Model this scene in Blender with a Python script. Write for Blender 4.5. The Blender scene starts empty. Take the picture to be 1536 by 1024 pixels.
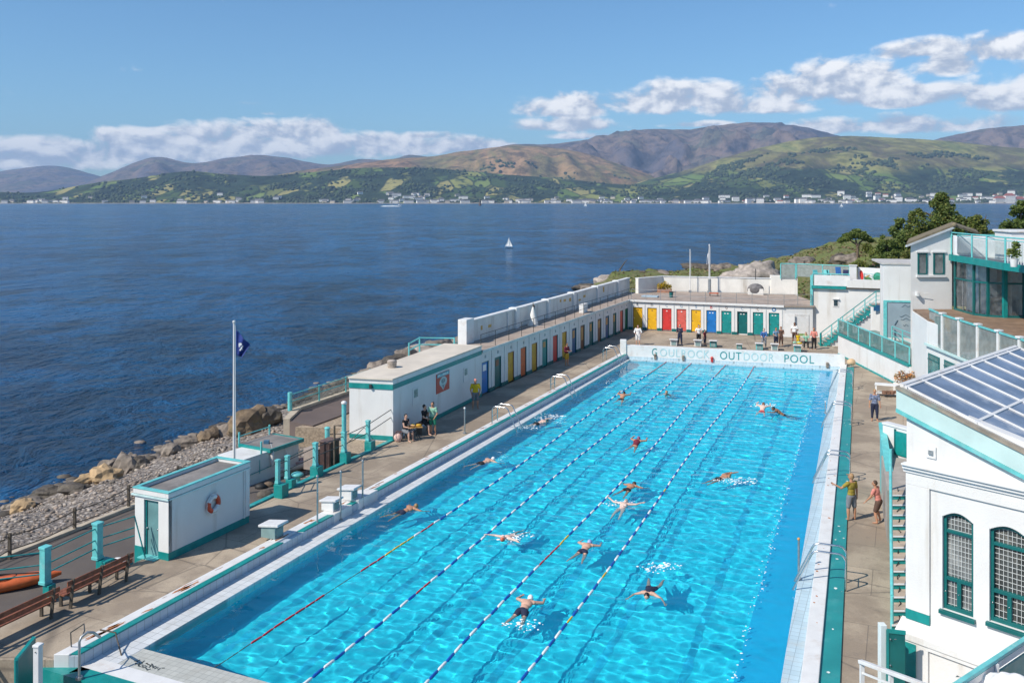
import bpy, bmesh, math, random
from mathutils import Vector, Matrix, noise
rnd = random.Random(7)
EXPOSURE = 0.0; SUN_E = 4.0; SKY_S = .104; CAUSTICS = True
CLOUD_DARK = (3.6, 4.1, 5.0); CLOUD_LIT = (8.4, 8.3, 8.2); SKY_TINT = (.60, .84, .98)
SEA_A = (.002, .054, .140); SEA_B = (.003, .122, .315)
HAZE = 4.6e-5; HAZE_COL = (.44, .66, 1.0)
POOL_A = (.009, .62, .75); POOL_B = (.018, .70, .83); POOL_DEEP = (.004, .48, .74); POOL_STRIPE = (.006, .47, .65); POOL_TINT = (.80, .97, 1.0); WAVE = 0.9
EXPOSURE = 0.42
H = 12.3; F = 1350.0; HZ = 301.5; CX = 768.0
R = math.radians
scene = bpy.context.scene
col = scene.collection

# ------------------------------------------------------------------ survey helpers (photo sight lines cut with real planes)
def P(px, py, z=0.0):
    Y = F * (H - z) / (py - HZ)
    return Vector(((px - CX) * Y / F, Y, z))
def PY(px, py, Y):
    return Vector(((px - CX) * Y / F, Y, H - (py - HZ) * Y / F))
def L(Y, off=0.0, z=0.0):          # left pool side, off = metres from the inner top edge of the parapet
    return Vector((-11.6 + .4387 * (Y - 24.23) + off, Y, z))
def RT(Y, off=0.0, z=0.0):         # right pool side, off = metres from the water
    return Vector((7.06 + .388 * (Y - 23.6) + off, Y, z))
def V(*a): return Vector(a if len(a) == 3 else (a[0], a[1], 0.0))
def lerp(a, b, t): return a + (b - a) * t
def fbm(x, y, z=0.0, o=4): return noise.fractal(Vector((x, y, z)), 1.0, 2.0, o)

# ------------------------------------------------------------------ mesh builder
class MB:
    def __init__(s): s.v = []; s.f = []; s.m = []; s.sm = []
    def add(s, vs, fs, m=0, sm=False):
        b = len(s.v); s.v += [tuple(v) for v in vs]
        for f in fs: s.f.append([b + i for i in f]); s.m.append(m); s.sm.append(sm)
        return s
    def quad(s, a, b, c, d, m=0): return s.add([a, b, c, d], [(0, 1, 2, 3)], m)
    def poly(s, pts, m=0): return s.add(pts, [tuple(range(len(pts)))], m)
    def prism(s, pts, z0, z1, m=0):            # pts counter-clockwise in plan
        pts = [Vector((p[0], p[1])) for p in pts]
        ar = sum(pts[i].x * pts[(i + 1) % len(pts)].y - pts[(i + 1) % len(pts)].x * pts[i].y for i in range(len(pts)))
        if ar < 0: pts.reverse()
        n = len(pts)
        vs = [(p.x, p.y, z0) for p in pts] + [(p.x, p.y, z1) for p in pts]
        fs = [tuple(range(n - 1, -1, -1)), tuple(range(n, 2 * n))] + [(i, (i + 1) % n, n + (i + 1) % n, n + i) for i in range(n)]
        return s.add(vs, fs, m)
    def box(s, c, sz, rz=0.0, m=0, M=None):
        x, y, z = sz[0] / 2, sz[1] / 2, sz[2] / 2
        vs = [Vector((a * x, b * y, d * z)) for d in (-1, 1) for b in (-1, 1) for a in (-1, 1)]
        T = M if M is not None else Matrix.Rotation(rz, 3, 'Z')
        vs = [T @ v + Vector(c) for v in vs]
        return s.add(vs, [(0, 2, 3, 1), (4, 5, 7, 6), (0, 1, 5, 4), (1, 3, 7, 5), (3, 2, 6, 7), (2, 0, 4, 6)], m)
    def beam(s, a, b, w, h, m=0):               # box from a to b, w across, h up
        a = Vector(a); b = Vector(b); d = b - a; l = d.length; d.normalize()
        up = Vector((0, 0, 1)) if abs(d.z) < .95 else Vector((0, 1, 0))
        x = d.cross(up).normalized(); u = x.cross(d).normalized()
        vs = []
        for q in (a, b):
            for (i, j) in ((-1, -1), (1, -1), (1, 1), (-1, 1)): vs.append(q + x * i * w / 2 + u * j * h / 2)
        return s.add(vs, [(3, 2, 1, 0), (4, 5, 6, 7), (0, 1, 5, 4), (1, 2, 6, 5), (2, 3, 7, 6), (3, 0, 4, 7)], m)
    def tube(s, pts, r, n=8, m=0, cap=True):
        pts = [Vector(p) for p in pts]; k = len(pts)
        rs = r if isinstance(r, (list, tuple)) else [r] * k
        rings = []; prev = None
        for i, p in enumerate(pts):
            d = (pts[min(i + 1, k - 1)] - pts[max(i - 1, 0)]).normalized()
            if prev is None:
                up = Vector((0, 0, 1)) if abs(d.z) < .9 else Vector((1, 0, 0))
                x = d.cross(up).normalized()
            else:
                x = (prev - d * prev.dot(d)).normalized()
            prev = x; y = d.cross(x)
            rings.append([p + (x * math.cos(2 * math.pi * j / n) + y * math.sin(2 * math.pi * j / n)) * rs[i] for j in range(n)])
        vs = [v for r_ in rings for v in r_]; fs = []
        for i in range(k - 1):
            for j in range(n):
                fs.append((i * n + j, i * n + (j + 1) % n, (i + 1) * n + (j + 1) % n, (i + 1) * n + j))
        s.add(vs, fs, m, True)
        if cap: s.add(rings[0], [tuple(range(n - 1, -1, -1))], m); s.add(rings[-1], [tuple(range(n))], m)
        return s
    def ball(s, c, r, seg=10, rings=6, m=0, M=None):
        r = r if isinstance(r, (tuple, list)) else (r, r, r); c = Vector(c); vs = []
        for i in range(rings + 1):
            t = math.pi * i / rings
            for j in range(seg):
                a = 2 * math.pi * j / seg
                v = Vector((math.sin(t) * math.cos(a) * r[0], math.sin(t) * math.sin(a) * r[1], math.cos(t) * r[2]))
                if M is not None: v = M @ v
                vs.append(c + v)
        fs = [(i * seg + j, (i + 1) * seg + j, (i + 1) * seg + (j + 1) % seg, i * seg + (j + 1) % seg) for i in range(rings) for j in range(seg)]
        return s.add(vs, fs, m, True)
    def capsule(s, a, b, r1, r2, n=10):
        a = Vector(a); b = Vector(b)
        s.ball(a, r1, n, 6); s.ball(b, r2, n, 6)
        if (b - a).length > 1e-4: s.tube([a, b], [r1, r2], n)
        return s
    def mesh(s, name):
        me = bpy.data.meshes.new(name); me.from_pydata(s.v, [], s.f)
        for i, p in enumerate(me.polygons): p.material_index = s.m[i]; p.use_smooth = s.sm[i]
        me.validate(); me.update(); return me
    def build(s, name, mats, parent=None, bevel=0.0, mesh=None):
        me = mesh or s.mesh(name)
        for m in (mats if isinstance(mats, (list, tuple)) else [mats]): me.materials.append(m)
        o = bpy.data.objects.new(name, me); col.objects.link(o)
        if parent is not None: link(o, parent)
        if bevel:
            b = o.modifiers.new('edge', 'BEVEL'); b.width = bevel; b.segments = 2; b.limit_method = 'ANGLE'; b.angle_limit = R(40)
        return o
def link(o, parent):
    o.parent = parent
    if not parent.get('local'):
        o.matrix_parent_inverse = Matrix.LocRotScale(parent.location, parent.rotation_euler, None).inverted()
def tag(o, label, cat=None, group=None):
    o['label'] = label
    if cat: o['category'] = cat
    if group: o['group'] = group
    return o
def thing(name, label, cat, loc, group=None, rz=0.0, local=False):
    o = bpy.data.objects.new(name, None); col.objects.link(o); o.empty_display_size = .2
    o.location = loc; o.rotation_euler = (0, 0, rz)
    if local: o['local'] = 1
    return tag(o, label, cat, group)
def kind(o, k): o['kind'] = k; return o
def dup(root, loc, rz, label, group=None):
    r = root.copy(); col.objects.link(r); r.location = loc; r.rotation_euler = (0, 0, rz); r['label'] = label
    if group: r['group'] = group
    for ch in list(root.children):
        c = ch.copy(); col.objects.link(c); c.parent = r
        for g in list(ch.children):
            d = g.copy(); col.objects.link(d); d.parent = c
    return r
def text(body, name, p0, p1, z0, h, m, parent, nrm_off=.006, depth=.004, fit=True, sp=1.0):
    """lettering on a vertical wall from plan point p0 to p1 (left to right as read), base z0, letter height h"""
    cu = bpy.data.curves.new(name, 'FONT'); cu.body = body; cu.size = 1; cu.extrude = depth; cu.space_character = sp
    o = bpy.data.objects.new(name, cu); col.objects.link(o); cu.materials.append(m)
    bpy.context.view_layer.update()
    w, hh = max(o.dimensions.x, .01), max(o.dimensions.y, .01)
    x0 = min(c[0] for c in o.bound_box); y0 = min(c[1] for c in o.bound_box)
    d = Vector((p1[0] - p0[0], p1[1] - p0[1], 0)); ln = d.length; d.normalize()
    n = Vector((d.y, -d.x, 0)); u = Vector((0, 0, 1))
    sx = ln / w if fit else h / hh; sy = h / hh
    base = Vector((p0[0], p0[1], z0)) + n * (nrm_off + depth)
    M = Matrix((( d.x*sx, u.x*sy, n.x, 0), (d.y*sx, u.y*sy, n.y, 0), (d.z*sx, u.z*sy, n.z, 0), (0, 0, 0, 1)))
    base = base - d * x0 * sx - u * y0 * sy
    dg = bpy.context.evaluated_depsgraph_get()
    me = bpy.data.meshes.new_from_object(o.evaluated_get(dg)); bpy.data.objects.remove(o)
    me.transform(Matrix.Translation(base) @ M)
    ob = bpy.data.objects.new(name, me); col.objects.link(ob)
    link(ob, parent); return ob

# ------------------------------------------------------------------ materials
class NT:
    def __init__(s, nt): s.nt = nt; s.n = nt.nodes; s.l = nt.links
    def node(s, t, **k):
        n = s.n.new(t)
        for a, b in k.items(): setattr(n, a, b)
        return n
    def inp(s, sock, v):
        if hasattr(v, 'default_value') and hasattr(v, 'links'): s.l.new(v, sock)
        else:
            try: sock.default_value = v
            except Exception: sock.default_value = (*v, 1.0)
    def math(s, op, a, b=0.0, c=None, clamp=False):
        n = s.node('ShaderNodeMath', operation=op, use_clamp=clamp); s.inp(n.inputs[0], a); s.inp(n.inputs[1], b)
        if c is not None: s.inp(n.inputs[2], c)
        return n.outputs[0]
    def mix(s, f, a, b, mode='MIX'):
        n = s.node('ShaderNodeMix', data_type='RGBA', blend_type=mode)
        s.inp(n.inputs[0], f); s.inp(n.inputs[6], a); s.inp(n.inputs[7], b); return n.outputs[2]
    def noise(s, vec, scale, detail=4, rough=.55, dist=0.0):
        n = s.node('ShaderNodeTexNoise'); s.inp(n.inputs['Vector'], vec); s.inp(n.inputs['Scale'], scale)
        s.inp(n.inputs['Detail'], detail); s.inp(n.inputs['Roughness'], rough); s.inp(n.inputs['Distortion'], dist); return n.outputs['Fac']
    def voro(s, vec, scale, feat='F1', out='Distance'):
        n = s.node('ShaderNodeTexVoronoi', feature=feat); s.inp(n.inputs['Vector'], vec); s.inp(n.inputs['Scale'], scale); return n.outputs[out]
    def mapr(s, v, a, b, c=0.0, d=1.0, smooth=True):
        n = s.node('ShaderNodeMapRange', interpolation_type='SMOOTHSTEP' if smooth else 'LINEAR')
        s.inp(n.inputs[0], v); s.inp(n.inputs[1], a); s.inp(n.inputs[2], b); s.inp(n.inputs[3], c); s.inp(n.inputs[4], d); return n.outputs[0]
    def scale(s, vec, xyz):
        n = s.node('ShaderNodeVectorMath', operation='MULTIPLY'); s.inp(n.inputs[0], vec); n.inputs[1].default_value = xyz; return n.outputs[0]
    def ramp(s, f, stops, interp='LINEAR'):
        n = s.node('ShaderNodeValToRGB'); s.inp(n.inputs[0], f); r = n.color_ramp; r.interpolation = interp
        while len(r.elements) < len(stops): r.elements.new(.5)
        for e, (p, c) in zip(r.elements, stops): e.position = p; e.color = (*c, 1)
        return n.outputs[0]
    def bump(s, h, strength, dist):
        n = s.node('ShaderNodeBump'); s.inp(n.inputs['Strength'], strength); s.inp(n.inputs['Distance'], dist); s.inp(n.inputs['Height'], h); return n.outputs[0]
def newmat(name):
    m = bpy.data.materials.new(name); m.use_nodes = True
    t = NT(m.node_tree); b = m.node_tree.nodes['Principled BSDF']; return m, t, b
def pos(t): return t.node('ShaderNodeNewGeometry').outputs['Position']
def obc(t): return t.node('ShaderNodeTexCoord').outputs['Object']
MATS = {}
def mat(name, c, rough=.6, var=.12, scale=2.0, bump=0.0, bscale=40.0, metal=0.0, stain_sheen=None, samt=.3, sscale=.8, streak=False, coat=0.0):
    if name in MATS: return MATS[name]
    m, t, b = newmat(name); p = obc(t)
    n1 = t.noise(p, scale, 5)
    dk = tuple(x * (1 - var) for x in c); lt = tuple(min(1, x * (1 + var)) for x in c)
    base = t.mix(t.mapr(n1, .3, .7), dk, lt)
    if stain_sheen:
        q = t.scale(p, (1, 1, .12)) if streak else p
        n2 = t.noise(q, sscale, 6, .65)
        base = t.mix(t.mapr(n2, .52, .75, 0, samt), base, stain_sheen)
    t.inp(b.inputs['Base Color'], base)
    t.inp(b.inputs['Roughness'], t.mapr(n1, .2, .8, max(0, rough - .08), min(1, rough + .08)))
    b.inputs['Metallic'].default_value = metal
    if coat: b.inputs['Coat Weight'].default_value = coat
    if bump: t.inp(b.inputs['Normal'], t.bump(t.noise(p, bscale, 4), 1.0, bump))
    MATS[name] = m; return m
GRIME = (.33, .28, .22)
white = mat('white_render', (.70, .69, .675), .75, .035, .9, .006, 22, stain_sheen=(.46, .41, .34), samt=.55, sscale=1.3, streak=True)
white2 = mat('white_paint', (.70, .695, .685), .5, .04, 2.5, .002, 50, stain_sheen=(.45, .33, .24), samt=.4, sscale=1.7)
aged = mat('weathered_white', (.74, .71, .66), .85, .08, .8, .012, 14, stain_sheen=(.36, .30, .24), samt=.75, sscale=.9, streak=True)
teal = mat('teal_paint', (.005, .235, .225), .45, .12, 3.0, .002, 50, stain_sheen=(.10, .34, .33), samt=.45, sscale=2.2)
tealw = mat('worn_teal_paint', (.012, .27, .27), .55, .18, 2.5, .003, 40, stain_sheen=(.36, .42, .40), samt=.65, sscale=3.0)
tealdk = mat('deep_teal_paint', (.003, .115, .115), .4, .1, 3.0)
teallt = mat('pale_teal_paint', (.13, .50, .50), .45, .12, 4.0, .002, 60, stain_sheen=(.45, .58, .56), samt=.4, sscale=3)
tealvl = mat('mint_paint', (.50, .66, .64), .5, .06, 1.5)
steel = mat('stainless_steel', (.62, .62, .62), .22, .05, 3, metal=1.0)
galv = mat('galvanised_steel', (.38, .40, .41), .45, .15, 6, metal=.7)
darkmetal = mat('dark_metal', (.045, .05, .05), .5, .2, 5)
black = mat('black_rubber', (.015, .015, .016), .6, .2, 5)
felt = mat('grey_roof_felt', (.20, .185, .175), .85, .22, 1.1, .008, 60, stain_sheen=(.36, .33, .31), samt=.6, sscale=.9)
roofcream = mat('cream_roof_screed', (.62, .55, .46), .85, .1, .6, .008, 30, stain_sheen=(.36, .28, .2), samt=.5, sscale=.35)
terrace = mat('terrace_paving', (.36, .29, .24), .85, .15, 1.2, .008, 40, stain_sheen=(.20, .16, .13), samt=.6, sscale=.8)
gravel = mat('ochre_gravel', (.36, .28, .20), .95, .3, 9, .03, 30, stain_sheen=(.22, .18, .14), samt=.5, sscale=1.0)
asphalt = mat('asphalt', (.105, .088, .078), .9, .14, .6, .008, 80, stain_sheen=(.17, .145, .13), samt=.5, sscale=.4)
wood = mat('brown_wood', (.20, .066, .034), .6, .35, 6, .004, 60, stain_sheen=(.44, .14, .06), samt=.65, sscale=2)
oldwood = mat('old_timber', (.10, .08, .06), .85, .3, 8, .006, 50)
red = mat('red_paint', (.56, .035, .03), .45, .12, 3)
coral = mat('faded_red_paint', (.60, .11, .085), .5, .12, 3)
orange = mat('orange_paint', (.60, .12, .03), .5, .15, 4)
yellow = mat('yellow_paint', (.74, .41, .012), .45, .1, 2)
mustard = mat('mustard_paint', (.52, .30, .02), .5, .15, 2)
blue = mat('blue_paint', (.012, .16, .47), .4, .1, 2)
navyd = mat('dull_blue_paint', (.02, .10, .22), .5, .15, 2)
greend = mat('green_paint', (.008, .15, .075), .45, .12, 2)
brownd = mat('brown_paint', (.18, .075, .035), .5, .25, 2)
ochrepan = mat('ochre_panel', (.45, .25, .08), .5, .2, 2)
navy = mat('navy_cloth', (.012, .02, .075), .8, .2, 8)
ropewhite = mat('rope_white', (.80, .80, .80), .35, .03)
ropeblue = mat('rope_blue', (.01, .09, .42), .35, .1)
ropered = mat('rope_red', (.52, .03, .04), .35, .1)
ropeyel = mat('rope_yellow', (.75, .45, .02), .35, .1)
foam = mat('foam', (.86, .90, .92), .6, .04)
rock1 = mat('grey_brown_rock', (.20, .165, .135), .9, .38, 1.6, .10, 2.2, stain_sheen=(.35, .30, .24), samt=.7, sscale=1.3)
rock2 = mat('tan_rock', (.42, .29, .16), .9, .3, 1.2, .09, 2.4, stain_sheen=(.22, .14, .08), samt=.7, sscale=1.1)
rock3 = mat('dark_rock', (.085, .07, .055), .75, .4, 1.8, .09, 2.2, stain_sheen=(.18, .15, .10), samt=.6, sscale=1.6)
rock4 = mat('pale_rock', (.36, .31, .27), .9, .35, 1.0, .14, 1.6, stain_sheen=(.14, .115, .095), samt=.75, sscale=.9)

def glassmat(name, tint, tr=.75, rough=.03):
    m, t, b = newmat(name); m.node_tree.nodes.remove(b)
    tb = t.node('ShaderNodeBsdfTransparent'); tb.inputs[0].default_value = (*tint, 1)
    gl = t.node('ShaderNodeBsdfGlossy'); gl.inputs['Roughness'].default_value = rough
    df = t.node('ShaderNodeBsdfDiffuse'); df.inputs[0].default_value = (*tuple(x * .6 for x in tint), 1)
    mx0 = t.node('ShaderNodeMixShader'); t.inp(mx0.inputs[0], t.mapr(t.noise(obc(t), 3, 4), .3, .7, tr - .08, tr + .08)); t.l.new(df.outputs[0], mx0.inputs[1]); t.l.new(tb.outputs[0], mx0.inputs[2])
    fr = t.node('ShaderNodeFresnel'); fr.inputs[0].default_value = 1.5
    mx = t.node('ShaderNodeMixShader'); t.l.new(fr.outputs[0], mx.inputs[0]); t.l.new(mx0.outputs[0], mx.inputs[1]); t.l.new(gl.outputs[0], mx.inputs[2])
    t.l.new(mx.outputs[0], m.node_tree.nodes['Material Output'].inputs[0]); MATS[name] = m; return m
glass = glassmat('clear_glass', (.80, .90, .90), .80); roomglass = glassmat('room_glass', (.95, .98, .98), .93)
glasswt = glassmat('dusty_glass', (.80, .88, .86), .50)
meshpan = glassmat('teal_mesh', (.35, .62, .60), .42)
roofglass = mat('blue_roof_glass', (.175, .215, .285), .10, .30, .7, stain_sheen=(.42, .44, .47), samt=.75, sscale=1.1, streak=False)  # pale patches stand for streaky reflections, painted into the pane colour
darkglass = mat('dark_window', (.03, .04, .045), .05, .3, 1.5)
dimglass = mat('curtained_window', (.16, .17, .17), .12, .5, 1.2, stain_sheen=(.45, .45, .43), samt=.8, sscale=1.1)

def concrete(name, c1, c2, c3, joint=2.4, rot=.41):
    m, t, b = newmat(name); p = pos(t)
    mp = t.node('ShaderNodeMapping'); t.l.new(p, mp.inputs[0]); mp.inputs['Rotation'].default_value = (0, 0, rot)
    br = t.node('ShaderNodeTexBrick'); t.l.new(mp.outputs[0], br.inputs[0]); br.offset = .35
    br.inputs['Color1'].default_value = (.35, .35, .35, 1); br.inputs['Color2'].default_value = (.65, .65, .65, 1); br.inputs['Mortar'].default_value = (.0, .0, .0, 1)
    br.inputs['Scale'].default_value = 1 / joint; br.inputs['Mortar Size'].default_value = .006; br.inputs['Brick Width'].default_value = 1.1; br.inputs['Row Height'].default_value = .9
    n1 = t.noise(p, .35, 6, .6); n2 = t.noise(p, 2.6, 6, .65); n3 = t.noise(p, 22, 3)
    base = t.mix(t.mapr(n1, .42, .58), c1, c2)
    base = t.mix(t.mapr(n2, .52, .72, 0, .6), base, c3)
    base = t.mix(.22, base, t.mix(1.0, base, br.outputs['Color'], 'OVERLAY'))
    base = t.mix(t.math('MULTIPLY', br.outputs['Fac'], .45), base, (.12, .10, .085))
    wv = t.voro(t.mix(.12, p, t.node('ShaderNodeTexNoise').outputs['Color']), .28, 'DISTANCE_TO_EDGE')
    base = t.mix(t.mapr(wv, .0, .012, .5, 0), base, (.08, .07, .06))
    base = t.mix(t.mapr(n3, .35, .65, 0, .22), base, tuple(x * .55 for x in c1))
    t.inp(b.inputs['Base Color'], base); b.inputs['Roughness'].default_value = .88
    t.inp(b.inputs['Normal'], t.bump(t.math('ADD', t.math('MULTIPLY', n2, .6), t.math('MULTIPLY', n3, .3)), 1, .01))
    MATS[name] = m; return m
deckmat = concrete('deck_concrete', (.29, .23, .172), (.43, .35, .262), (.205, .17, .138))
def tilemat(name, c, s=.25, dirt=(.5, .5, .46)):
    m, t, b = newmat(name); p = pos(t)
    mp = t.node('ShaderNodeMapping'); t.l.new(p, mp.inputs[0]); mp.inputs['Rotation'].default_value = (0, 0, .41)
    br = t.node('ShaderNodeTexBrick'); t.l.new(mp.outputs[0], br.inputs[0]); br.offset = 0
    br.inputs['Color1'].default_value = (*c, 1); br.inputs['Color2'].default_value = (*tuple(x * .88 for x in c), 1); br.inputs['Mortar'].default_value = (*tuple(x * .55 for x in c), 1)
    br.inputs['Scale'].default_value = 1 / s; br.inputs['Mortar Size'].default_value = .03; br.inputs['Brick Width'].default_value = 1; br.inputs['Row Height'].default_value = 1
    n = t.noise(p, 1.6, 6, .65)
    t.inp(b.inputs['Base Color'], t.mix(t.mapr(n, .5, .75, 0, .5), br.outputs['Color'], dirt)); b.inputs['Roughness'].default_value = .35
    MATS[name] = m; return m
tileblue = tilemat('pale_blue_tile', (.48, .62, .69))
tilewhite = tilemat('white_tile', (.68, .70, .71), .3, (.42, .40, .36))
tilebeige = tilemat('beige_tile', (.52, .52, .47), .2, (.34, .32, .27))

def foliage(name, a, b_, c_):
    m, t, b = newmat(name); p = pos(t)
    f = t.noise(p, .9, 3); g = t.node('ShaderNodeObjectInfo').outputs['Random']
    base = t.mix(t.mapr(f, .35, .65), a, b_)
    base = t.mix(t.mapr(t.noise(p, 7, 2), .5, .75, 0, .8), base, c_)
    t.inp(b.inputs['Base Color'], base); b.inputs['Roughness'].default_value = .65
    t.inp(b.inputs['Subsurface Weight'], 0.0)
    b.inputs['Transmission Weight'].default_value = 0
    tr = t.node('ShaderNodeBsdfTranslucent'); t.inp(tr.inputs[0], base)
    mx = t.node('ShaderNodeMixShader'); mx.inputs[0].default_value = .3
    t.l.new(b.outputs[0], mx.inputs[1]); t.l.new(tr.outputs[0], mx.inputs[2]); t.l.new(mx.outputs[0], m.node_tree.nodes['Material Output'].inputs[0])
    MATS[name] = m; return m
leafdk = foliage('dark_leaves', (.075, .125, .03), (.135, .19, .04), (.21, .25, .055))
leafmd = foliage('green_leaves', (.11, .165, .035), (.19, .235, .05), (.29, .28, .06))
leafyl = foliage('yellow_green_leaves', (.12, .14, .03), (.20, .20, .04), (.30, .26, .06))
petals = foliage('yellow_flowers', (.55, .36, .01), (.70, .45, .02), (.25, .28, .03))
bark = mat('bark', (.14, .10, .07), .9, .3, 5, .02, 12)
# ================================================================== camera, sun, sky
cam = bpy.data.cameras.new('camera'); camo = bpy.data.objects.new('camera', cam); col.objects.link(camo)
camo.location = (0, 0, H); camo.rotation_euler = (R(90), 0, 0)
cam.sensor_width = 36; cam.lens = 36 * F / 1536; cam.shift_y = -(512 - HZ) / 1536
cam.clip_start = .1; cam.clip_end = 120000
scene.camera = camo
scene.view_settings.view_transform = 'Standard'; scene.view_settings.look = 'None'
scene.view_settings.exposure = EXPOSURE; scene.view_settings.gamma = 1
SUN_EL = R(43.5); sd = Vector((-.853, -.521, 0)) * math.cos(SUN_EL) + Vector((0, 0, math.sin(SUN_EL)))
sl = bpy.data.lights.new('sun', 'SUN'); sl.energy = SUN_E; sl.angle = R(.5); sl.color = (1.0, .93, .82)
so = bpy.data.objects.new('sun', sl); col.objects.link(so); so.location = (-60, -40, 80)
so.rotation_euler = (-sd).to_track_quat('-Z', 'Y').to_euler()
sl.cycles.is_caustics_light = CAUSTICS

w = bpy.data.worlds.new('World'); scene.world = w; w.use_nodes = True
t = NT(w.node_tree); bg = w.node_tree.nodes['Background']
sky = t.node('ShaderNodeTexSky', sky_type='NISHITA'); sky.sun_disc = False
sky.sun_elevation = SUN_EL; sky.sun_rotation = math.atan2(sd.x, sd.y) % (2 * math.pi)
sky.altitude = 0; sky.air_density = 1.0; sky.dust_density = .35; sky.ozone_density = 3.2
tc = t.node('ShaderNodeTexCoord'); sx = t.node('ShaderNodeSeparateXYZ'); t.l.new(tc.outputs['Generated'], sx.inputs[0])
az = t.math('ARCTAN2', sx.outputs[0], sx.outputs[1]); el = t.math('ARCSINE', sx.outputs[2])
cv = t.node('ShaderNodeCombineXYZ'); t.inp(cv.inputs[0], t.math('MULTIPLY', az, 1.0)); t.inp(cv.inputs[1], t.math('MULTIPLY', el, 1.55))
n1 = t.noise(cv.outputs[0], 21, 9, .56, .2)
cv2 = t.node('ShaderNodeCombineXYZ'); t.inp(cv2.inputs[0], t.math('ADD', az, -.005)); t.inp(cv2.inputs[1], t.math('ADD', t.math('MULTIPLY', el, 1.55), .012))
n2 = t.noise(cv2.outputs[0], 21, 9, .56, .2)
CL = [(120, 232, 200, 20, .95), (230, 218, 70, 22, 1), (180, 205, 30, 12, .8), (330, 212, 90, 24, 1), (430, 203, 75, 20, 1.05), (425, 222, 160, 22, 1), (560, 216, 80, 15, .95), (650, 222, 90, 15, .95), (720, 220, 50, 13, .8),
      (40, 240, 110, 22, .95), (270, 196, 65, 8, .6), (368, 156, 30, 5, .25), (410, 171, 24, 5, .25), (428, 126, 60, 5, -.28), (640, 205, 40, 8, .7),
      (850, 165, 62, 20, 1), (850, 190, 70, 14, .8), (960, 158, 70, 22, .95), (1040, 150, 80, 24, 1), (1130, 160, 90, 18, .95), (1200, 140, 70, 24, 1), (1265, 128, 62, 30, 1.15), (1340, 148, 90, 17, 1), (1250, 108, 26, 12, .9),
      (1380, 78, 48, 15, .95), (1420, 100, 40, 20, .9), (1320, 190, 110, 13, .85), (1430, 190, 110, 13, .85), (1520, 75, 50, 20, 1.1), (1535, 150, 70, 22, 1.0), (1500, 60, 22, 9, .7), (1050, 188, 50, 6, .7), (920, 205, 100, 7, .6),
      (1700, 120, 130, 40, 1), (1800, 190, 200, 18, .9), (-150, 235, 150, 22, .9), (1960, 90, 120, 40, 1), (-330, 200, 140, 30, 1)]
fm = None; fg = None
for (px, py, rx, ry, wt) in CL:
    rx *= 1.25; ry *= 1.25; a0 = math.atan((px - CX) / F); e0 = math.atan((HZ - py) / F * math.cos(a0))
    dx = t.math('MULTIPLY', t.math('SUBTRACT', az, a0), F / rx)
    q = t.math('MULTIPLY', t.math('SUBTRACT', el, e0), F / ry)
    q = t.math('MAXIMUM', q, t.math('MULTIPLY', q, -1.9))
    v = t.math('SUBTRACT', wt, t.math('ADD', t.math('MULTIPLY', dx, dx), t.math('MULTIPLY', q, q)))
    qq = t.math('MULTIPLY', t.math('SUBTRACT', el, e0), F / ry * .55)
    g = t.math('ADD', v, qq)
    fm = v if fm is None else t.math('MAXIMUM', fm, v)
    fg = g if fg is None else t.math('MAXIMUM', fg, g)
dens = t.math('ADD', t.math('MAXIMUM', fm, -1.0), t.math('MULTIPLY', t.math('SUBTRACT', n1, .385), 3.6))
cover = t.mapr(dens, .05, .95)
lit = t.math('ADD', t.math('MULTIPLY', t.math('SUBTRACT', n1, n2), 3.6), t.math('MULTIPLY', t.math('SUBTRACT', fg, fm), .55))
litc = t.mapr(lit, -.36, .50)
ccol = t.mix(litc, CLOUD_DARK, CLOUD_LIT)
cover = t.math('MULTIPLY', cover, t.mapr(t.math('ADD', litc, t.mapr(dens, .3, 1.6)), 0.0, .8, .55, .97))
skyc = t.mix(1.0, sky.outputs[0], SKY_TINT, 'MULTIPLY')
t.l.new(t.mix(cover, skyc, ccol), bg.inputs[0]); bg.inputs[1].default_value = SKY_S

# ================================================================== sea
SEA = -3.5
m, t, b = newmat('sea_water'); p = pos(t)
big = t.noise(t.scale(p, (.004, .012, 1)), 1.0, 4, .6); md = t.noise(t.scale(p, (.05, .11, 1)), 1.0, 3, .6)
lanes = t.noise(t.scale(p, (.0012, .02, 1)), 1.0, 5, .6, .8); cw = t.noise(t.scale(p, (.30, .20, 1)), 1.0, 5, .62, .5); fw = t.noise(t.scale(p, (1.7, 1.2, 1)), 1.0, 5, .65, .3)
frac = t.noise(t.scale(p, (.075, .034, 1)), 1.0, 12, .80, .3)
base = t.mix(t.math('ADD', t.mapr(frac, .435, .565, 0, .62), t.math('ADD', t.mapr(cw, .38, .64, 0, .22), t.mapr(fw, .35, .66, 0, .18))), tuple(x * .28 for x in SEA_A), tuple(x * 1.12 for x in SEA_B))
base = t.mix(t.mapr(lanes, .52, .72, 0, .45), base, tuple(x * 1.35 + .01 for x in SEA_B)); base = t.mix(t.mapr(big, .40, .65, .35, 0), base, SEA_A)
t.inp(b.inputs['Base Color'], base); b.inputs['IOR'].default_value = 1.33; b.inputs['Specular IOR Level'].default_value = .18
t.inp(b.inputs['Roughness'], t.mapr(big, .3, .7, .10, .18))
cd = t.node('ShaderNodeCameraData').outputs['View Distance']
hgt = t.math('ADD', t.math('MULTIPLY', cw, 1.1), t.math('ADD', t.math('MULTIPLY', fw, .34), t.math('MULTIPLY', md, 1.2)))
t.inp(b.inputs['Normal'], t.bump(hgt, 1.0, 2.2))
mb = MB()
mb.quad((-60000, -3000, SEA), (60000, -3000, SEA), (60000, 60000, SEA), (-60000, 60000, SEA))
kind(mb.build('sea', m), 'structure')

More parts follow.
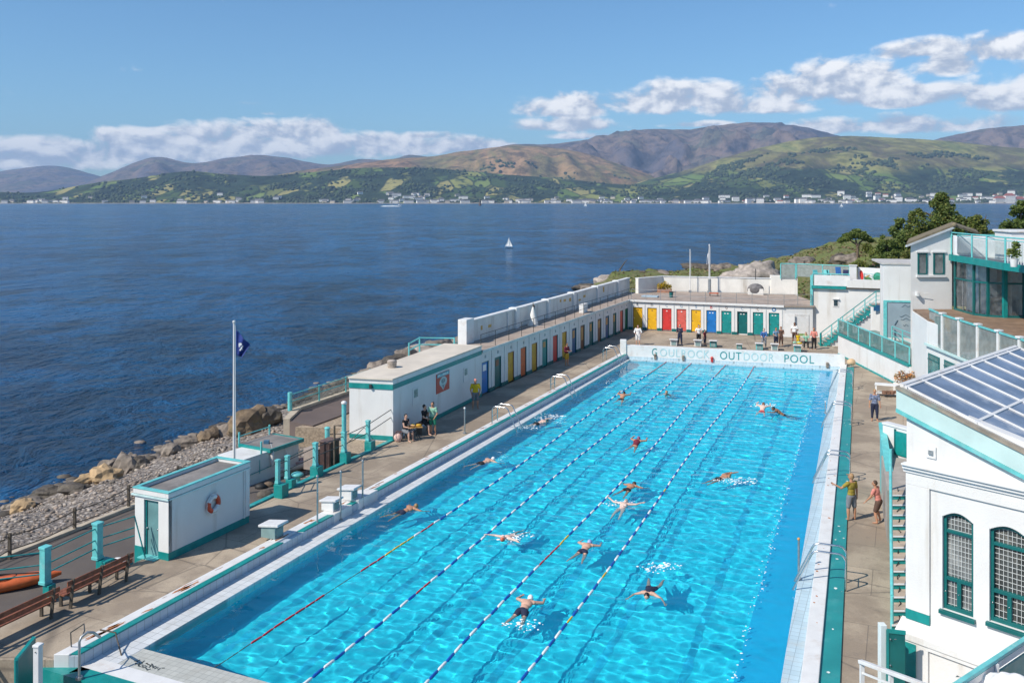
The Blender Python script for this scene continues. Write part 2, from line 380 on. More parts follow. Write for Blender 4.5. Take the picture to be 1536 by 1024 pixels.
# ================================================================== far hills
def spline(pts):
    xs = [p[0] for p in pts]
    def f(x):
        if x <= xs[0]: return pts[0][1]
        if x >= xs[-1]: return pts[-1][1]
        for i in range(len(xs) - 1):
            if x <= xs[i + 1]:
                u = (x - xs[i]) / (xs[i + 1] - xs[i])
                p0 = pts[max(i - 1, 0)][1]; p1 = pts[i][1]; p2 = pts[i + 1][1]; p3 = pts[min(i + 2, len(pts) - 1)][1]
                return .5 * (2 * p1 + (p2 - p0) * u + (2 * p0 - 5 * p1 + 4 * p2 - p3) * u * u + (3 * p1 - p0 - 3 * p2 + p3) * u ** 3)
    return f
def hillmat(name, moor, field=None, split=160.0, wood=(.022, .035, .02), woodamt=.5, fieldscale=1 / 190):
    m, t, b = newmat(name); p = pos(t); ps = t.scale(p, (1, .55, 1.4))
    n1 = t.noise(ps, 1 / 900, 6, .6, .6); n2 = t.noise(p, 1 / 130, 5, .65)
    base = t.ramp(t.mapr(n1, .28, .72, smooth=False), [(i / (len(moor) - 1), c) for i, c in enumerate(moor)])
    base = t.mix(t.mapr(n2, .42, .66, 0, .75), base, tuple(x * .55 for x in moor[0]))
    if field:
        mp = t.node('ShaderNodeMapping'); t.l.new(p, mp.inputs[0]); mp.inputs['Scale'].default_value = (1, .4, .0); mp.inputs['Rotation'].default_value = (0, 0, .3)
        vc = t.node('ShaderNodeTexVoronoi'); t.l.new(mp.outputs[0], vc.inputs['Vector']); vc.inputs['Scale'].default_value = fieldscale
        sp = t.node('ShaderNodeSeparateColor'); t.l.new(vc.outputs['Color'], sp.inputs[0])
        fc = t.ramp(sp.outputs[0], [((i + .0) / len(field), c) for i, c in enumerate(field)], 'CONSTANT')
        ed = t.node('ShaderNodeTexVoronoi', feature='DISTANCE_TO_EDGE'); t.l.new(mp.outputs[0], ed.inputs['Vector']); ed.inputs['Scale'].default_value = fieldscale
        fc = t.mix(t.mapr(ed.outputs['Distance'], .02, .07, .85, 0), fc, wood)
        wd = t.math('ADD', t.noise(ps, 1 / 420, 6, .6), t.math('MULTIPLY', t.math('SUBTRACT', n2, .5), .35))
        fc = t.mix(t.mapr(wd, .58 - .16 * woodamt, .64 - .16 * woodamt), fc, t.mix(t.mapr(n2, .35, .65), tuple(x * .6 for x in wood), tuple(x * 1.7 for x in wood)))
        sz = t.node('ShaderNodeSeparateXYZ'); t.l.new(p, sz.inputs[0])
        hz = t.math('ADD', sz.outputs[2], t.math('MULTIPLY', t.math('SUBTRACT', n1, .5), split * 1.6))
        base = t.mix(t.mapr(hz, split * .85, split * 1.15), fc, base)
    t.inp(b.inputs['Base Color'], base); b.inputs['Roughness'].default_value = .95; b.inputs['Specular IOR Level'].default_value = .1
    t.inp(b.inputs['Normal'], t.bump(n2, 1.0, 26))
    return m
HILLS = {}
def hill(name, pts, D, front, back, mt, amp=.14, ncol=420, nrow=46, seed=0.0, x0=-420, x1=1960, power=.85, gs=520.0):
    f = spline(pts)
    def hh(px, tt):
        Y = D * (1 - front * (1 - tt)) if tt <= 1 else D * (1 + back * (tt - 1))
        X = (px - CX) / F * Y
        zr = H + (HZ - f(px)) * D / F
        zr = max(zr, -40)
        s = (tt ** power * (1.0 if tt <= 1 else 0)) if tt <= 1 else max(0, 1 - (tt - 1) ** 1.5)
        z = zr * s - 8 * (1 - s)
        g = noise.ridged_multi_fractal(Vector((X / gs + seed, Y / gs / 1.6, seed)), .9, 2.1, 5, 1.0, 2.0) - 1.0
        n = fbm(X / gs * 1.8 + seed, Y / gs * 1.2, seed + 3.3, 5)
        k = math.sin(math.pi * min(tt, 1)) * .9 + .1
        z += max(zr, 0) * amp * (.55 * g + .6 * n) * k
        return Vector((X, Y, z))
    vs = []; fs = []
    nb = 8; tot = nrow + nb
    for j in range(tot + 1):
        tt = j / nrow if j <= nrow else 1 + (j - nrow) / nb
        for i in range(ncol + 1): vs.append(hh(x0 + (x1 - x0) * i / ncol, tt))
    for j in range(tot):
        for i in range(ncol):
            a = j * (ncol + 1) + i; fs.append((a, a + 1, a + ncol + 2, a + ncol + 1))
    mb = MB(); mb.add(vs, fs, 0, True)
    o = kind(mb.build(name, mt), 'structure'); HILLS[name] = hh; return o
GR = [(.12, .175, .045), (.17, .22, .06), (.055, .085, .03), (.24, .25, .075), (.30, .27, .10), (.13, .19, .05), (.035, .052, .025), (.15, .165, .05), (.07, .105, .032)]
purple = [(.066, .066, .084), (.11, .10, .12), (.20, .145, .12), (.10, .105, .09), (.26, .21, .14)]
brown = [(.11, .085, .05), (.33, .19, .10), (.17, .15, .06), (.38, .23, .12), (.16, .16, .06)]
olive = [(.15, .155, .05), (.25, .24, .08), (.11, .09, .055), (.29, .27, .09), (.14, .165, .05), (.20, .14, .08)]
hill('far_hills', [(-420, 262), (-60, 262), (0, 257), (45, 251), (85, 249), (130, 259), (180, 275), (260, 300), (400, 330), (2000, 330)], 17000, .25, .2, hillmat('far_moor', purple), .16, 260, 24, 3.1)
hill('distant_hills', [(-420, 300), (60, 300), (110, 281), (165, 260), (215, 240), (242, 236), (272, 243), (300, 244), (340, 237), (385, 233), (432, 237), (470, 245), (500, 246), (540, 239), (580, 240), (620, 233), (690, 250), (760, 300), (2000, 320)], 13500, .3, .2, hillmat('distant_moor', purple), .22, 320, 30, 7.7)
hill('mountain_range', [(-420, 320), (560, 320), (640, 262), (700, 236), (760, 219), (830, 216), (900, 207), (950, 197), (1010, 194), (1036, 195), (1060, 190), (1100, 186.5), (1140, 184), (1170, 188), (1200, 190), (1250, 203), (1330, 222), (1380, 216), (1420, 205), (1480, 193), (1536, 187), (1640, 180), (1800, 190), (1960, 210)], 11200, .3, .2, hillmat('heather_moor', purple), .28, 520, 56, 12.3, gs=560)
hill('brown_hills', [(-420, 296), (100, 290), (330, 282), (440, 258), (500, 250), (560, 243), (600, 238), (650, 235), (690, 228), (740, 222), (775, 219), (830, 222), (880, 231), (930, 247), (985, 263), (1060, 276), (1200, 300), (2000, 320)], 8700, .22, .15, hillmat('brown_moor', brown, GR, 130, woodamt=.9), .22, 480, 44, 21.9)
hill('green_hill', [(-420, 330), (820, 330), (900, 292), (960, 273), (1030, 255), (1100, 233), (1150, 220), (1190, 211), (1235, 206), (1290, 205), (1340, 207), (1420, 212), (1490, 219), (1536, 223), (1700, 232), (1960, 250)], 7600, .24, .15, hillmat('green_moor', olive, GR, 240, woodamt=.75), .11, 480, 50, 33.1)
hill('lower_slopes', [(-420, 280), (-60, 284), (0, 288), (60, 288), (140, 275), (200, 268), (280, 257), (330, 261), (400, 264), (470, 258), (540, 252), (640, 252), (700, 257), (760, 262), (840, 268), (920, 276), (1000, 278), (1060, 273), (1130, 262), (1200, 254), (1300, 256), (1400, 262), (1500, 258), (1640, 252), (1960, 255)], 6500, .17, .12, hillmat('farmland', [(.06, .085, .03), (.10, .12, .04)], GR, 900, woodamt=.70, fieldscale=1 / 120), .10, 520, 60, 44.4, power=1.25, gs=300)
# tide line under the far shore
m_sh = mat('far_shore_sand', (.30, .25, .19), .9, .3, .01)
mb = MB(); n = 240; vs = []; fs = []
for i in range(n + 1):
    px = -420 + 2380 * i / n; wob = fbm(px / 60, 1.7) * 60
    for (Y, z) in ((5330 + wob, SEA - .5), (5360 + wob, SEA + 2.2), (5520, SEA + 6)): vs.append(((px - CX) / F * Y, Y, z))
for i in range(n):
    for j in range(2): a = i * 3 + j; fs.append((a, a + 3, a + 4, a + 1))
mb.add(vs, fs, 0, True); kind(mb.build('far_shore', m_sh), 'structure')
# woodland on the lower slopes: a mass nobody could count
mb = MB(); hl = HILLS['lower_slopes']; hg = HILLS['green_hill']; hb = HILLS['brown_hills']
def clump(c, r):
    M = Matrix.Rotation(rnd.random() * 6, 3, 'Z'); k = rnd.uniform(.7, 1.2)
    mb.ball(c, (r * rnd.uniform(.8, 1.5), r, r * k), 6, 4, rnd.randrange(3), M)
cnt = 0
while cnt < 3600:
    px = rnd.uniform(-120, 1680); tt = rnd.random() ** 1.6 * .97 + .015
    den = fbm(px / 70, tt * 7, 5.5) + fbm(px / 22, tt * 14, 1.5) * .6 + (.25 if tt < .15 else 0)
    if den < .13: continue
    c = hl(px, tt); clump(c + V(0, 0, 4), rnd.uniform(6, 13)); cnt += 1
for hfun, n_, x0_, x1_, t1_ in ((hg, 1500, 930, 1640, .75), (hb, 700, 350, 1000, .5)):
    cnt = 0
    while cnt < n_:
        px = rnd.uniform(x0_, x1_); tt = rnd.random() * t1_
        if fbm(px / 60, tt * 6, 8.5) < .12 + tt * .25: continue
        clump(hfun(px, tt) + V(0, 0, 3), rnd.uniform(8, 16)); cnt += 1
kind(tag(mb.build('woodland', [mat('far_wood_dark', (.022, .036, .018), .9, .2), mat('far_wood_mid', (.035, .055, .024), .9, .2), mat('far_wood_light', (.055, .078, .03), .9, .2)]), 'dark woods and hedges scattered over the far lower slopes', 'woodland'), 'stuff')
# the village along the far shore
hw = mat('far_house_white', (.86, .84, .80), .8, .04); hr = mat('far_slate_roof', (.12, .115, .12), .8, .2); hred = mat('far_red_roof', (.28, .09, .06), .8, .2); hc = mat('far_house_cream', (.62, .54, .42), .8, .05); hwin = mat('far_window', (.08, .09, .1), .3, .2)
def house_mesh(w_, d_, h_, rh, wall, roof):
    mb = MB(); mb.box((0, 0, h_ / 2), (w_, d_, h_), 0, 0)
    a, b_ = w_ / 2 + .4, d_ / 2 + .4
    mb.add([(-a, -b_, h_), (a, -b_, h_), (a, b_, h_), (-a, b_, h_), (-a, 0, h_ + rh), (a, 0, h_ + rh)], [(0, 1, 5, 4), (2, 3, 4, 5), (1, 2, 5), (3, 0, 4), (3, 2, 1, 0)], 1)
    nw = max(3, int(w_ / 3.5))
    for i in range(nw):
        for k in range(max(1, int(h_ / 3.2))):
            mb.box((-w_ / 2 + (i + .5) * w_ / nw, -d_ / 2 - .05, 1.7 + 3 * k), (1.3, .12, 1.6), 0, 2)
    me = mb.mesh('house'); [me.materials.append(q) for q in (wall, roof, hwin)]; return me
HM = [house_mesh(34, 14, 14, 6, hw, hr), house_mesh(58, 15, 14, 6, hw, hr), house_mesh(28, 13, 12, 6, hc, hr), house_mesh(42, 18, 25, 8, hw, hr), house_mesh(32, 13, 13, 6, hw, hred)]
def far_house(k, c, rz, label, group):
    o = bpy.data.objects.new('far_house', HM[k]); col.objects.link(o); o.location = c; o.rotation_euler = (0, 0, rz)
    tag(o, label, 'house', group)
for i in range(250):
    q = rnd.random()
    px = rnd.uniform(-40, 420) if q < .2 else rnd.uniform(480, 900) if q < .5 else rnd.uniform(880, 1600)
    tt = .012 + rnd.random() ** 2.4 * .28
    if px > 1300: tt = .02 + rnd.random() ** 1.6 * .30
    c = hl(px, tt) + V(0, 0, 3.5)
    if c.z < SEA + 1: c.z = SEA + 2.5
    k = rnd.choice((0, 0, 1, 1, 2, 3, 4)) if px > 1050 else rnd.choice((0, 0, 2, 1))
    g = ('white house under the brown hills on the far shore' if px < 900 else 'white house or villa in the waterfront town under the green hill')
    far_house(k, c, rnd.uniform(-.5, .5), g, 'houses along the far shore')
for i, px in enumerate((1150, 1166, 1178, 1245, 1262, 1282, 1300, 1322, 1345, 1363, 1380, 1402)):
    c = P(px, 304.2, SEA + 4.0); c.y = 5560 + rnd.uniform(-20, 40); c.x = (px - CX) / F * c.y; c.z = SEA + 4.6
    far_house(3 if i % 2 else 1, c, rnd.uniform(-.15, .15), 'tall white villa in the front row of the far waterfront', 'villas on the far waterfront')
# large red and white hotel at the right edge of the town
hb_ = thing('hotel', 'big white and red gabled building at the right end of the far town', 'hotel', (3000, 5450, SEA + 3))
c0 = V((1514 - CX) / F * 5450, 5450, SEA + 3)
hb_.location = c0
mb = MB(); mb.box(c0 + V(0, 0, 22), (60, 30, 44)); mb.box(c0 + V(-60, 0, 14), (66, 28, 28)); mb.box(c0 + V(60, 0, 12), (60, 26, 24)); mb.build('wall', hw, hb_)
mb = MB()
for dx, w_, z_ in ((0, 62, 44), (-60, 68, 28), (60, 62, 24)):
    q = c0 + V(dx, 0, z_); a = w_ / 2
    mb.add([q + V(-a, -16, 0), q + V(a, -16, 0), q + V(a, 16, 0), q + V(-a, 16, 0), q + V(-a * .55, 0, 16), q + V(a * .55, 0, 16)], [(0, 1, 5, 4), (2, 3, 4, 5), (1, 2, 5), (3, 0, 4), (3, 2, 1, 0)])
mb.build('roof', hred, hb_)
mb = MB()
for dx, n_, hz_ in ((0, 8, 5), (-60, 9, 3), (60, 8, 3)):
    for i in range(n_):
        for k in range(hz_): mb.box(c0 + V(dx - 26 + 52 * i / (n_ - 1), -15.2, 6 + 8 * k), (3.2, .6, 4.4))
mb.build('window', hwin, hb_)
# boats
def sailboat(px, py, s, label, sail=True):
    c = P(px, py, SEA); o = thing('sailing_boat', label, 'sailboat', c)
    mb = MB(); vs = []; fs = []
    prof = [(-.5, .10, .16), (-.3, .15, .14), (0, .17, .12), (.3, .12, .13), (.5, .01, .18)]
    for (x, w_, z_) in prof: vs += [c + V(x * s, -w_ * s, z_ * s), c + V(x * s, 0, -.05 * s), c + V(x * s, w_ * s, z_ * s)]
    for i in range(4):
        a = i * 3; fs += [(a, a + 3, a + 4, a + 1), (a + 1, a + 4, a + 5, a + 2), (a + 2, a + 5, a + 3, a)]
    mb.add(vs, fs + [(0, 1, 2)]); mb.build('hull', mat('boat_hull', (.72, .72, .70), .4, .04), o)
    mb = MB(); mb.tube([c + V(.05 * s, 0, 0), c + V(.05 * s, 0, 1.35 * s)], .018 * s, 6); mb.build('mast', ropewhite, o)
    if sail:
        sm = mat('sail_cloth', (.82, .82, .80), .8, .03)
        mb = MB()
        def sailm(a, b_, d, bul):
            g = []; N = 6
            for i in range(N + 1):
                for j in range(N + 1 - i):
                    u, v = i / N, j / N; p = a * (1 - u - v) + b_ * u + d * v; p = p + V(0, bul * 27 * u * v * (1 - u - v) + .0, 0); g.append(p)
            idx = {}; k = 0
            for i in range(N + 1):
                for j in range(N + 1 - i): idx[i, j] = k; k += 1
            fs = []
            for i in range(N):
                for j in range(N - i):
                    fs.append((idx[i, j], idx[i + 1, j], idx[i, j + 1]))
                    if i + j < N - 1: fs.append((idx[i + 1, j], idx[i + 1, j + 1], idx[i, j + 1]))
            mb.add(g, fs, 0, True); mb.add([p + V(0, .02 * s, 0) for p in g], [f[::-1] for f in fs], 0, True)
        sailm(c + V(.03 * s, 0, .25 * s), c + V(-.45 * s, 0, .25 * s), c + V(.04 * s, 0, 1.32 * s), .05 * s)
        mb.build('mainsail', sm, o)
        mb = MB(); sailm(c + V(.08 * s, 0, .22 * s), c + V(.5 * s, 0, .22 * s), c + V(.07 * s, 0, 1.15 * s), .05 * s); mb.build('jib', sm, o)
sailboat(763, 372, 2.6, 'small white sailing boat alone on open water above the pool')
sailboat(878, 310, 9, 'tiny white sail close to the far shore below the brown hills')
sailboat(1262, 311, 8, 'faint pale sail on the water in front of the white villas')
def buoy(px, py, s, label, m_):
    c = P(px, py, SEA); o = thing('buoy', label, 'buoy', c)
    mb = MB(); mb.tube([c, c + V(0, 0, .25 * s)], .22 * s, 10); mb.build('float', m_, o)
    mb = MB(); mb.tube([c + V(0, 0, .25 * s), c + V(0, 0, s)], [.12 * s, .05 * s], 8); mb.build('tower', m_, o)
buoy(720, 308.5, 22, 'dark channel marker near the far shore in mid picture', mat('buoy_dark', (.12, .08, .06), .6))
def motorboat(px, py, s, label):
    c = P(px, py, SEA); o = thing('motor_boat', label, 'boat', c)
    mb = MB(); mb.add([c + V(-s * .5, -s * .14, s * .16), c + V(-s * .5, s * .14, s * .16), c + V(s * .5, 0, s * .2), c + V(-s * .5, 0, -.1), c + V(s * .3, 0, -.1)], [(0, 2, 1), (0, 3, 4, 2), (1, 2, 4, 3), (0, 1, 3)]); mb.build('hull', ropewhite, o)
    mb = MB(); mb.box(c + V(-s * .1, 0, s * .22), (s * .3, s * .18, s * .16)); mb.build('cabin', mat('boat_hull', (.72, .72, .70), .4, .04), o)
motorboat(599, 309, 16, 'white motor boat drawing a pale wake near the far shore')
mb = MB(); rr = random.Random(3)
for i in range(60):
    c = P(598 - rr.random() * 24, 309.2 + rr.uniform(-.4, .6), SEA + .25); mb.ball(c, (rr.uniform(4, 12), rr.uniform(2, 6), .3), 6, 4)
kind(tag(mb.build('boat_wake', foam), 'white wake trailing behind the far motor boat', 'wake'), 'stuff')
# ================================================================== haze
if HAZE > 0:
    mb = MB(); mb.box((0, 9750, 590), (44000, 20700, 1200)); mb_o = mb.build('haze', bpy.data.materials.new('air'))
    kind(tag(mb_o, 'thin blue sea air over the firth and hills', 'haze'), 'stuff'); mb_o.location = (0, 0, 0)
    hm = mb_o.data.materials[0]; hm.use_nodes = True; nt = hm.node_tree; nt.nodes.remove(nt.nodes['Principled BSDF'])
    pv = nt.nodes.new('ShaderNodeVolumePrincipled'); pv.inputs['Color'].default_value = (*HAZE_COL, 1); pv.inputs['Density'].default_value = HAZE; pv.inputs['Anisotropy'].default_value = 0.0
    nt.links.new(pv.outputs[0], nt.nodes['Material Output'].inputs['Volume']); mb_o.display_type = 'WIRE'
    scene.cycles.volume_bounces = 0
# ================================================================== land
COAST = [(-70, 5), (-40, 28), (-29, 41), (-25.5, 44.8), (-25.0, 48.1), (-23.6, 52.5), (-21.9, 56), (-20.2, 61.2), (-18.6, 65.3), (-16.4, 72.2), (-14.6, 79.4), (-11.0, 90.0), (-5.5, 98), (3.5, 107), (8.2, 116), (9.6, 130), (10.6, 144), (12.6, 151), (18, 155), (27, 158), (36, 164), (48, 176), (70, 190), (110, 215), (170, 250)]
def coast_d(x, y):
    best = 1e9; sg = 1
    for (x0, y0), (x1, y1) in zip(COAST, COAST[1:]):
        dx, dy = x1 - x0, y1 - y0; u = max(0, min(1, ((x - x0) * dx + (y - y0) * dy) / (dx * dx + dy * dy)))
        qx, qy = x0 + dx * u, y0 + dy * u; d = math.hypot(x - qx, y - qy)
        if d < best - 1e-9: best = d; sg = 1 if (dx * (y - y0) - dy * (x - x0)) < 0 else -1
    return best * sg
def sstep(a, b_, x): u = max(0, min(1, (x - a) / (b_ - a))); return u * u * (3 - 2 * u)
def land_z(x, y):
    d = coast_d(x, y)
    d += 1.1 * fbm(x * .35, y * .35, 9.1)
    far = sstep(86, 100, y)
    if d < 0: z = SEA - .05 + max(d * .35, -2.5)
    else:
        wid = 8.5 - 3.0 * far
        top = -1.12 + far * 1.7
        z = SEA + (top - SEA) * min(1, d / wid) ** .85
    off = x - (-11.6 + .4387 * (y - 24.23))
    if d > 0:
        h = 6.8 * sstep(36, 66, x) * sstep(90, 106, y) * (1 - .35 * sstep(128, 165, y))
        z += h * min(1, d / 14)
        amp = (.10 + .35 * far) * min(1, d / 3) + .06
        z += amp * fbm(x * .22, y * .22, 2.0, 5) * 1.6 + .10 * far * fbm(x * 1.1, y * 1.1, 4.0, 3)
    if off > -11.3 and y < 90: z = min(z, -1.12)
    if off > -17 and 46 < y < 90: z = min(z, -1.12)
    if off > -4.6 and y < 96: z = min(z, -2.2)
    return z
m, t, b = newmat('coast_ground'); p = pos(t); sp = t.node('ShaderNodeSeparateXYZ'); t.l.new(p, sp.inputs[0])
v1 = t.node('ShaderNodeTexVoronoi'); t.l.new(p, v1.inputs['Vector']); v1.inputs['Scale'].default_value = 6.0
n1 = t.noise(p, .35, 6, .65); n2 = t.noise(p, 2.3, 5, .65)
sc_ = t.node('ShaderNodeSeparateColor'); t.l.new(v1.outputs['Color'], sc_.inputs[0])
shing = t.ramp(sc_.outputs[0], [(0, (.20, .165, .14)), (.4, (.32, .275, .24)), (.75, (.40, .355, .315)), (1, (.50, .45, .41))])
shing = t.mix(t.mapr(v1.outputs['Distance'], .25, .62, 0, .75), shing, (.08, .065, .055))
shing = t.mix(t.mapr(n2, .52, .7, 0, .55), shing, (.15, .12, .095))
wet = t.mapr(t.math('ADD', sp.outputs[2], t.math('MULTIPLY', n1, .9)), SEA + .3, SEA + 1.0)
shing = t.mix(wet, (.045, .042, .036), shing)
grass = t.mix(t.mapr(n2, .35, .65), (.085, .10, .03), (.19, .17, .07))
grass = t.mix(t.mapr(n1, .46, .62), grass, (.12, .15, .035))
rockc = t.mix(t.mapr(n2, .35, .65), (.12, .10, .08), (.27, .23, .18))
gm = t.math('MULTIPLY', t.mapr(sp.outputs[1], 84, 100), t.mapr(t.math('ADD', sp.outputs[2], t.math('MULTIPLY', n1, 2.5)), .2, 1.4))
landc = t.mix(gm, t.mix(t.mapr(sp.outputs[1], 80, 96), shing, rockc), grass)
landc = t.mix(wet, (.05, .045, .038), landc)
t.inp(b.inputs['Base Color'], landc); b.inputs['Roughness'].default_value = .92
t.inp(b.inputs['Normal'], t.bump(t.math('ADD', t.math('MULTIPLY', v1.outputs['Distance'], -.7), n2), 1.0, .09))
x0, x1, y0, y1, st = -46, 130, 14, 236, .85
nx = int((x1 - x0) / st); ny = int((y1 - y0) / st); vs = []; fs = []
for j in range(ny + 1):
    for i in range(nx + 1):
        x = x0 + st * i; y = y0 + st * j; vs.append((x, y, land_z(x, y)))
keep = [v[2] > SEA - 2.2 for v in vs]
for j in range(ny):
    for i in range(nx):
        a = j * (nx + 1) + i; q = (a, a + 1, a + nx + 2, a + nx + 1)
        if any(keep[k] for k in q): fs.append(q)
mb = MB(); mb.add(vs, fs, 0, True); kind(mb.build('headland_ground', m), 'structure')

# ================================================================== deck, promenade, path
mb = MB()
FARL = L(96, -4.9); FARR = V(44, 84, 0)
deck_poly = [L(16, -4.05), L(47, -4.05), L(58, -4.6), L(96, -4.9), V(44, 92), V(44, 44), V(30, 30), RT(14, 16), RT(14, 1.02), RT(67.2, 1.02), V(24.9, 67.1), V(9.0, 71.9), L(71.9, -.67), L(24.15, -.67), L(24.15, -2.6), L(16, -3.2)]
mb.prism(deck_poly, -1.4, 0.0)
kind(mb.build('pool_deck', deckmat), 'structure')
mb = MB(); pr = [L(14, -4.06), L(49.9, -4.06), L(49.9, -13.6), L(46.5, -11.25), L(14, -11.25)]
mb.prism([L(14, -4.06), L(42.2, -4.06), L(44.5, -11.25), L(14, -11.25)], -1.5, -1.0)
kind(mb.build('promenade', asphalt), 'structure')
mb = MB(); mb.prism([L(44.0, -4.06), L(60, -4.6), L(60, -9.8), L(49.2, -11.2), L(49.0, -8.6), L(44.0, -6.4)], -1.5, -.06)
kind(mb.build('gravel_yard', gravel), 'structure')
pathm = mat('brown_tarmac', (.125, .095, .085), .9, .12, .5, .006, 90, stain_sheen=(.18, .145, .13), samt=.4, sscale=.5)
mb = MB(); mb.prism([L(49.3, -10.3), L(95, -9.4), L(95, -13.4), L(53.0, -13.4), L(50.2, -12.2)], -2.2, .02); kind(mb.build('shore_path', pathm), 'structure')
kerbm = mat('path_kerb', (.46, .39, .30), .9, .15, 2, .01, 30, stain_sheen=(.25, .2, .15), samt=.5, sscale=1)
mb = MB(); mb.prism([L(95, -13.4), L(53.0, -13.4), L(50.2, -12.2), L(50.2, -12.55), L(52.9, -13.8), L(95, -13.8)], -2.2, .16); kind(mb.build('path_kerb', kerbm), 'structure')
mb = MB()
for (a, b_) in (((14, -11.25), (44.5, -11.25)),): mb.prism([L(a[0], a[1]), L(b_[0], b_[1]), L(b_[0], b_[1] - .3), L(a[0], a[1] - .3)], -1.6, -.88)
kind(mb.build('promenade_kerb', kerbm), 'structure')
# teal kerb along the seaward edge of the deck
mb = MB(); mb.prism([L(31.6, -4.07), L(46.2, -4.07), L(46.2, -4.32), L(31.6, -4.32)], -1.3, .07); mb.prism([L(14, -4.07), L(30.6, -4.07), L(30.6, -4.3), L(14, -4.3)], -1.3, .05)
kind(mb.build('deck_kerb', tealw), 'structure')

# ================================================================== pool
WL0 = V(-10.5, 25.26); WL1 = V(9.3, 71.0); WR1 = V(23.8, 66.7); WR0 = V(5.05, 18.34)
WZ = -.3; FZ = -1.65
def W(u, v, z=WZ):
    a = WL0.lerp(WL1, v); c = WR0.lerp(WR1, v); q = a.lerp(c, u); return V(q.x, q.y, z)
m, t, b = newmat('pool_floor_paint'); p = pos(t)
n = t.noise(p, .5, 4); n2 = t.noise(p, 3.0, 5, .6)
t.inp(b.inputs['Base Color'], t.mix(t.mapr(n2, .5, .75, 0, .35), t.mix(t.mapr(n, .35, .65), POOL_A, POOL_B), tuple(x * .72 for x in POOL_A))); b.inputs['Roughness'].default_value = .7
floorm = m
deepm = mat('deep_blue_floor', POOL_DEEP, .7, .05, 1)
stripem = mat('lane_floor_stripe', POOL_STRIPE, .7, .2, 1.5)
mb = MB()
mb.quad(W(0, 0, FZ), W(1, 0, FZ), W(1, 1, FZ), W(0, 1, FZ), 0)
for (a, c) in (((0, 0), (1, 0)), ((1, 0), (1, 1)), ((1, 1), (0, 1)), ((0, 1), (0, 0))):
    mb.quad(W(*a, FZ), W(*a, WZ - .02), W(*c, WZ - .02), W(*c, FZ), 0)
for u in (.085, .245, .395, .55, .70, .84):
    for k in range(1):
        mb.quad(W(u - .008, .03, FZ + .004), W(u + .008, .03, FZ + .004), W(u + .008, .96, FZ + .004), W(u - .008, .96, FZ + .004), 1)
basin = kind(mb.build('pool_basin', [floorm, stripem]), 'structure')
mb = MB(); mb.add([W(.925, .0, FZ), W(1, .0, FZ), W(1, 1, FZ), W(.942, 1, FZ), W(.925, .0, -.62), W(1, .0, -.62), W(1, 1, -.62), W(.942, 1, -.62)], [(4, 5, 6, 7), (0, 4, 7, 3), (0, 1, 5, 4), (3, 7, 6, 2)])
step = kind(mb.build('pool_side_step', deepm), 'structure')
# water
m, t, b = newmat('pool_water')
b.inputs['Base Color'].default_value = (*POOL_TINT, 1); b.inputs['Roughness'].default_value = 0.0; b.inputs['IOR'].default_value = 1.33
b.inputs['Transmission Weight'].default_value = 1.0; b.inputs['Specular IOR Level'].default_value = .5
nu, nv = 210, 660; vs = []; fs = []
def wave(x, y):
    # calmer ripples lengthways, choppier where swimmers pass
    a = noise.noise(Vector((x * .55, y * .35, 1.0))) * .030
    xx = x * .92 - y * .39; yy = x * .39 + y * .92
    a += noise.noise(Vector((xx * .9, yy * 1.5, 4.0))) * .028
    a += noise.noise(Vector((xx * 2.0 + 3, yy * 2.9, 7.0))) * .021
    a += noise.noise(Vector((xx * 4.6, yy * 5.6, 2.0))) * .0085
    a += noise.noise(Vector((xx * 8.2, yy * 9.0, 5.0))) * .0022
    return a
for j in range(nv + 1):
    for i in range(nu + 1):
        q = W(i / nu, j / nv); e = min(1, 6 * min(i, nu - i) / nu + .25); vs.append((q.x, q.y, WZ + WAVE * wave(q.x, q.y) * e))
for j in range(nv):
    for i in range(nu): a = j * (nu + 1) + i; fs.append((a, a + 1, a + nu + 2, a + nu + 1))
mb = MB(); mb.add(vs, fs, 0, True); water = kind(mb.build('pool_water', m), 'structure')
if CAUSTICS:
    water.cycles.is_caustics_caster = True
    for o in (basin, step): o.cycles.is_caustics_receiver = True
# ledges (tile) round the water
def strip(name, pts_in, pts_out, z, m_, zb=None):
    mb = MB()
    for i in range(len(pts_in) - 1):
        a, b_, c, d = pts_in[i], pts_in[i + 1], pts_out[i + 1], pts_out[i]
        mb.prism([a, b_, c, d], zb if zb is not None else z - .5, z)
    return kind(mb.build(name, m_), 'structure')
YL0, YL1 = 24.2, 71.6
strip('left_gutter_ledge', [WL0 + V(-.2, -1.0), WL1], [L(23.85, 0), L(71.6, 0)], -.2, tilewhite)
strip('right_gutter_ledge', [RT(14, 0), WR1, ], [RT(14, .55), RT(66.9, .55)], -.2, tileblue)
e0, e1 = V(9.0, 71.6), V(24.75, 66.9)
strip('end_gutter_ledge', [WL1 + V(-.1, .05), WR1 + V(.4, -.1)], [e0, e1], -.2, tileblue)
dn = (WR0 - WL0).normalized()
def N_(s, oy): q = WL0 + dn * s; return V(q.x, q.y + oy)
strip('near_tile_ledge', [N_(-.25, 0), N_(20, 0)], [N_(-.25, -1.0), N_(20, -1.0)], -.205, tilebeige)
strip('near_white_strip', [N_(-.95, -1.0), N_(20, -1.0)], [N_(-1.25, -1.55), N_(20, -1.55)], -.195, white2)
strip('near_walkway', [N_(-4.2, -1.55), N_(20, -1.55)], [N_(-4.4, -2.1), N_(20, -2.1)], -.2, teal, zb=-1.8)
mb = MB(); mb.prism([V(-12.1, 23.92), V(-10.9, 23.86), V(-10.9, 24.7), V(-12.1, 24.7)], -1.6, -.216); kind(mb.build('near_corner_floor', teal), 'structure')
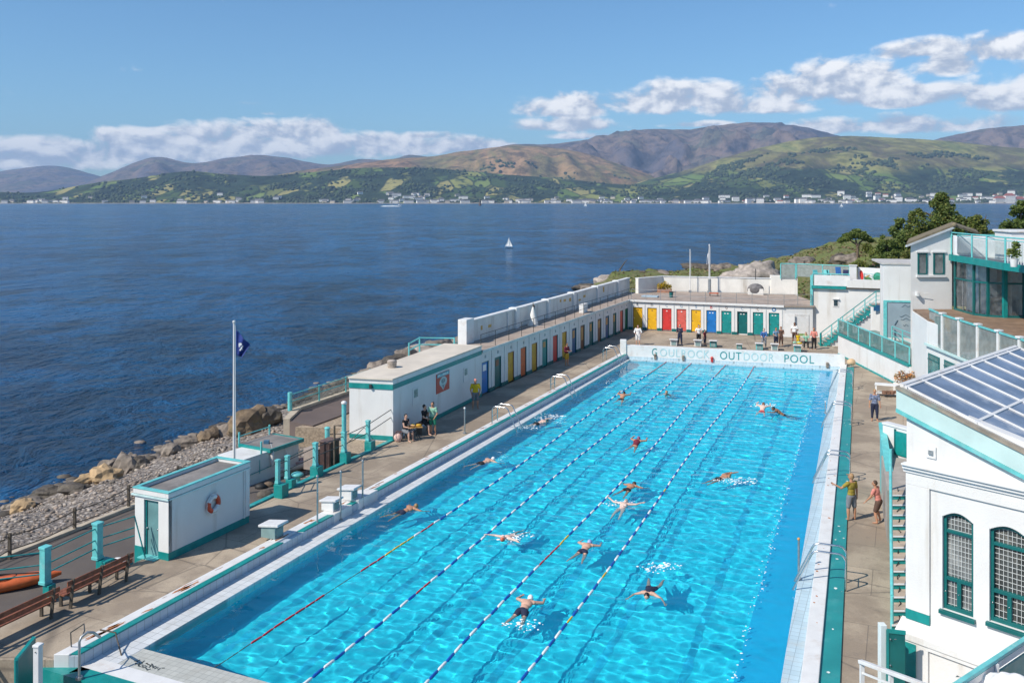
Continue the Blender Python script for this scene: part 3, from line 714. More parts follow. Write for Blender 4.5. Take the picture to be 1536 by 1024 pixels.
# depth marks painted on the near tile ledge (too worn to read)
mb = MB(); rr = random.Random(5); base = P(203, 993, -.2); along = (P(238, 1003, -.2) - base)
for i in range(16):
    u = i / 15; q = base + along * u; q.z = -.198
    for k in range(2):
        a = q + V(rr.uniform(-.05, .05), rr.uniform(-.1, .1)); d = V(rr.uniform(-.09, .09), rr.uniform(-.12, .12)); w_ = V(d.y, -d.x).normalized() * .017
        mb.quad(a - w_, a + w_, a + d + w_, a + d - w_)
inkm = mat('worn_black_lettering', (.03, .05, .06), .7, .3, 5)
mb.build('depth_mark', inkm).parent = None
dm = bpy.data.objects['depth_mark']; tag(dm, 'worn black painted marking on the tiled ledge at the near pool corner', 'pool marking')

# ---- left parapet
par = thing('pool_parapet', 'long low white parapet with teal inner band on the seaward pool side', 'parapet', L(48, -.3, 0))
gap = []
mb = MB(); mb.prism([L(24.15, -.67), L(72.0, -.67), L(72.0, -.25), L(24.15, -.25)], -.3, .15); mb.build('coping', white2, par, .02)
mb = MB()
for a, b_ in ((24.2, 32.1), (33.2, 34.9), (36.0, 36.4), (37.7, 71.7)): mb.prism([L(a, -.25), L(b_, -.25), L(b_, 0), L(a, 0)], .10, .148)
mb.build('teal_band', teal, par, .01)
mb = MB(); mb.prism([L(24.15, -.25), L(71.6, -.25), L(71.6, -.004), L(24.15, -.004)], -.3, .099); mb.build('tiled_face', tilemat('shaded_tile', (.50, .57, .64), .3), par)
mb = MB(); mb.prism([L(24.6, -.79), L(71.6, -.79), L(71.6, -.68), L(24.6, -.68)], -.1, .05); mb.build('outer_edge', tealw, par)
rr = random.Random(9); rustm = mat('rusty_bare_patch', (.42, .17, .07), .9, .3, 6, stain_sheen=(.6, .5, .42), samt=.8, sscale=4)
for i in range(46):
    mb = MB()
    y = 24.6 + rr.random() ** 1.5 * 45; o_ = rr.uniform(-.58, -.33); c = L(y, o_, .153); k = rr.randint(5, 8)
    a0 = rr.uniform(.05, .22); b0 = rr.uniform(.12, .55)
    mb.poly([c + V(math.cos(q * 6.283 / k) * a0 * rr.uniform(.4, 1) * .5 + .4 * math.sin(q * 6.283 / k) * b0, math.sin(q * 6.283 / k) * b0 * rr.uniform(.4, 1)) for q in range(k)][::1])
    mb.build('rust_patch', rustm, par)
# ---- right parapet
rp = thing('pool_parapet', 'low white parapet with wide teal strip on the building side of the pool', 'parapet', RT(45, .8, 0))
mb = MB(); mb.prism([RT(14, .55), RT(67.2, .55), RT(67.2, 1.02), RT(14, 1.02)], -.3, .15); mb.build('coping', white2, rp, .02)
mb = MB(); mb.prism([RT(14, 1.02), RT(66.4, 1.02), RT(66.4, 1.56), RT(14, 1.56)], -.2, .06); mb.build('teal_strip', mat('deck_teal', (.018, .245, .25), .5, .10, 1.2, .002, 40, stain_sheen=(.16, .42, .42), samt=.35, sscale=1.0), rp, .01)
rr = random.Random(19)
for i in range(44):
    mb = MB()
    y = 22 + rr.random() * 42; c = RT(y, rr.uniform(.62, .95) if i % 2 else rr.uniform(1.1, 1.5), .153 if i % 2 else .064); k = 6
    a0 = rr.uniform(.015, .07)
    mb.poly([c + V(math.cos(q * 6.283 / k) * a0 * rr.uniform(.5, 1.3), math.sin(q * 6.283 / k) * a0 * rr.uniform(.5, 1.6)) for q in range(k)])
    mb.build('flaked_patch', rustm if i % 2 else mat('flaked_pale', (.62, .68, .66), .8, .2, 5), rp)
# ---- end wall with lettering
ew = thing('end_wall', 'white end wall of the pool lettered with the pool name in teal', 'wall', V(17, 69.2, 0))
nrm = V(.286, .958); th = nrm * .42
mb = MB(); mb.prism([e0, e1, e1 + th, e0 + th], -.2, .85); mb.build('wall', white2, ew, .015)
mb = MB(); f_ = -nrm * .01; mb.prism([e0 + f_, e1 + f_, e1 + nrm * .02, e0 + nrm * .02], -.2, -.02); mb.build('waterline_band', tileblue, ew)
mb = MB(); c = e0 + V(-.12, .1); mb.prism([c + V(-.28, -.1), c + V(.2, -.22), c + V(.3, .35), c + V(-.2, .45)], -.1, 1.25); mb.build('end_pillar', white2, ew, .03)
lt_d = mat('dark_teal_lettering', (.02, .26, .27), .6, .15, 4, stain_sheen=(.5, .6, .6), samt=.5, sscale=6); lt_f = mat('faded_lettering', (.40, .58, .60), .7, .1, 4)
def wx(px, py):                                      # photo column on the wall plane
    k = (px - CX) / F; d = e1 - e0; s = (k * e0.y - e0.x) / (d.x - k * d.y); return e0 + d * s
for body, a, c, m_ in (('G', 978, 985.5, lt_d), ('OULROCK', 990, 1064.5, lt_f), ('OUT', 1080, 1112, lt_d), ('DOOR', 1115.5, 1161, lt_f), ('POOL', 1176.5, 1221, lt_d)):
    o = text(body, 'lettering', wx(a, 0), wx(c, 0), .10, .60, m_, ew, sp=1.12)
for px in (983, 1025, 1068, 1241):                    # small fittings on the wall
    q = wx(px, 0) - nrm * .08; mb = MB(); mb.box((q.x, q.y, -.02), (.16, .14, .22)); mb.ball((q.x, q.y, .16), .12, 8, 6)
    tag(mb.build('wall_float', red if px == 1068 else rock1), {983: 'small brown float hung on end wall below the first letter G', 1025: 'dark fitting hung on the end wall below the letter R', 1068: 'red float hung on the end wall left of the word OUTDOOR', 1241: 'brown fitting hung on the end wall right of the word POOL'}[px], 'float')

# ---- lane ropes
def rope(a, b_, label, reds):
    d = b_ - a; ln = d.length; n_ = int(ln / .5); mb = MB()
    side = V(d.y, -d.x).normalized()
    def pt(u):
        q = a + d * u; sag = math.sin(u * math.pi * 3 + a.x) * .10 + math.sin(u * math.pi) * .15
        q = q + side * sag; return V(q.x, q.y, WZ + .035 + WAVE * wave(q.x, q.y) * .8)
    for i in range(n_):
        u0, u1 = i / n_, (i + .94) / n_; y = pt(u0).y
        m_ = i % 2
        for (ra, rb, mm) in reds:
            if ra <= u0 <= rb: m_ = mm
        p0, p1 = pt(u0), pt(u1); k = p1 - p0
        mb.tube([p0, p0 + k * .12, p0 + k * .88, p1], [.023, .044, .044, .023] if m_ < 2 else [.010, .012, .012, .010] if m_ == 4 else [.018, .032, .032, .018], 8, m_)
    return tag(mb.build('lane_rope', [ropewhite, ropeblue, ropered, ropeyel, oldwood]), label, 'lane rope', 'lane ropes across the pool')
z_ = WZ
ends = [((325, 1005), (1001, 541)), ((448, 1030), (1041, 543)), ((635, 1035), (1090, 545)), ((770, 1036), (1133, 547))]
labs = ['lane rope nearest the seaward side with long red near end', 'second lane rope from the seaward side, blue and white', 'third lane rope from the seaward side with a red float in its near half', 'lane rope closest to the open half of the pool with yellow floats']
redz = [[(0, .024, 4), (.024, .096, 2), (.096, .128, 4), (.128, .165, 2), (.165, .20, 3), (.20, .215, 0), (.215, .235, 2), (.88, 1, 2)], [(.86, 1, 2), (.11, .13, 2)], [(.17, .20, 2), (.205, .22, 3), (.89, 1, 2)], [(.885, 1, 2), (.145, .155, 3), (.075, .082, 3), (.34, .35, 3)]]
for (a, c), lb, rz_ in zip(ends, labs, redz): rope(P(*a, WZ), P(*c, WZ), lb, rz_)

# ================================================================== pool furniture
def ladder(c, fdir, label, h=.95, span=.62, reach=1.0, z0=0.0, drop=-.25):
    """pair of bent tube handrails; fdir points from deck to water"""
    o = thing('pool_ladder', label, 'pool ladder', c, 'steel pool ladders')
    f_ = Vector(fdir).normalized(); s = V(f_.y, -f_.x)
    for k in (-1, 1):
        q = c + s * (k * span / 2); mb = MB()
        pts = [q + V(0, 0, z0), q + V(0, 0, h - .22)]
        for i in range(1, 5): a = i / 4 * math.pi / 2; pts.append(q + f_ * (.22 - .22 * math.cos(a)) + V(0, 0, h - .22 + .22 * math.sin(a)))
        pts.append(q + f_ * (reach * .6) + V(0, 0, h))
        for i in range(1, 5): a = i / 4 * math.pi / 2.6; pts.append(q + f_ * (reach * .6 + .25 * math.sin(a)) + V(0, 0, h - .25 + .25 * math.cos(a)))
        pts.append(q + f_ * (reach + .25) + V(0, 0, drop)); mb.tube(pts, .032, 8); mb.build('handrail', steel, o)
    mb = MB(); mb.tube([c - s * span / 2 + V(0, 0, h * .5), c + s * span / 2 + V(0, 0, h * .5)], .02, 6); mb.build('crossbar', galv, o)
    return o
inw = V(.915, -.40); outw = -inw
ladder(P(742, 637) + V(0, 0, 0), inw, 'tubular pool ladder on the seaward parapet in front of the person in yellow', 1.1, .7, 1.25, 0, -.2)
ladder(P(829, 588), inw, 'tubular pool ladder on the seaward parapet below the person in red', 1.1, .7, 1.25, 0, -.2)
ladder(P(907, 541), inw, 'tubular ladder on the seaward parapet beside the far pool corner', 1.1, .9, 1.2, 0, -.2)
wl = V(-.93, .37)
for (px, py, lb, rc) in ((1269, 880, 'largest steel ladder at the building side of the pool nearest the camera', 1.35), (1275, 720, 'steel ladder at the building side of the pool beside the person in olive', 1.3), (1277, 637, 'steel ladder at the building side of the pool level with the person in navy trousers', 1.3), (1279, 583, 'farthest steel ladder at the building side near the lettered wall', 1.2)):
    ladder(P(px, py), wl, lb, 1.15, .7, rc, 0, -.2)
def pole(px, py, top, label, r=.03, cap=None, z=0.0, m_=None):
    c = P(px, py, z); zt = PY(px, top, c.y).z
    o = thing('marker_pole', label, 'pole', c, 'thin poles at the pool edge')
    mb = MB(); mb.tube([c, V(c.x, c.y, zt)], r, 8); mb.build('shaft', m_ or galv, o)
    mb = MB(); mb.tube([c, c + V(0, 0, .05)], r * 2.6, 10); mb.build('foot_plate', m_ or galv, o)
    mb = MB(); mb.ball(V(c.x, c.y, zt), r * 1.5, 8, 6); mb.build('cap', cap or galv, o)
    return o
pole(476, 797, 714, 'slim grey pole with red and white foot at the near starting blocks', .035, None, -.2)
pole(511, 780, 707, 'slim grey pole standing between the two far starting blocks', .035, None, -.2)
pole(544, 761, 691, 'slim grey pole just beyond the last seaward starting block', .035, None, -.2)
pole(697, 650, 612, 'short white pole on the deck in front of the white block', .04, white2)
pole(1198, 868, 808, 'steel post with brass knob at the water edge on the building side', .035, ochrepan, -.2)
pole(1238, 620, 602, 'small post with white knob at the water edge beside the far swimmers', .03, white2, -.2)
# hoop at the near corner
q = P(119, 1018, -.2); o = thing('guard_hoop', 'bent tube hoop over the near end of the seaward parapet', 'handrail', q)
zt = PY(119, 953, q.y).z; pb = P(105, 970, .15); mb = MB()
mb.tube([q, V(q.x, q.y, zt - .15), V(q.x, q.y, zt - .05) + V(.03, .05), V(q.x + .12, q.y + .2, zt), P(140, 948, zt - .02), V(*P(150, 955, .5))], .035, 8); mb.build('hoop', galv, o)
mb = MB(); mb.tube([q, q + V(0, 0, .07)], .09, 10); mb.build('foot_plate', galv, o)
mb = MB(); mb.tube([V(q.x, q.y, zt - .2), V(q.x - .1, q.y + .5, zt - .1), P(126, 935, .75), P(106, 948, .7), P(107, 969, .16)], .018, 6); mb.build('brace', darkmetal, o)
# rope slung at the near corner
mb = MB(); mb.tube([P(150, 944, .17), P(173, 948, .16), P(177, 963, 0), P(182, 982, -.19)], .022, 6)
tag(mb.build('slack_rope', oldwood), 'slack weathered rope hanging over parapet at the near pool corner', 'rope')
# starting blocks
def block(c, rz, label, s=1.0, m_=None, group='starting blocks at the seaward side'):
    o = thing('starting_block', label, 'starting block', c, group, rz, True)
    mb = MB(); mb.box((0, .05 * s, .22 * s), (.52 * s, .66 * s, .44 * s)); mb.build('pedestal', m_ or white2, o, .02)
    mb = MB(); M = Matrix.Rotation(R(-7), 3, 'X'); mb.box((0, 0, .49 * s), (.66 * s, .92 * s, .09 * s), M=M); mb.build('platform', mat('platform_grey', (.62, .62, .63), .6, .08, 4), o, .015)
    mb = MB(); mb.box((0, -.29 * s, .22 * s), (.36 * s, .03, .30 * s)); mb.build('number_plate', mat('plate_grey', (.20, .30, .30), .4, .3, 6), o)
    return o
rz0 = math.atan2(inw.y, inw.x) + math.pi / 2
block(P(410, 804, .15), rz0, 'boxy starting block with glass-green face nearest the white hut', .95, mat('plate_grey', (.20, .30, .30)))
block(P(497, 764, .16), rz0, 'white starting block in the middle of the seaward row', .85)
block(P(524, 747, .22), rz0, 'white starting block on a raised plinth beyond the others', .9)
mb = MB(); mb.prism([L(36.4, -.7), L(37.7, -.7), L(37.7, .06), L(36.4, .06)], -.3, .22)
tag(mb.build('block_plinth', white2), 'low white plinth under the farthest seaward starting block', 'plinth')
mb = MB(); mb.prism([L(34.9, -.6), L(36.0, -.6), L(36.0, .03), L(34.9, .03)], -.3, .158)
tag(mb.build('block_plinth', white2), 'low white plinth under the middle seaward starting block', 'plinth')
FB = [(1011, 518, 'pale starting block standing beyond the letters OUL'), (1047, 519, 'white starting block beyond the faded letters CK'), (1070, 520, 'teal fronted starting block left of the word OUTDOOR'), (1109, 523, 'small teal starting block beyond the letter T'), (1139, 524, 'starting block beside the seated person in blue'), (1162, 525, 'wide white starting block with two people behind'), (1196, 527, 'white and teal starting block covered with towels by POOL')]
for i, (px, py, lb) in enumerate(FB):
    block(P(px, py), math.atan2(-nrm.y, -nrm.x) + math.pi / 2, lb, 1.05 if i not in (3,) else .8, [white2, white2, tealw, teal, teallt, white2, teallt][i], 'starting blocks beyond the lettered wall')
# ================================================================== seaward side: hut, store, fences, benches
def plan(c, u, v, a, b_, z=0): return c + u * a + v * b_ + V(0, 0, z)
# ---- white hut
A = P(252.7, 840.7); B = P(373, 783); D_ = P(190.7, 836.8)
u = (B - A).normalized(); ln = (B - A).length; v = V(-u.y, u.x); wd = 1.55
hut = thing('pool_hut', 'small white hut with teal plinth and lifebuoy on its long wall', 'hut', A)
def hp(a, b_, z): return A + u * a + v * b_ + V(0, 0, z)
mb = MB(); th_ = .16
mb.prism([hp(0, 0, 0), hp(ln, 0, 0), hp(ln, wd, 0), hp(.22, wd, 0), hp(.22, wd * .72, 0), hp(.22, wd * .30, 0), hp(.0, wd * .30, 0)][:3] + [hp(ln, wd, 0), hp(.16, wd, 0), hp(.16, 0, 0)], -1.2, 2.12)
mb.prism([hp(0, 0, 0), hp(.16, 0, 0), hp(.16, .46, 0), hp(0, .46, 0)], -.02, 2.12)
mb.prism([hp(0, wd - .42, 0), hp(.16, wd - .42, 0), hp(.16, wd, 0), hp(0, wd, 0)], -1.2, 2.12)
mb.prism([hp(0, .46, 0), hp(.16, .46, 0), hp(.16, wd - .42, 0), hp(0, wd - .42, 0)], 1.96, 2.12)
mb.build('wall', white, hut, .012)
mb = MB()
for q in ([(-.04, -.04), (ln + .04, -.04), (ln + .04, .08), (-.04, .08)], [(-.04, wd - .08), (ln + .04, wd - .08), (ln + .04, wd + .04), (-.04, wd + .04)], [(-.04, .08), (.10, .08), (.10, wd - .08), (-.04, wd - .08)], [(ln - .10, .08), (ln + .04, .08), (ln + .04, wd - .08), (ln - .10, wd - .08)]):
    mb.prism([hp(a, b_, 0) for a, b_ in q], 2.13, 2.30)
mb.build('cornice', white, hut, .01)
rim = MB()
for q in ([(-.06, -.06), (ln + .06, -.06), (ln + .06, .10), (-.06, .10)], [(-.06, wd - .10), (ln + .06, wd - .10), (ln + .06, wd + .06), (-.06, wd + .06)], [(-.06, .10), (.12, .10), (.12, wd - .10), (-.06, wd - .10)], [(ln - .12, .10), (ln + .06, .10), (ln + .06, wd - .10), (ln - .12, wd - .10)]):
    rim.prism([hp(a, b_, 0) for a, b_ in q], 2.303, 2.345)
rf = MB(); rf.prism([hp(.10, .08, 0), hp(ln - .10, .08, 0), hp(ln - .10, wd - .08, 0), hp(.10, wd - .08, 0)], 2.124, 2.20); rfo = rf.build('roof', felt, hut)
ro = rim.build('roof_edge', teallt, rfo, .008)
mb = MB(); mb.prism([hp(-.012, -.012, 0), hp(ln + .012, -.012, 0), hp(ln + .012, .02, 0), hp(.172, .02, 0), hp(.172, .46, 0), hp(-.012, .46, 0)], -.02, .26); mb.prism([hp(-.012, wd - .42, 0), hp(.172, wd - .42, 0), hp(.172, wd + .012, 0), hp(-.012, wd + .012, 0)], -1.2, .30); mb.build('plinth', teal, hut, .006)
mb = MB(); mb.prism([hp(.10, .46, 0), hp(.155, .46, 0), hp(.155, wd - .42, 0), hp(.10, wd - .42, 0)], .03, 1.955); dr = mb.build('door', mat('grey_teal_door', (.13, .27, .28), .35, .15, 1.2, stain_sheen=(.28, .40, .40), samt=.5, sscale=1.5), hut)
mb = MB(); mb.ball(hp(.07, .56, .95), .035, 8, 6); mb.ball(hp(.07, wd - .5, .95), .035, 8, 6); mb.build('handle', steel, dr)
mb = MB(); mb.prism([hp(.06, .46, 0), hp(.10, .46, 0), hp(.10, .52, 0), hp(.06, .52, 0)], .0, 1.96); mb.prism([hp(.06, wd - .48, 0), hp(.10, wd - .48, 0), hp(.10, wd - .42, 0), hp(.06, wd - .42, 0)], .0, 1.96); mb.prism([hp(.06, .52, 0), hp(.10, .52, 0), hp(.10, wd - .48, 0), hp(.06, wd - .48, 0)], 1.90, 1.96); mb.build('frame', teal, dr)
mb = MB(); mb.prism([hp(-.25, .40, 0), hp(.1, .40, 0), hp(.1, wd - .36, 0), hp(-.25, wd - .36, 0)], .0, .03); mb.build('doorstep', teallt, hut)
mb = MB(); mb.tube([hp(ln - .28, -.03, .26), hp(ln - .28, -.03, 2.1)], .035, 8); mb.prism([hp(ln - .20, -.03, 0), hp(ln + .02, -.03, 0), hp(ln + .02, .01, 0), hp(ln - .20, .01, 0)], .27, 2.1); mb.build('corner_pier', white, hut)
mb = MB(); mb.beam(hp(-.05, -.03, 2.085), hp(ln + .05, -.03, 2.085), .04, .05); mb.beam(hp(-.04, -.05, 2.085), hp(-.04, wd + .12, 2.085), .06, .05); mb.build('gutter', mat('pale_gutter', (.50, .66, .66), .5, .1, 3), hut)
# lifebuoy
c = None
px, py = 317.5, 754.5; k = (px - CX) / F; dd = u; s = (k * A.y - A.x) / (dd.x - k * dd.y); q = A + dd * s; q.z = H - (py - HZ) * q.y / F
nv_ = V(u.y, -u.x); q = q + nv_ * .09
lb = thing('lifebuoy', 'red and white lifebuoy hanging on the long wall of the hut', 'lifebuoy', q)
def torus(mb, c, ax, e1_, e2_, r1, r2, a0, a1, n=12, k=8, m_=0, mfun=None):
    vs = []; fs = []
    for i in range(n + 1):
        a = a0 + (a1 - a0) * i / n; d = e1_ * math.cos(a) + e2_ * math.sin(a)
        for j in range(k):
            b_ = 2 * math.pi * j / k; vs.append(c + d * (r1 + r2 * math.cos(b_)) + ax * r2 * math.sin(b_))
    for i in range(n):
        for j in range(k): fs.append((i * k + j, i * k + (j + 1) % k, (i + 1) * k + (j + 1) % k, (i + 1) * k + j))
    mb.add(vs, fs, m_, True)
mb = MB(); up = V(0, 0, 1)
for i in range(8):
    torus(mb, q, nv_, u, up, .25, .085, i * math.pi / 4 + .39, (i + 1) * math.pi / 4 + .39, 6, 10, 1 if i in (3, 4, 7, 0) else 0)
mb.build('ring', [white2, mat('buoy_red', (.55, .07, .03), .5, .15, 4)], lb)
mb = MB(); [mb.tube([q + (u * math.cos(a) + up * math.sin(a)) * .35 + nv_ * .02, q + (u * math.cos(a + .39) + up * math.sin(a + .39)) * .40 + nv_ * .03, q + (u * math.cos(a + .78) + up * math.sin(a + .78)) * .35 + nv_ * .02], .012, 5) for a in [i * .785 for i in range(8)]]
mb.build('grab_line', ropewhite, lb)
# ---- flagpole
fp = P(351, 688, 1.0); fb = V(fp.x, fp.y + 1.2, -1.12); fb.x = (351 - CX) / F * fb.y
def flagpole(base, top_py, px, label, r=.06, flag=None):
    zt = PY(px, top_py, base.y).z; o = thing('flagpole', label, 'flagpole', base)
    mb = MB(); mb.tube([base, V(base.x, base.y, zt)], [r, r * .6], 10); mb.build('pole', white2, o)
    mb = MB(); mb.ball(V(base.x, base.y, zt + r * .6), r * 1.1, 10, 6); mb.build('finial', white2, o)
    mb = MB(); mb.box((base.x, base.y, base.z + .12), (r * 5, r * 5, .24)); mb.build('socket', galv, o)
    mb = MB(); mb.tube([V(base.x + r * 1.2, base.y - r, zt - .1), V(base.x + r * 1.6, base.y - r, base.z + 1.2)], .01, 5); mb.build('halyard', ropewhite, o)
    return zt
zt = flagpole(fb, 484, 351, 'tall white flagpole behind the hut flying a blue flag', .065)
def flag(base, pts, nu_, nv__, m_, label, emblem=None, amp=.05, ph=0.0):
    """pts: four corners hoist-top, hoist-bottom, fly-bottom, fly-top as (px, py) at the pole depth"""
    c = [PY(a, b_, base.y - .02) for a, b_ in pts]; mb = MB(); vs = []; fs = []
    for j in range(nv__ + 1):
        for i in range(nu_ + 1):
            a, b_ = i / nu_, j / nv__
            q = c[0].lerp(c[3], a).lerp(c[1].lerp(c[2], a), b_); q = q + V(math.sin(a * 5 + ph) * amp * .4 * a, math.sin(a * 9 + b_ * 2 + ph) * amp * a * 2.4, 0); vs.append(q)
    for j in range(nv__):
        for i in range(nu_): a = j * (nu_ + 1) + i; fs.append((a, a + 1, a + nu_ + 2, a + nu_ + 1))
    mb.add(vs, fs, 0, True); o = mb.build('flag', m_); s_ = o.modifiers.new('thick', 'SOLIDIFY'); s_.thickness = .006
    tag(o, label, 'flag')
    if emblem:
        mb = MB(); rr = random.Random(4)
        for (a, b_, r_) in emblem:
            q = c[0].lerp(c[3], a).lerp(c[1].lerp(c[2], a), b_) + V(math.sin(a * 5 + ph) * amp * .4 * a, math.sin(a * 9 + b_ * 2 + ph) * amp * a * 2.4 - .012, 0)
            n_ = 7; mb.poly([q + V(math.cos(k * 6.283 / n_) * r_ * rr.uniform(.6, 1.2), 0, math.sin(k * 6.283 / n_) * r_ * rr.uniform(.6, 1.2)) for k in range(n_)])
        e_ = mb.build('emblem', ropewhite, o)
    return o
flag(fb, [(354, 494), (354.5, 532), (364, 537), (375.5, 518)], 16, 8, mat('flag_blue', (.012, .035, .20), .75, .15, 6), 'drooping dark blue flag with white emblem on the tall pole behind the hut', [(.42, .40, .09), (.50, .55, .07), (.36, .52, .05), (.56, .42, .05), (.46, .66, .05), (.62, .58, .035)], .06)
# ---- low store behind the hut, in the sunken yard
r = [P(399, 655, .45), P(446, 657, .45), P(405, 679, .45), P(362, 677, .45)]
st_ = thing('boat_store', 'low white store with flat grey roof edged in teal behind the hut', 'shed', V(r[2].x, r[2].y, -1.1))
Aq, Bq = V(-12.0, 42.2, 0), V(-9.75, 48.3, 0)
Aq = P(366, 735, -1.1); Aq.z = 0; Bq = P(448, 704, -1.1); Bq.z = 0
su = (Bq - Aq).normalized(); sl_ = (Bq - Aq).length; sv = V(-su.y, su.x)
def sp_(a, b_, z=0): return Aq + su * a + sv * b_ + V(0, 0, z)
mb = MB(); mb.prism([sp_(0, 0), sp_(sl_, 0), sp_(sl_, 1.7), sp_(0, 1.7)], -1.15, .32); mb.build('wall', mat('shaded_store_wall', (.66, .66, .65), .8, .06, 1.2, .006, 20, stain_sheen=(.4, .36, .3), samt=.5, sscale=1, streak=True), st_, .01)
mb = MB(); mb.prism([sp_(1.6, -.12), sp_(sl_ + .1, -.12), sp_(sl_ + .1, 1.9), sp_(1.6, 1.9)], .325, .42); srf = mb.build('roof', felt, st_)
mb = MB(); mb.prism([sp_(1.5, -.2), sp_(sl_ + .18, -.2), sp_(sl_ + .18, -.12), sp_(1.5, -.12)], .28, .45); mb.prism([sp_(sl_ + .1, -.12), sp_(sl_ + .18, -.12), sp_(sl_ + .18, 1.9), sp_(sl_ + .1, 1.9)], .28, .45); mb.prism([sp_(1.5, -.12), sp_(1.6, -.12), sp_(1.6, 1.9), sp_(1.5, 1.9)], .28, .45); mb.build('roof_edge', teal, srf)
for a_, b_, z0_, z1_ in ((1.1, 0, .32, .9), (1.55, 1.9, .3, 1.0), (sl_, 1.95, -.5, .9)): mb = MB(); mb.tube([sp_(a_, b_, z0_), sp_(a_, b_, z1_)], .05, 8); mb.build('post', teallt, st_)
mb = MB(); mb.tube([sp_(1.55, 1.9, .8), sp_(sl_, 1.95, .8)], .025, 6); mb.build('rail', teallt, st_)
mb = MB(); mb.box(sp_(sl_ * .62, .8, .5), (.25, .2, .16)); tag(mb.build('roof_vent', mat('vent_blue', (.05, .14, .22), .5)), 'small blue vent on the flat grey roof of the low store', 'vent')
mb = MB(); mb.tube([sp_(.3, -.12, -.45), sp_(2.6, -.12, -.3), sp_(5, -.12, -.05)], .02, 6); mb.tube([sp_(.9, -.1, -.55), sp_(.9, -.1, .1)], .02, 6); tag(mb.build('wall_pipe', tealw), 'thin teal pipe running along the low store wall', 'pipe')
# canoe paddles / fenders hanging on the wall
for (a, z, lb_, h_) in ((1.7, .0, 'longer white fender hanging on the low store wall nearer the hut', .42), (2.7, -.38, 'rounder pinkish white fender hanging on the low store wall', .36)):
    o = thing('boat_fender', lb_, 'fender', sp_(a, -.12, z)); mb = MB(); mb.ball(sp_(a, -.14, z), (.11, .1, h_), 10, 8); mb.build('body', mat('fender_white', (.68, .62, .58), .6, .1, 4), o)
    mb = MB(); mb.tube([sp_(a, -.13, z + h_), sp_(a, -.03, z + h_ + .25)], .014, 5); mb.build('lanyard', ropewhite, o)
# ground under the yard behind the kerb + clutter
mb = MB(); mb.prism([L(35.2, -4.33), L(44.0, -4.33), L(44.0, -6.2), L(35.2, -5.7)], -1.3, -.98); kind(mb.build('yard_earth', mat('brown_earth', (.30, .20, .12), .95, .3, 2, .04, 10, stain_sheen=(.12, .09, .06), samt=.6, sscale=1)), 'structure')
# brown cabinet
c = P(481, 703, -.5); o = thing('store_cabinet', 'dark brown upright cabinet standing behind the teal posts', 'cabinet', c)
cu_ = V(.93, -.38); cvv = V(.38, .93); cw_ = .75
def cp(a, b_, z): return V(c.x, c.y, 0) + cu_ * a + cvv * b_ + V(0, 0, z)
bm_ = mat('cabinet_brown', (.055, .03, .026), .6, .3, 4, stain_sheen=(.13, .08, .06), samt=.5, sscale=2)
mb = MB(); mb.prism([cp(-.05, 0, 0), cp(.55, 0, 0), cp(.55, .75, 0), cp(-.05, .75, 0)], -1.0, .78); mb.build('body', bm_, o, .015)
mb = MB(); mb.prism([cp(-.09, -.04, 0), cp(.59, -.04, 0), cp(.59, .79, 0), cp(-.09, .79, 0)], .783, .84); mb.build('lid', mat('cabinet_lid', (.13, .085, .075), .7, .2, 4), o, .01)
mb = MB(); mb.prism([cp(0, -.03, 0), cp(.24, -.03, 0), cp(.24, -.003, 0), cp(0, -.003, 0)], -.9, .72); mb.prism([cp(.27, -.03, 0), cp(.51, -.03, 0), cp(.51, -.003, 0), cp(.27, -.003, 0)], -.9, .72); mb.build('door', bm_, o)
c2 = cp(-.75, .5, 0); mb = MB(); mb.box((c2.x, c2.y, -.2), (.75, .6, 1.0), R(-22)); tag(mb.build('utility_box', mat('box_grey_brown', (.33, .27, .23), .8, .15, 2), None, .02), 'low grey brown box beside the dark cabinet', 'box')
# boats and clutter in the yard
def dinghy(c, rz, ln_, label, m_):
    o = thing('dinghy', label, 'boat', c, None, rz, True); vs = []; fs = []; N = 8
    for i in range(N + 1):
        x = (i / N - .5) * ln_; w_ = .38 * ln_ * .5 * math.sin(math.pi * (.12 + .86 * i / N)) ** .6
        for k in range(7):
            a = math.pi * k / 6; vs.append((x, -w_ * math.cos(a), .32 - .32 * math.sin(a) + .08 * (abs(x) / ln_) ** 2))
    for i in range(N):
        for k in range(6): a = i * 7 + k; fs.append((a, a + 7, a + 8, a + 1))
    mb = MB(); mb.add(vs, fs, 0, True); h_ = mb.build('hull', m_, o); sm_ = h_.modifiers.new('t', 'SOLIDIFY'); sm_.thickness = .03
    mb = MB(); mb.box((0, 0, .24), (.16, .30 * ln_, .03)); mb.box((-.28 * ln_, 0, .24), (.14, .24 * ln_, .03)); mb.build('thwart', wood, o)
dinghy(P(428, 707, -1.0), R(35), 2.2, 'pale upturned edge dinghy lying between the teal posts and the store', mat('dinghy_grey', (.55, .53, .50), .6, .1, 2))
dinghy(P(448, 699, -1.0), R(20), 1.9, 'small dinghy with pink and red gear nearest the dark cabinet', mat('dinghy_pink', (.50, .30, .28), .6, .2, 3))
c = P(446, 726, -.98); o = thing('bollard', 'mushroom shaped pale teal bollard in the sunken yard', 'bollard', c); mb = MB(); mb.tube([c, c + V(0, 0, .4)], [.16, .13], 12); mb.build('stem', teallt, o); mb = MB(); mb.ball(c + V(0, 0, .46), (.3, .3, .12), 12, 6); mb.build('cap', teallt, o)
rr = random.Random(21)
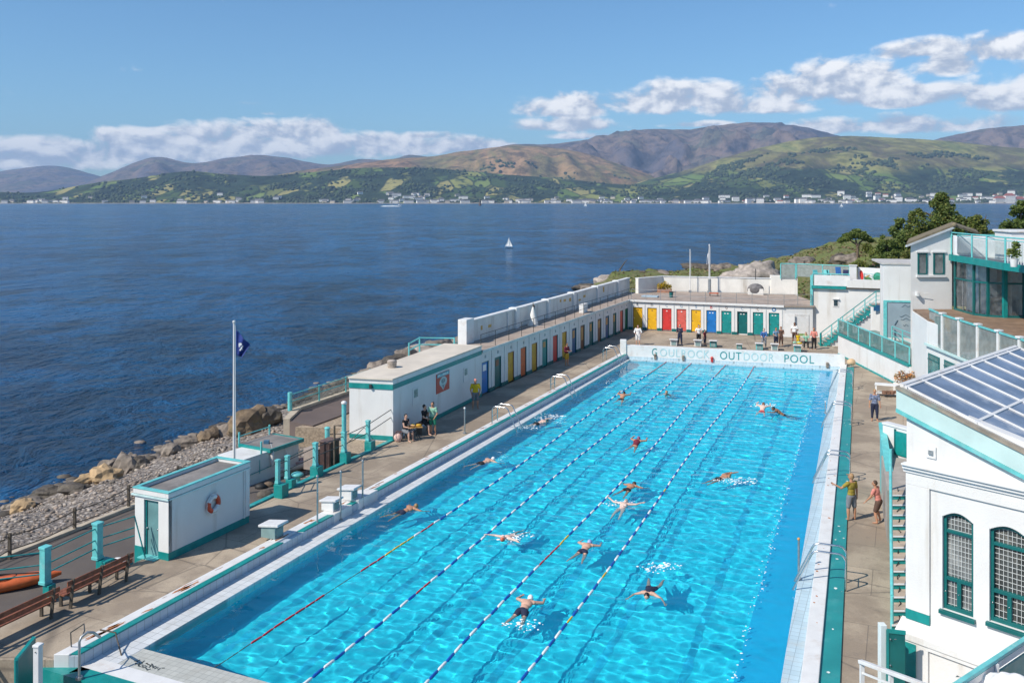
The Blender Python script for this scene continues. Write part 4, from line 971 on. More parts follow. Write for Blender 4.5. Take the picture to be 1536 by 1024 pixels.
for i, (px, py, s) in enumerate(((391, 730, .22), (398, 742, .3), (403, 727, .2), (169, 848, .3), (177, 843, .22))):
    c = P(px, py, -.95); mb = MB(); mb.ball(c, (s * 1.3, s, s * .8), 10, 7)
    tag(mb.build('debris_sack', [black, rock3, bark, black, white2][i]), ['black rubbish sack near the end of the hut', 'dark stone block leaning under the low store', 'brown stump lying under the low store', 'black sack beside the teal post left of the hut', 'white sack beside the corner of the hut'][i], 'sack')

# ---- deck fence: teal posts and rails
df = thing('deck_fence', 'teal deck fence with tall pillars and tube rails beside the white hut', 'fence', L(33, -4.2))
def fence_post(px, top, wtop, wbot, bpx, btop, bbot, parent):
    base = P(bpx, bbot, 0.0); w2 = wbot * base.y / F; zt = PY(px, btop, base.y).z; ztop = PY(px, top, base.y).z; w1 = wtop * base.y / F
    c = base + V(w2 * .1, w2 * .45)
    mb = MB(); mb.box((c.x, c.y, (zt - .6) / 2), (w2 * .72, w2 * .72, zt + .6), R(-23)); b1 = mb.build('post_base', teal, parent, .015)
    cx = (px - CX) / F * c.y
    mb = MB(); mb.box((cx, c.y, (zt + ztop) / 2), (w1 * .72, w1 * .72, ztop - zt), R(-23)); mb.box((cx, c.y, ztop + .03), (w1 * .86, w1 * .86, .08), R(-23)); mb.box((cx, c.y, zt + .06), (w1 * .86, w1 * .86, .1), R(-23)); p1 = mb.build('post', teallt, parent, .012)
    return V(cx, c.y, ztop), w1
def rails(pts, parent, hs=(-.12, -.5, -.78), r=.022, m_=None):
    for h_ in hs:
        mb = MB(); mb.tube([q + V(0, 0, h_) for q in pts], r, 6); mb.build('rail', m_ or tealw, parent)
pA, _ = fence_post(146.5, 790, 15, 26, 150, 843, 862, df)
pB, _ = fence_post(68, 825, 16, 18, 68, 879, 905, df)
pC = L(24.5, -4.2, pB.z); pE = hp(-.35, wd - .35, 1.1)
pZ = P(-95, 915, .1); pZ.z = pA.z
rails([pZ, pB, pA, V(pE.x, pE.y, pA.z)], df)
mb = MB(); mb.tube([V(pE.x, pE.y, pA.z - .1), hp(-.25, wd - .75, .05)], .024, 6); mb.build('stay', tealw, df)
df2 = thing('deck_fence', 'run of stout teal posts and rails between the hut and the white block', 'fence', P(500, 700))
tops = []
for (px, top, wt, wb, bpx, bt, bb) in ((416.6, 694, 8, 22, 417, 728, 748), (431, 687, 8, 16, 433, 720, 733), (473, 668, 8.5, 20, 471, 701, 717), (516, 651, 8.5, 17, 515, 680, 696), (552, 634, 7.5, 17, 552, 663, 677)):
    q, _ = fence_post(px, top, wt, wb, bpx, bt, bb, df2); tops.append(q)
q4 = tops[3]; mb = MB(); z4 = PY(516, 604, q4.y).z; mb.tube([q4, V(q4.x, q4.y, z4)], .11, 12); mb.build('lamp_column', teallt, df2); mb = MB(); mb.ball(V(q4.x, q4.y, z4), (.14, .14, .10), 12, 6); mb.build('column_cap', white2, df2)
mb = MB(); mb.tube([V(q4.x - .05, q4.y, q4.z + .35), V(q4.x - .45, q4.y, q4.z + .35), V(q4.x - .45, q4.y + .02, -.1)], .05, 8); mb.build('bracket', oldwood, df2)
end = P(588, 660); rails([tops[0] + V(0, 0, 0), tops[1], tops[2], tops[3], tops[4], V(end.x, end.y, tops[4].z + .35)], df2, (-.15, -.55), .02, darkmetal)
mb = MB(); mb.tube([V(end.x, end.y, tops[4].z + .2), V(end.x + .12, end.y - .1, .02)], .022, 6); mb.tube([V(end.x, end.y, tops[4].z - .2), V(end.x + .06, end.y - .06, .02)], .02, 6); mb.build('stay', darkmetal, df2)
# chain post by the store
c = P(491, 690, -1.0); zt = PY(491, 642, c.y).z; o = thing('yard_post', 'round pale teal post with chain behind the dark cabinet', 'post', c)
mb = MB(); mb.tube([c, V(c.x, c.y, zt)], .13, 12); mb.ball(V(c.x, c.y, zt), (.16, .16, .08), 12, 6); mb.build('post', teallt, o)
mb = MB(); mb.tube([V(c.x, c.y, zt - .3), V(c.x + .6, c.y + 1, zt - .55), V(c.x + 2, c.y + 3.0, zt - .15), V(q4.x, q4.y + .2, zt + .1)], .02, 6); mb.build('chain', darkmetal, o)
# shore path fence
spf = thing('path_fence', 'light teal railing along the seaward edge of the brown path', 'fence', L(55, -13.4))
q0 = None; pp = []
for i in range(13):
    c = L(52.2 + i * 2.6, -13.55, .16); pp.append(c); big_ = i == 0
    mb = MB(); mb.tube([c, c + V(0, 0, 1.05 if big_ else .95)], .13 if big_ else .05, 10); mb.build('post', teallt, spf)
for h_ in (.9, .5):
    mb = MB(); mb.tube([q + V(0, 0, h_) for q in pp], .03, 6); mb.build('rail', teallt, spf)
mb = MB(); vs = [q + V(0, 0, .05) for q in pp] + [q + V(0, 0, .85) for q in pp]; n_ = len(pp); mb.add(vs, [(i, i + 1, n_ + i + 1, n_ + i) for i in range(n_ - 1)]); mb.build('mesh_panel', glassmat('grey_mesh', (.62, .66, .62), .72), spf)
# timber fence along the shingle
tf = thing('timber_fence', 'old timber post fence with sagging wires between shingle and promenade', 'fence', L(36, -11.5, -1))
pp = []
for (px, top, bot) in ((-60, 830, 868), (14.5, 799, 835), (112, 761, 793), (193, 727, 760), (267, 698, 726), (330, 681, 700)):
    c = P(px, bot, -.92); zt = PY(px, top, c.y).z; pp.append(V(c.x, c.y, zt)); mb = MB(); mb.beam(c - V(0, 0, .3), V(c.x, c.y, zt), .10, .10); mb.build('post', oldwood, tf)
for h_ in (-.12, -.62):
    mb = MB(); pts = []
    for a, b_ in zip(pp, pp[1:]):
        for k in range(5): q = a.lerp(b_, k / 5); pts.append(q + V(0, 0, h_ - .10 * math.sin(math.pi * k / 5)))
    mb.tube(pts + [pp[-1] + V(0, 0, h_)], .022, 5); mb.build('wire', oldwood, tf)
# ---- benches
def bench(c0, c1, label):
    d = (c1 - c0); ln_ = d.length; d.normalize(); v_ = V(-d.y, d.x); o = thing('deck_bench', label, 'bench', c0.lerp(c1, .5), 'brown benches along the deck fence')
    def q(a, b_, z): return c0 + d * a + v_ * b_ + V(0, 0, z)
    for k in range(3): mb = MB(); mb.beam(q(0, .07 + .15 * k, .45), q(ln_, .07 + .15 * k, .45), .135, .04); mb.build('seat_plank', wood, o)
    for k in range(2): mb = MB(); mb.beam(q(0, .52 + .05 * k, .62 + .2 * k), q(ln_, .52 + .05 * k, .62 + .2 * k), .035, .14); mb.build('back_plank', wood, o)
    for k in range(3):
        a = .2 + (ln_ - .4) * k / 2; mb = MB(); mb.beam(q(a, .06, 0), q(a, .06, .43), .08, .08); mb.beam(q(a, .46, 0), q(a, .58, .92), .08, .07); mb.beam(q(a, .0, .40), q(a, .52, .40), .07, .06); mb.build('leg', oldwood, o)
b0 = L(29.7, -3.55); bench(L(29.5, -3.55), L(27.2, -3.55), 'brown plank bench ending at the tall teal post left of the hut'); bench(L(26.9, -3.5), L(22.6, -3.5), 'brown plank bench at the left edge of the picture')
# orange kayak on the promenade
c = P(4, 876, -.8); o = thing('kayak', 'orange red kayak lying behind the left bench', 'kayak', c, None, R(25), True)
mb = MB(); vs = []; N = 14
for i in range(N + 1):
    x = (i / N - .5) * 3.6; w_ = .38 * max(.03, math.sin(math.pi * i / N)) ** .7
    for k in range(10): a = 2 * math.pi * k / 10; vs.append((x, w_ * math.cos(a), .26 * math.sin(a) * max(.05, math.sin(math.pi * i / N)) ** .5 + .05 * abs(x)))
mb.add(vs, [(i * 10 + k, i * 10 + (k + 1) % 10, (i + 1) * 10 + (k + 1) % 10, (i + 1) * 10 + k) for i in range(N) for k in range(10)], 0, True); mb.build('hull', orange, o)
mb = MB(); torus(mb, V(0, 0, .24), V(0, 0, 1), V(1, 0, 0), V(0, .6, 0), .42, .03, 0, 6.283, 20, 6); mb.build('cockpit_rim', black, o)
mb = MB(); mb.tube([(-1.2, -.2, .24), (-.2, .1, .34), (1.1, -.1, .26)], .02, 6); mb.ball((-.3, 0, .36), (.1, .06, .05), 8, 5); mb.build('paddle', darkmetal, o)

# ---- near corner bits: white post, teal gate
c = P(57, 1060, -.6); c = PY(57, 1024, 22.0); zt = PY(57, 969, 22.0).z; o = thing('gate_post', 'square white post with capped top in the bottom left corner', 'post', V(c.x, c.y, -1.0))
mb = MB(); mb.box((c.x, c.y, (zt - 1.4) / 2), (.155, .155, zt + 1.4), R(-12)); mb.build('shaft', white2, o, .012); mb = MB(); mb.box((c.x, c.y, zt + .03), (.19, .19, .07), R(-12)); mb.build('cap', white2, o, .02)
mb = MB(); mb.ball((c.x - .02, c.y - .09, zt - .1), .015, 6, 5); mb.build('bolt', darkmetal, o)
a = PY(25, 1000, 22.4); b_ = PY(52, 1000, 23.4); zt = PY(25, 988, 22.4).z
o = thing('teal_gate', 'teal panelled gate behind the square white post', 'gate', V(a.x, a.y, -1.0)); d = V(b_.x - a.x, b_.y - a.y)
mb = MB(); mb.beam(V(a.x, a.y, (zt - 1.2) / 2), V(b_.x, b_.y, (zt - 1.2) / 2), .05, zt + 1.2); mb.build('panel', tealdk, o)
mb = MB(); mb.beam(V(a.x, a.y - .02, zt), V(b_.x, b_.y - .02, zt + .06), .09, .07); mb.tube([V(a.x, a.y - .02, zt), V(a.x, a.y - .02, -1.2)], .05, 8); mb.build('frame', teal, o)
mb = MB(); mb.prism([N_(-5.4, -2.15), N_(20, -2.15), N_(20, -4.5), N_(-5.4, -4.5)], -2.2, -1.2); kind(mb.build('lower_walk', deckmat), 'structure')

# ================================================================== white block and cabins
def wallbox(name, pts, z0, z1, m_, parent, bev=.012): mb = MB(); mb.prism(pts, z0, z1); return mb.build(name, m_, parent, bev)
BA = V(-6.1, 46.2); BB = V(-8.45, 46.75); BC = V(-1.93, 56.75); BD = V(-4.35, 57.6)
wb_ = thing('white_block', 'long flat roofed white building with a teal band below its roof', 'building', BA)
wallbox('wall', [BA, BC, BD, BB], -1.2, 2.62, white, wb_)
def off_(pts, d):
    c = sum(pts, V(0, 0, 0)) / len(pts); return [q + (q - c).normalized() * d for q in pts]
wallbox('teal_band', off_([BA, BC, BD, BB], .045), 2.623, 2.88, teal, wb_, .006)
wallbox('fascia', off_([BA, BC, BD, BB], .02), 2.883, 3.10, white2, wb_, .01)
wallbox('roof', off_([BA, BC, BD, BB], .10), 3.103, 3.19, roofcream, wb_, .01)
mb = MB(); mb.prism([BA.lerp(BC, .42) + V(.02, -.008), BC + V(.02, -.008), BC + V(-.1, 0), BA.lerp(BC, .42) + V(-.1, 0)], -.05, .20); mb.build('plinth', teal, wb_); mb = MB(); mb.prism([BA + V(-.02, -.03), BB + V(0, -.03), BB + V(0, .05), BA + V(-.02, .05)], .02, .24); mb.build('plinth', teal, wb_)
wdir = (BC - BA).normalized(); wn = V(wdir.y, -wdir.x)
def onw(px, A_, d): k = (px - CX) / F; s = (k * A_.y - A_.x) / (d.x - k * d.y); return A_ + d * s
def wpanel(mb, x0_, x1_, t0, t1, b0_, b1_, A_, d, n_, off__, m_=0):
    """board on a wall, photo pixels of its edges"""
    a = onw(x0_, A_, d); c = onw(x1_, A_, d); z1_ = H - (t0 - HZ) * a.y / F; z0_ = H - (b0_ - HZ) * a.y / F
    mb.prism([a + n_ * .002, c + n_ * .002, c + n_ * off__, a + n_ * off__], z0_, z1_, m_); return a, c, z0_, z1_
sg = thing('poster_board', 'red poster board with an ice cream cone on the white block', 'poster', onw(655, BA, wdir))
mb = MB(); a, c, z0_, z1_ = wpanel(mb, 654, 673, 562, 0, 591, 0, BA, wdir, wn, .05); mb.build('board', mat('poster_red', (.50, .075, .05), .5, .12, 4, stain_sheen=(.35, .12, .10), samt=.4, sscale=2), sg)
def wq(A_, C_, u_, z): q = A_.lerp(C_, u_); return V(q.x, q.y, z)
hz_ = z1_ - z0_
mb = MB(); mb.prism([wq(a, c, .03, 0) + wn * .051, wq(a, c, .97, 0) + wn * .051, wq(a, c, .97, 0) + wn * .056, wq(a, c, .03, 0) + wn * .056], z1_ - .2 * hz_, z1_ - .01); mb.build('header', mat('poster_teal', (.10, .40, .45), .5, .2, 5), sg)
def disc(mb, u_, z, ru, rz_, off__, m_=0, n_=18):
    mb.poly([wq(a, c, u_ + ru * math.cos(k * 6.283 / n_), z + rz_ * math.sin(k * 6.283 / n_)) + wn * off__ for k in range(n_)], m_)
mb = MB(); disc(mb, .5, z0_ + .52 * hz_, .30, .26 * hz_, .054); mb.poly([wq(a, c, .30, z0_ + .36 * hz_) + wn * .0535, wq(a, c, .5, z0_ + .07 * hz_) + wn * .0535, wq(a, c, .70, z0_ + .36 * hz_) + wn * .0535]); mb.build('cone_picture', mat('poster_pale', (.45, .58, .58), .5, .2, 8), sg)
mb = MB(); disc(mb, .5, z0_ + .56 * hz_, .16, .13 * hz_, .058); mb.poly([wq(a, c, .38, z0_ + .36 * hz_) + wn * .058, wq(a, c, .5, z0_ + .15 * hz_) + wn * .058, wq(a, c, .62, z0_ + .36 * hz_) + wn * .058]); mb.build('cone_centre', mat('poster_grey', (.22, .30, .31), .5, .3, 10), sg)
mb = MB(); rr = random.Random(2)
for i in range(9): x = .1 + i * .09; h_ = rr.uniform(.03, .11) * hz_; mb.poly([wq(a, c, x, z1_ - .15 * hz_) + wn * .059, wq(a, c, x + .055, z1_ - .15 * hz_) + wn * .059, wq(a, c, x + .055, z1_ - .15 * hz_ + h_) + wn * .059, wq(a, c, x, z1_ - .15 * hz_ + h_) + wn * .059])
mb.build('header_mark', ropewhite, sg)
for (x0_, x1_, t0, b0_, lb_) in ((618.5, 627, 583, 609, 'white framed notice on the white block above the seated person'), (695, 701, 552, 573, 'white framed notice on the white block left of the first blue door')):
    a = onw(x0_, BA, wdir); o = thing('notice', lb_, 'notice', a); mb = MB(); a, c, z0_, z1_ = wpanel(mb, x0_, x1_, t0, 0, b0_, 0, BA, wdir, wn, .04); mb.build('frame', white2, o)
    mb = MB(); mb.poly([wq(a, c, .15, z0_ + .45 * (z1_ - z0_)) + wn * .043, wq(a, c, .85, z0_ + .45 * (z1_ - z0_)) + wn * .043, wq(a, c, .85, z1_ - .08) + wn * .043, wq(a, c, .15, z1_ - .08) + wn * .043]); mb.build('sheet', mat('notice_grey', (.22, .30, .28), .5, .4, 9), o)
c = P(588, 551, 3.19); o = thing('roof_bucket', 'stone coloured bucket standing on the pale roof of the white block', 'bucket', c)
mb = MB(); mb.tube([c, c + V(0, 0, .34)], [.24, .27], 14); mb.build('pail', mat('bucket_stone', (.36, .30, .25), .8, .25, 7), o); mb = MB(); mb.ball(c + V(0, 0, .36), (.26, .26, .07), 12, 6); mb.build('filling', rock4, o)
q = onw(556, BB, (BA - BB).normalized()); mb = MB(); mb.box((q.x, q.y - .1, 2.76), (.12, .1, .2)); tag(mb.build('wall_lamp', darkmetal), 'small dark lamp on the teal band at the near end of the white block', 'lamp')

# ---- cabin rows
def cabin_row(name, label, A_, C_, npx, doors, zr, root_extra=None):
    d = (C_ - A_).normalized(); n_ = V(d.y, -d.x); back = -n_ * 2.6
    o = thing(name, label, 'changing cabins', A_)
    return o, d, n_
CA = L(56.85, -4.72); CCn = L(86.4, -4.5); cd_ = (CCn - CA).normalized(); cn = V(cd_.y, -cd_.x)
cr = thing('cabin_row', 'row of white changing cabins with coloured doors along the seaward side', 'changing cabins', CA)
ZR = 2.86; DT = 2.05
dpx = [728, 747, 766.5, 785.4, 801.8, 817.4, 833.2, 846.7, 861.4, 874, 887, 899.4, 911, 922, 932.6, 939.5]
dm_ = [blue, tealdk, mustard, orange, mustard, teal, red, mustard, navyd, brownd, tealdk, brownd, navyd, tealdk, coral, greend]
dl = ['blue door with a pale notice', 'dark teal door with brown panel', 'mustard door', 'orange red door', 'bright mustard door', 'teal door', 'dark red door', 'mustard door behind the person in red', 'dull blue door with ochre panel', 'brown and teal door', 'dark teal door with ochre panel', 'brown door', 'dull blue door with tan panel', 'dark green door', 'faded red door', 'green door']
rear = -cn * 2.45
ds = []
for px in dpx: q = onw(px, CA, cd_); ds.append((q - CA).dot(cd_))
ds[-1] = ds[-2] + 1.55; ds[-1] = min(ds[-1], (CCn - CA).length - .55)
LT = (CCn - CA).length
def cpnt(a, b_, z=0): return CA + cd_ * a - cn * b_ + V(0, 0, z)     # b_ inwards
mb = MB(); hw_ = .52; prev = 0.0
edges = []
for s in ds: edges += [s - hw_, s + hw_]
segs = list(zip([0.0] + edges[1::2], edges[0::2] + [LT]))
for a, b_ in segs:
    if b_ > a + .02: mb.prism([cpnt(a, 0), cpnt(b_, 0), cpnt(b_, .16), cpnt(a, .16)], 0, DT)
mb.prism([cpnt(0, 0), cpnt(LT, 0), cpnt(LT, .16), cpnt(0, .16)], DT, ZR - .14); mb.prism([cpnt(0, .162), cpnt(LT, .162), cpnt(LT, 2.4), cpnt(0, 2.4)], 0, ZR - .14)
mb.build('wall', white, cr)
for a, b_ in segs:
    if b_ > a + .1: mb = MB(); mb.prism([cpnt(a - .0, -.035), cpnt(b_ + .0, -.035), cpnt(b_, .02), cpnt(a, .02)], 0, .24); mb.build('plinth', tealdk, cr)
for i in range(17):
    mb = MB(); s = (ds[i - 1] + ds[i]) / 2 if 0 < i < 16 else (ds[0] - .95 if i == 0 else LT - .15)
    mb.prism([cpnt(s - .07, -.05), cpnt(s + .07, -.05), cpnt(s + .07, -.001), cpnt(s - .07, -.001)], .25, ZR - .14); mb.build('pilaster', white2, cr)
for i, s in enumerate(ds):
    mb = MB(); mb.prism([cpnt(s - hw_ + .05, .07), cpnt(s + hw_ - .05, .07), cpnt(s + hw_ - .05, .13), cpnt(s - hw_ + .05, .13)], .05, DT - .05); dr = mb.build('door', dm_[i], cr); tag(dr, dl[i])
    mb = MB(); fm_ = tealdk if i not in (2, 4, 7) else brownd
    mb.prism([cpnt(s - hw_, .02), cpnt(s - hw_ + .05, .02), cpnt(s - hw_ + .05, .14), cpnt(s - hw_, .14)], 0, DT); mb.prism([cpnt(s + hw_ - .05, .02), cpnt(s + hw_, .02), cpnt(s + hw_, .14), cpnt(s + hw_ - .05, .14)], 0, DT); mb.prism([cpnt(s - hw_ + .05, .02), cpnt(s + hw_ - .05, .02), cpnt(s + hw_ - .05, .14), cpnt(s - hw_ + .05, .14)], DT - .05, DT); mb.build('frame', fm_, dr)
    mb = MB(); mb.ball(cpnt(s - hw_ + .14, .045, 1.0), .03, 6, 5); mb.build('handle', steel, dr)
    if i in (0, 1, 5, 8, 9, 10, 11, 12, 13):
        z0_ = 1.25 if i != 9 else .8; mb = MB(); mb.prism([cpnt(s - .24, .052), cpnt(s + .24, .052), cpnt(s + .24, .069), cpnt(s - .24, .069)], z0_ if i > 5 else 1.45, 1.85); mb.build('panel', [ropewhite, brownd][i == 1] if i < 5 else ochrepan, dr)
    mb = MB(); q = cpnt(s, -.012, 2.38); mb.prism([cpnt(s - .09, -.02), cpnt(s + .09, -.02), cpnt(s + .09, -.001), cpnt(s - .09, -.001)], 2.28, 2.46); mb.build('number_plate', mat('plate_number', (.30, .34, .36), .5, .4, 20), cr)
mb = MB(); mb.prism([cpnt(-.02, -.16), cpnt(LT + .1, -.16), cpnt(LT + 6.9, .3), cpnt(LT + 6.9, 2.3), cpnt(-.02, 2.3)], ZR - .137, ZR); mb.build('roof', terrace, cr, .01)
mb = MB(); mb.prism([cpnt(0, -.20), cpnt(LT, -.20), cpnt(LT, -.163), cpnt(0, -.163)], ZR - .16, ZR + .02); mb.build('roof_edge', mat('pale_roof_edge', (.56, .63, .62), .6, .12, 2), cr)
# roof railing
def railing(name, label, pts, h_, nper, m_, group=None, r=.022, cat='railing', nrail=2):
    o = thing(name, label, cat, pts[0], group); al = []
    for a, b_ in zip(pts, pts[1:]):
        n_ = max(1, round((b_ - a).length / nper)); al += [a.lerp(b_, i / n_) for i in range(n_)]
    al.append(pts[-1])
    for q in al: mb = MB(); mb.tube([q, q + V(0, 0, h_)], r, 6); mb.build('post', m_, o)
    for k in range(nrail): mb = MB(); mb.tube([q + V(0, 0, h_ * (1 - k * .5) - .01) for q in al], r * .8, 6); mb.build('rail', m_, o)
    return o
railing('roof_railing', 'thin dark railing along the terrace above the seaward cabins', [cpnt(.1, .0, ZR), cpnt(LT + .1, 0, ZR)], 1.0, 2.1, darkmetal)
# terrace back wall with pillars
tw = thing('terrace_wall', 'tall white parapet wall with pillars above the seaward cabins', 'wall', cpnt(2.2, 2.3, ZR))
mb = MB(); mb.prism([cpnt(2.4, 2.05), cpnt(LT + 7.3, 2.05), cpnt(LT + 7.3, 2.35), cpnt(2.4, 2.35)], -1.5, ZR + 1.36); mb.build('wall', aged, tw, .01)
mb = MB(); mb.prism([cpnt(2.4, 1.97), cpnt(LT + 7.3, 1.97), cpnt(LT + 7.3, 2.43), cpnt(2.4, 2.43)], ZR + 1.363, ZR + 1.46); mb.build('coping', white2, tw, .02)
for i, s in enumerate((2.3, 10.2, 16.6, 22.6, 29.0, 35.4)):
    w_ = .55 if i == 0 else .28; mb = MB(); mb.prism([cpnt(s - w_, 1.85), cpnt(s + w_, 1.85), cpnt(s + w_, 2.5), cpnt(s - w_, 2.5)], ZR - .3, ZR + (1.62 if i == 0 else 1.52)); pl = mb.build('pillar', white2, tw, .02)
rr = random.Random(31)
for s in (4.4, 5.7, 19.5, 20.5, 21.8, 24.2, 25.5, 31.0): mb = MB(); w_ = rr.uniform(.12, .3); z = ZR + rr.uniform(.55, 1.1); mb.prism([cpnt(s - w_, 2.03), cpnt(s + w_, 2.03), cpnt(s + w_, 2.049), cpnt(s - w_, 2.049)], z, z + rr.uniform(.15, .5)); mb.build('rust_patch', mat('ochre_patch', (.60, .38, .12), .85, .3, 4), tw)
for i, s in enumerate((8.6, 13.6, 23.6)):
    mb = MB(); mb.prism([cpnt(s - .05, 1.93), cpnt(s + .05, 1.93), cpnt(s + .05, 2.045), cpnt(s - .05, 2.045)], ZR, ZR + 1.3); mb.build('downpipe', oldwood if i == 1 else white2, tw)
# things on that terrace
c = cpnt(21.0, .55, ZR); o = thing('terrace_box', 'white box standing at the railing above the seaward cabins', 'box', c); mb = MB(); mb.box((c.x, c.y, c.z + .35), (1.0, .4, .7), R(65)); mb.build('body', white2, o, .02); mb = MB(); mb.box((c.x, c.y, c.z + .725), (1.06, .46, .05), R(65)); mb.build('lid', white2, o)
c = cpnt(12.0, 1.4, ZR); o = thing('water_fan', 'white draped cone against the parapet wall of the seaward terrace', 'cover', c); mb = MB(); mb.tube([c, c + V(0, 0, .5), c + V(0, 0, 1.15), c + V(0, 0, 1.4)], [.42, .3, .13, .07], 12); mb.build('cloth', aged, o); mb = MB(); mb.tube([c + V(0, 0, 1.4), c + V(0, 0, 1.7)], .04, 6); mb.build('stem', oldwood, o)
o = thing('side_rail', 'small light teal railing on the seaward corner behind the white block', 'railing', cpnt(1.6, 3.5, 2.2))
for a, b_ in ((-1, 4.6), (1.4, 5.2), (2.2, 3.0)):
    mb = MB(); mb.tube([cpnt(a, b_, 1.2), cpnt(a, b_, 3.2)], .05, 8); mb.build('post', teallt, o)
for z_r in (3.15, 2.7): mb = MB(); mb.tube([cpnt(2.2, 3.0, z_r), cpnt(1.4, 5.2, z_r), cpnt(-1, 4.6, z_r)], .045, 6); mb.build('rail', teallt, o)
mb = MB(); mb.prism([cpnt(-1.5, 2.5), cpnt(8, 2.45), cpnt(8, 5.6), cpnt(-1.5, 5.6)], -2.2, 1.35); tag(mb.build('sea_buttress', aged), 'low weathered buttress on the seaward side behind the white block', 'wall')
# ================================================================== end cabins
EA = V(11.15, 86.35); EB = V(24.6, 81.4); EC = V(27.1, 81.1); ed = (EB - EA).normalized(); en = V(ed.y, -ed.x); LE = (EB - EA).length
def ept(a, b_, z=0): return EA + ed * a - en * b_ + V(0, 0, z)
er = thing('cabin_row', 'row of white cabins with bright doors facing the pool at its far end', 'changing cabins', EA)
epx = [956.6, 978, 1000, 1022, 1044, 1067, 1089.6, 1113.4, 1137, 1161]
es = [(onw(px, EA, ed) - EA).dot(ed) for px in epx]; EH = .46; EDT = 2.15
em = [yellow, yellow, red, coral, yellow, blue, teal, tealdk, teal, teal]
el_ = ['yellow door half in shadow', 'yellow door second from the corner', 'bright red door', 'faded red door', 'yellow door left of the blue one', 'bright blue door', 'teal door right of the blue one', 'dark recessed teal door', 'teal door third from the right', 'teal door below the round emblem']
edges = []
for s in es: edges += [s - EH, s + EH]
segs = list(zip([0.0] + edges[1::2], edges[0::2] + [LE]))
mb = MB()
for a, b_ in segs: mb.prism([ept(a, 0), ept(b_, 0), ept(b_, .2), ept(a, .2)], 0, EDT)
mb.prism([ept(0, 0), ept(LE, 0), ept(LE, .2), ept(0, .2)], EDT, ZR - .14)
mb.prism([ept(0, .202), ept(LE, .202), ept(LE, 9), ept(0, 8.0)], 0, ZR - .14)
mb.prism([EB + V(.005, .0), EC, V(28.2, 84), V(28.4, 90), ept(LE + .005, 9)], 0, ZR - .14); mb.build('wall', white, er)
for a, b_ in segs[:-1]:
    mb = MB(); mb.prism([ept(a + .02, -.04), ept(b_ - .02, -.04), ept(b_ - .02, .02), ept(a + .02, .02)], 0, .26); mb.build('plinth', tealdk, er)
for i in range(12):
    s = (es[i - 1] + es[i]) / 2 if 0 < i < 10 else (.35 if i == 0 else es[-1] + .72 if i == 10 else LE - .05)
    if i == 11: continue
    mb = MB(); mb.prism([ept(s - .04, -.03), ept(s + .04, -.03), ept(s + .04, -.001), ept(s - .04, -.001)], .27, ZR - .14); mb.build('downpipe', mat('pipe_grey', (.5, .52, .53), .6, .1, 3), er)
for i, s in enumerate(es):
    dp = .09 if i != 7 else .17
    mb = MB(); mb.prism([ept(s - EH + .03, dp), ept(s + EH - .03, dp), ept(s + EH - .03, dp + .03), ept(s - EH + .03, dp + .03)], .12, EDT - .03); dr = tag(mb.build('door', em[i], er), el_[i])
    mb = MB(); fm_ = brownd if i < 5 else tealdk
    for k in (-1, 1): mb.prism([ept(s + k * (EH - .015) - .015, .03), ept(s + k * (EH - .015) + .015, .03), ept(s + k * (EH - .015) + .015, .14), ept(s + k * (EH - .015) - .015, .14)], .0, EDT)
    mb.prism([ept(s - EH + .03, .03), ept(s + EH - .03, .03), ept(s + EH - .03, .14), ept(s - EH + .03, .14)], EDT - .03, EDT); mb.build('frame', fm_, dr)
    mb = MB(); [mb.box(ept(s + k * .34, dp - .02, 1.1), (.05, .05, .08), 0) for k in (-1, 1)]; mb.build('handle', steel, dr)
    mb = MB()
    for k in ((-.14, .12) if i > 4 else (0,)): mb.box(ept(s + k, dp - .012, 1.9), (.13, .02, .08), math.atan2(ed.y, ed.x))
    mb.build('vent', ropewhite if i in (2, 3, 5, 6, 7, 8, 9) else brownd, dr)
gl = ['R', 'n', 'C', 'G', 'S', 'B', 'Q', 'C', 'C']
for i, g in enumerate(gl):
    q = ept(es[i] - .10, 0); q2 = ept(es[i] + .10, 0)
    text(g, 'cabin_letter', (q.x, q.y), (q2.x, q2.y), 2.30, .26, [inkm, inkm, mat('letter_blue', (.12, .25, .40), .6), mat('letter_blue', (.12, .25, .40), .6), mat('letter_blue', (.12, .25, .40), .6), red, brownd, mat('letter_blue', (.12, .25, .40), .6), brownd][i], er)
q = ept(es[9], -.01, 2.44); mb = MB(); n_ = 16
mb.poly([q + ed * .19 * math.cos(k * 6.283 / n_) + V(0, 0, .19 * math.sin(k * 6.283 / n_)) for k in range(n_)]); em_ = mb.build('round_emblem', mat('emblem_blue', (.05, .22, .42), .5, .3, 9), er)
mb = MB(); q = q - ed * 0 + en * .004; mb.poly([q + ed * .10 * math.cos(k * 6.283 / n_) + V(0, 0, .07 * math.sin(k * 6.283 / n_)) for k in range(n_)]); mb.build('centre', ropewhite, em_)
q = ept(es[9] + 1.28, 0); q2 = ept(es[9] + 1.42, 0); text('7', 'cabin_number', (q.x, q.y), (q2.x, q2.y), 1.75, .32, inkm, er)
mb = MB(); a = es[9] + .9; mb.prism([ept(a, -.02), ept(a + .9, -.02), ept(a + .9, -.001), ept(a, -.001)], .02, 2.12); mb.prism([EB.lerp(EC, .2) + V(0, -.03), EB.lerp(EC, .8) + V(0, -.03), EB.lerp(EC, .8), EB.lerp(EC, .2)], .02, 2.0); mb.build('plain_door', white2, er, .006)
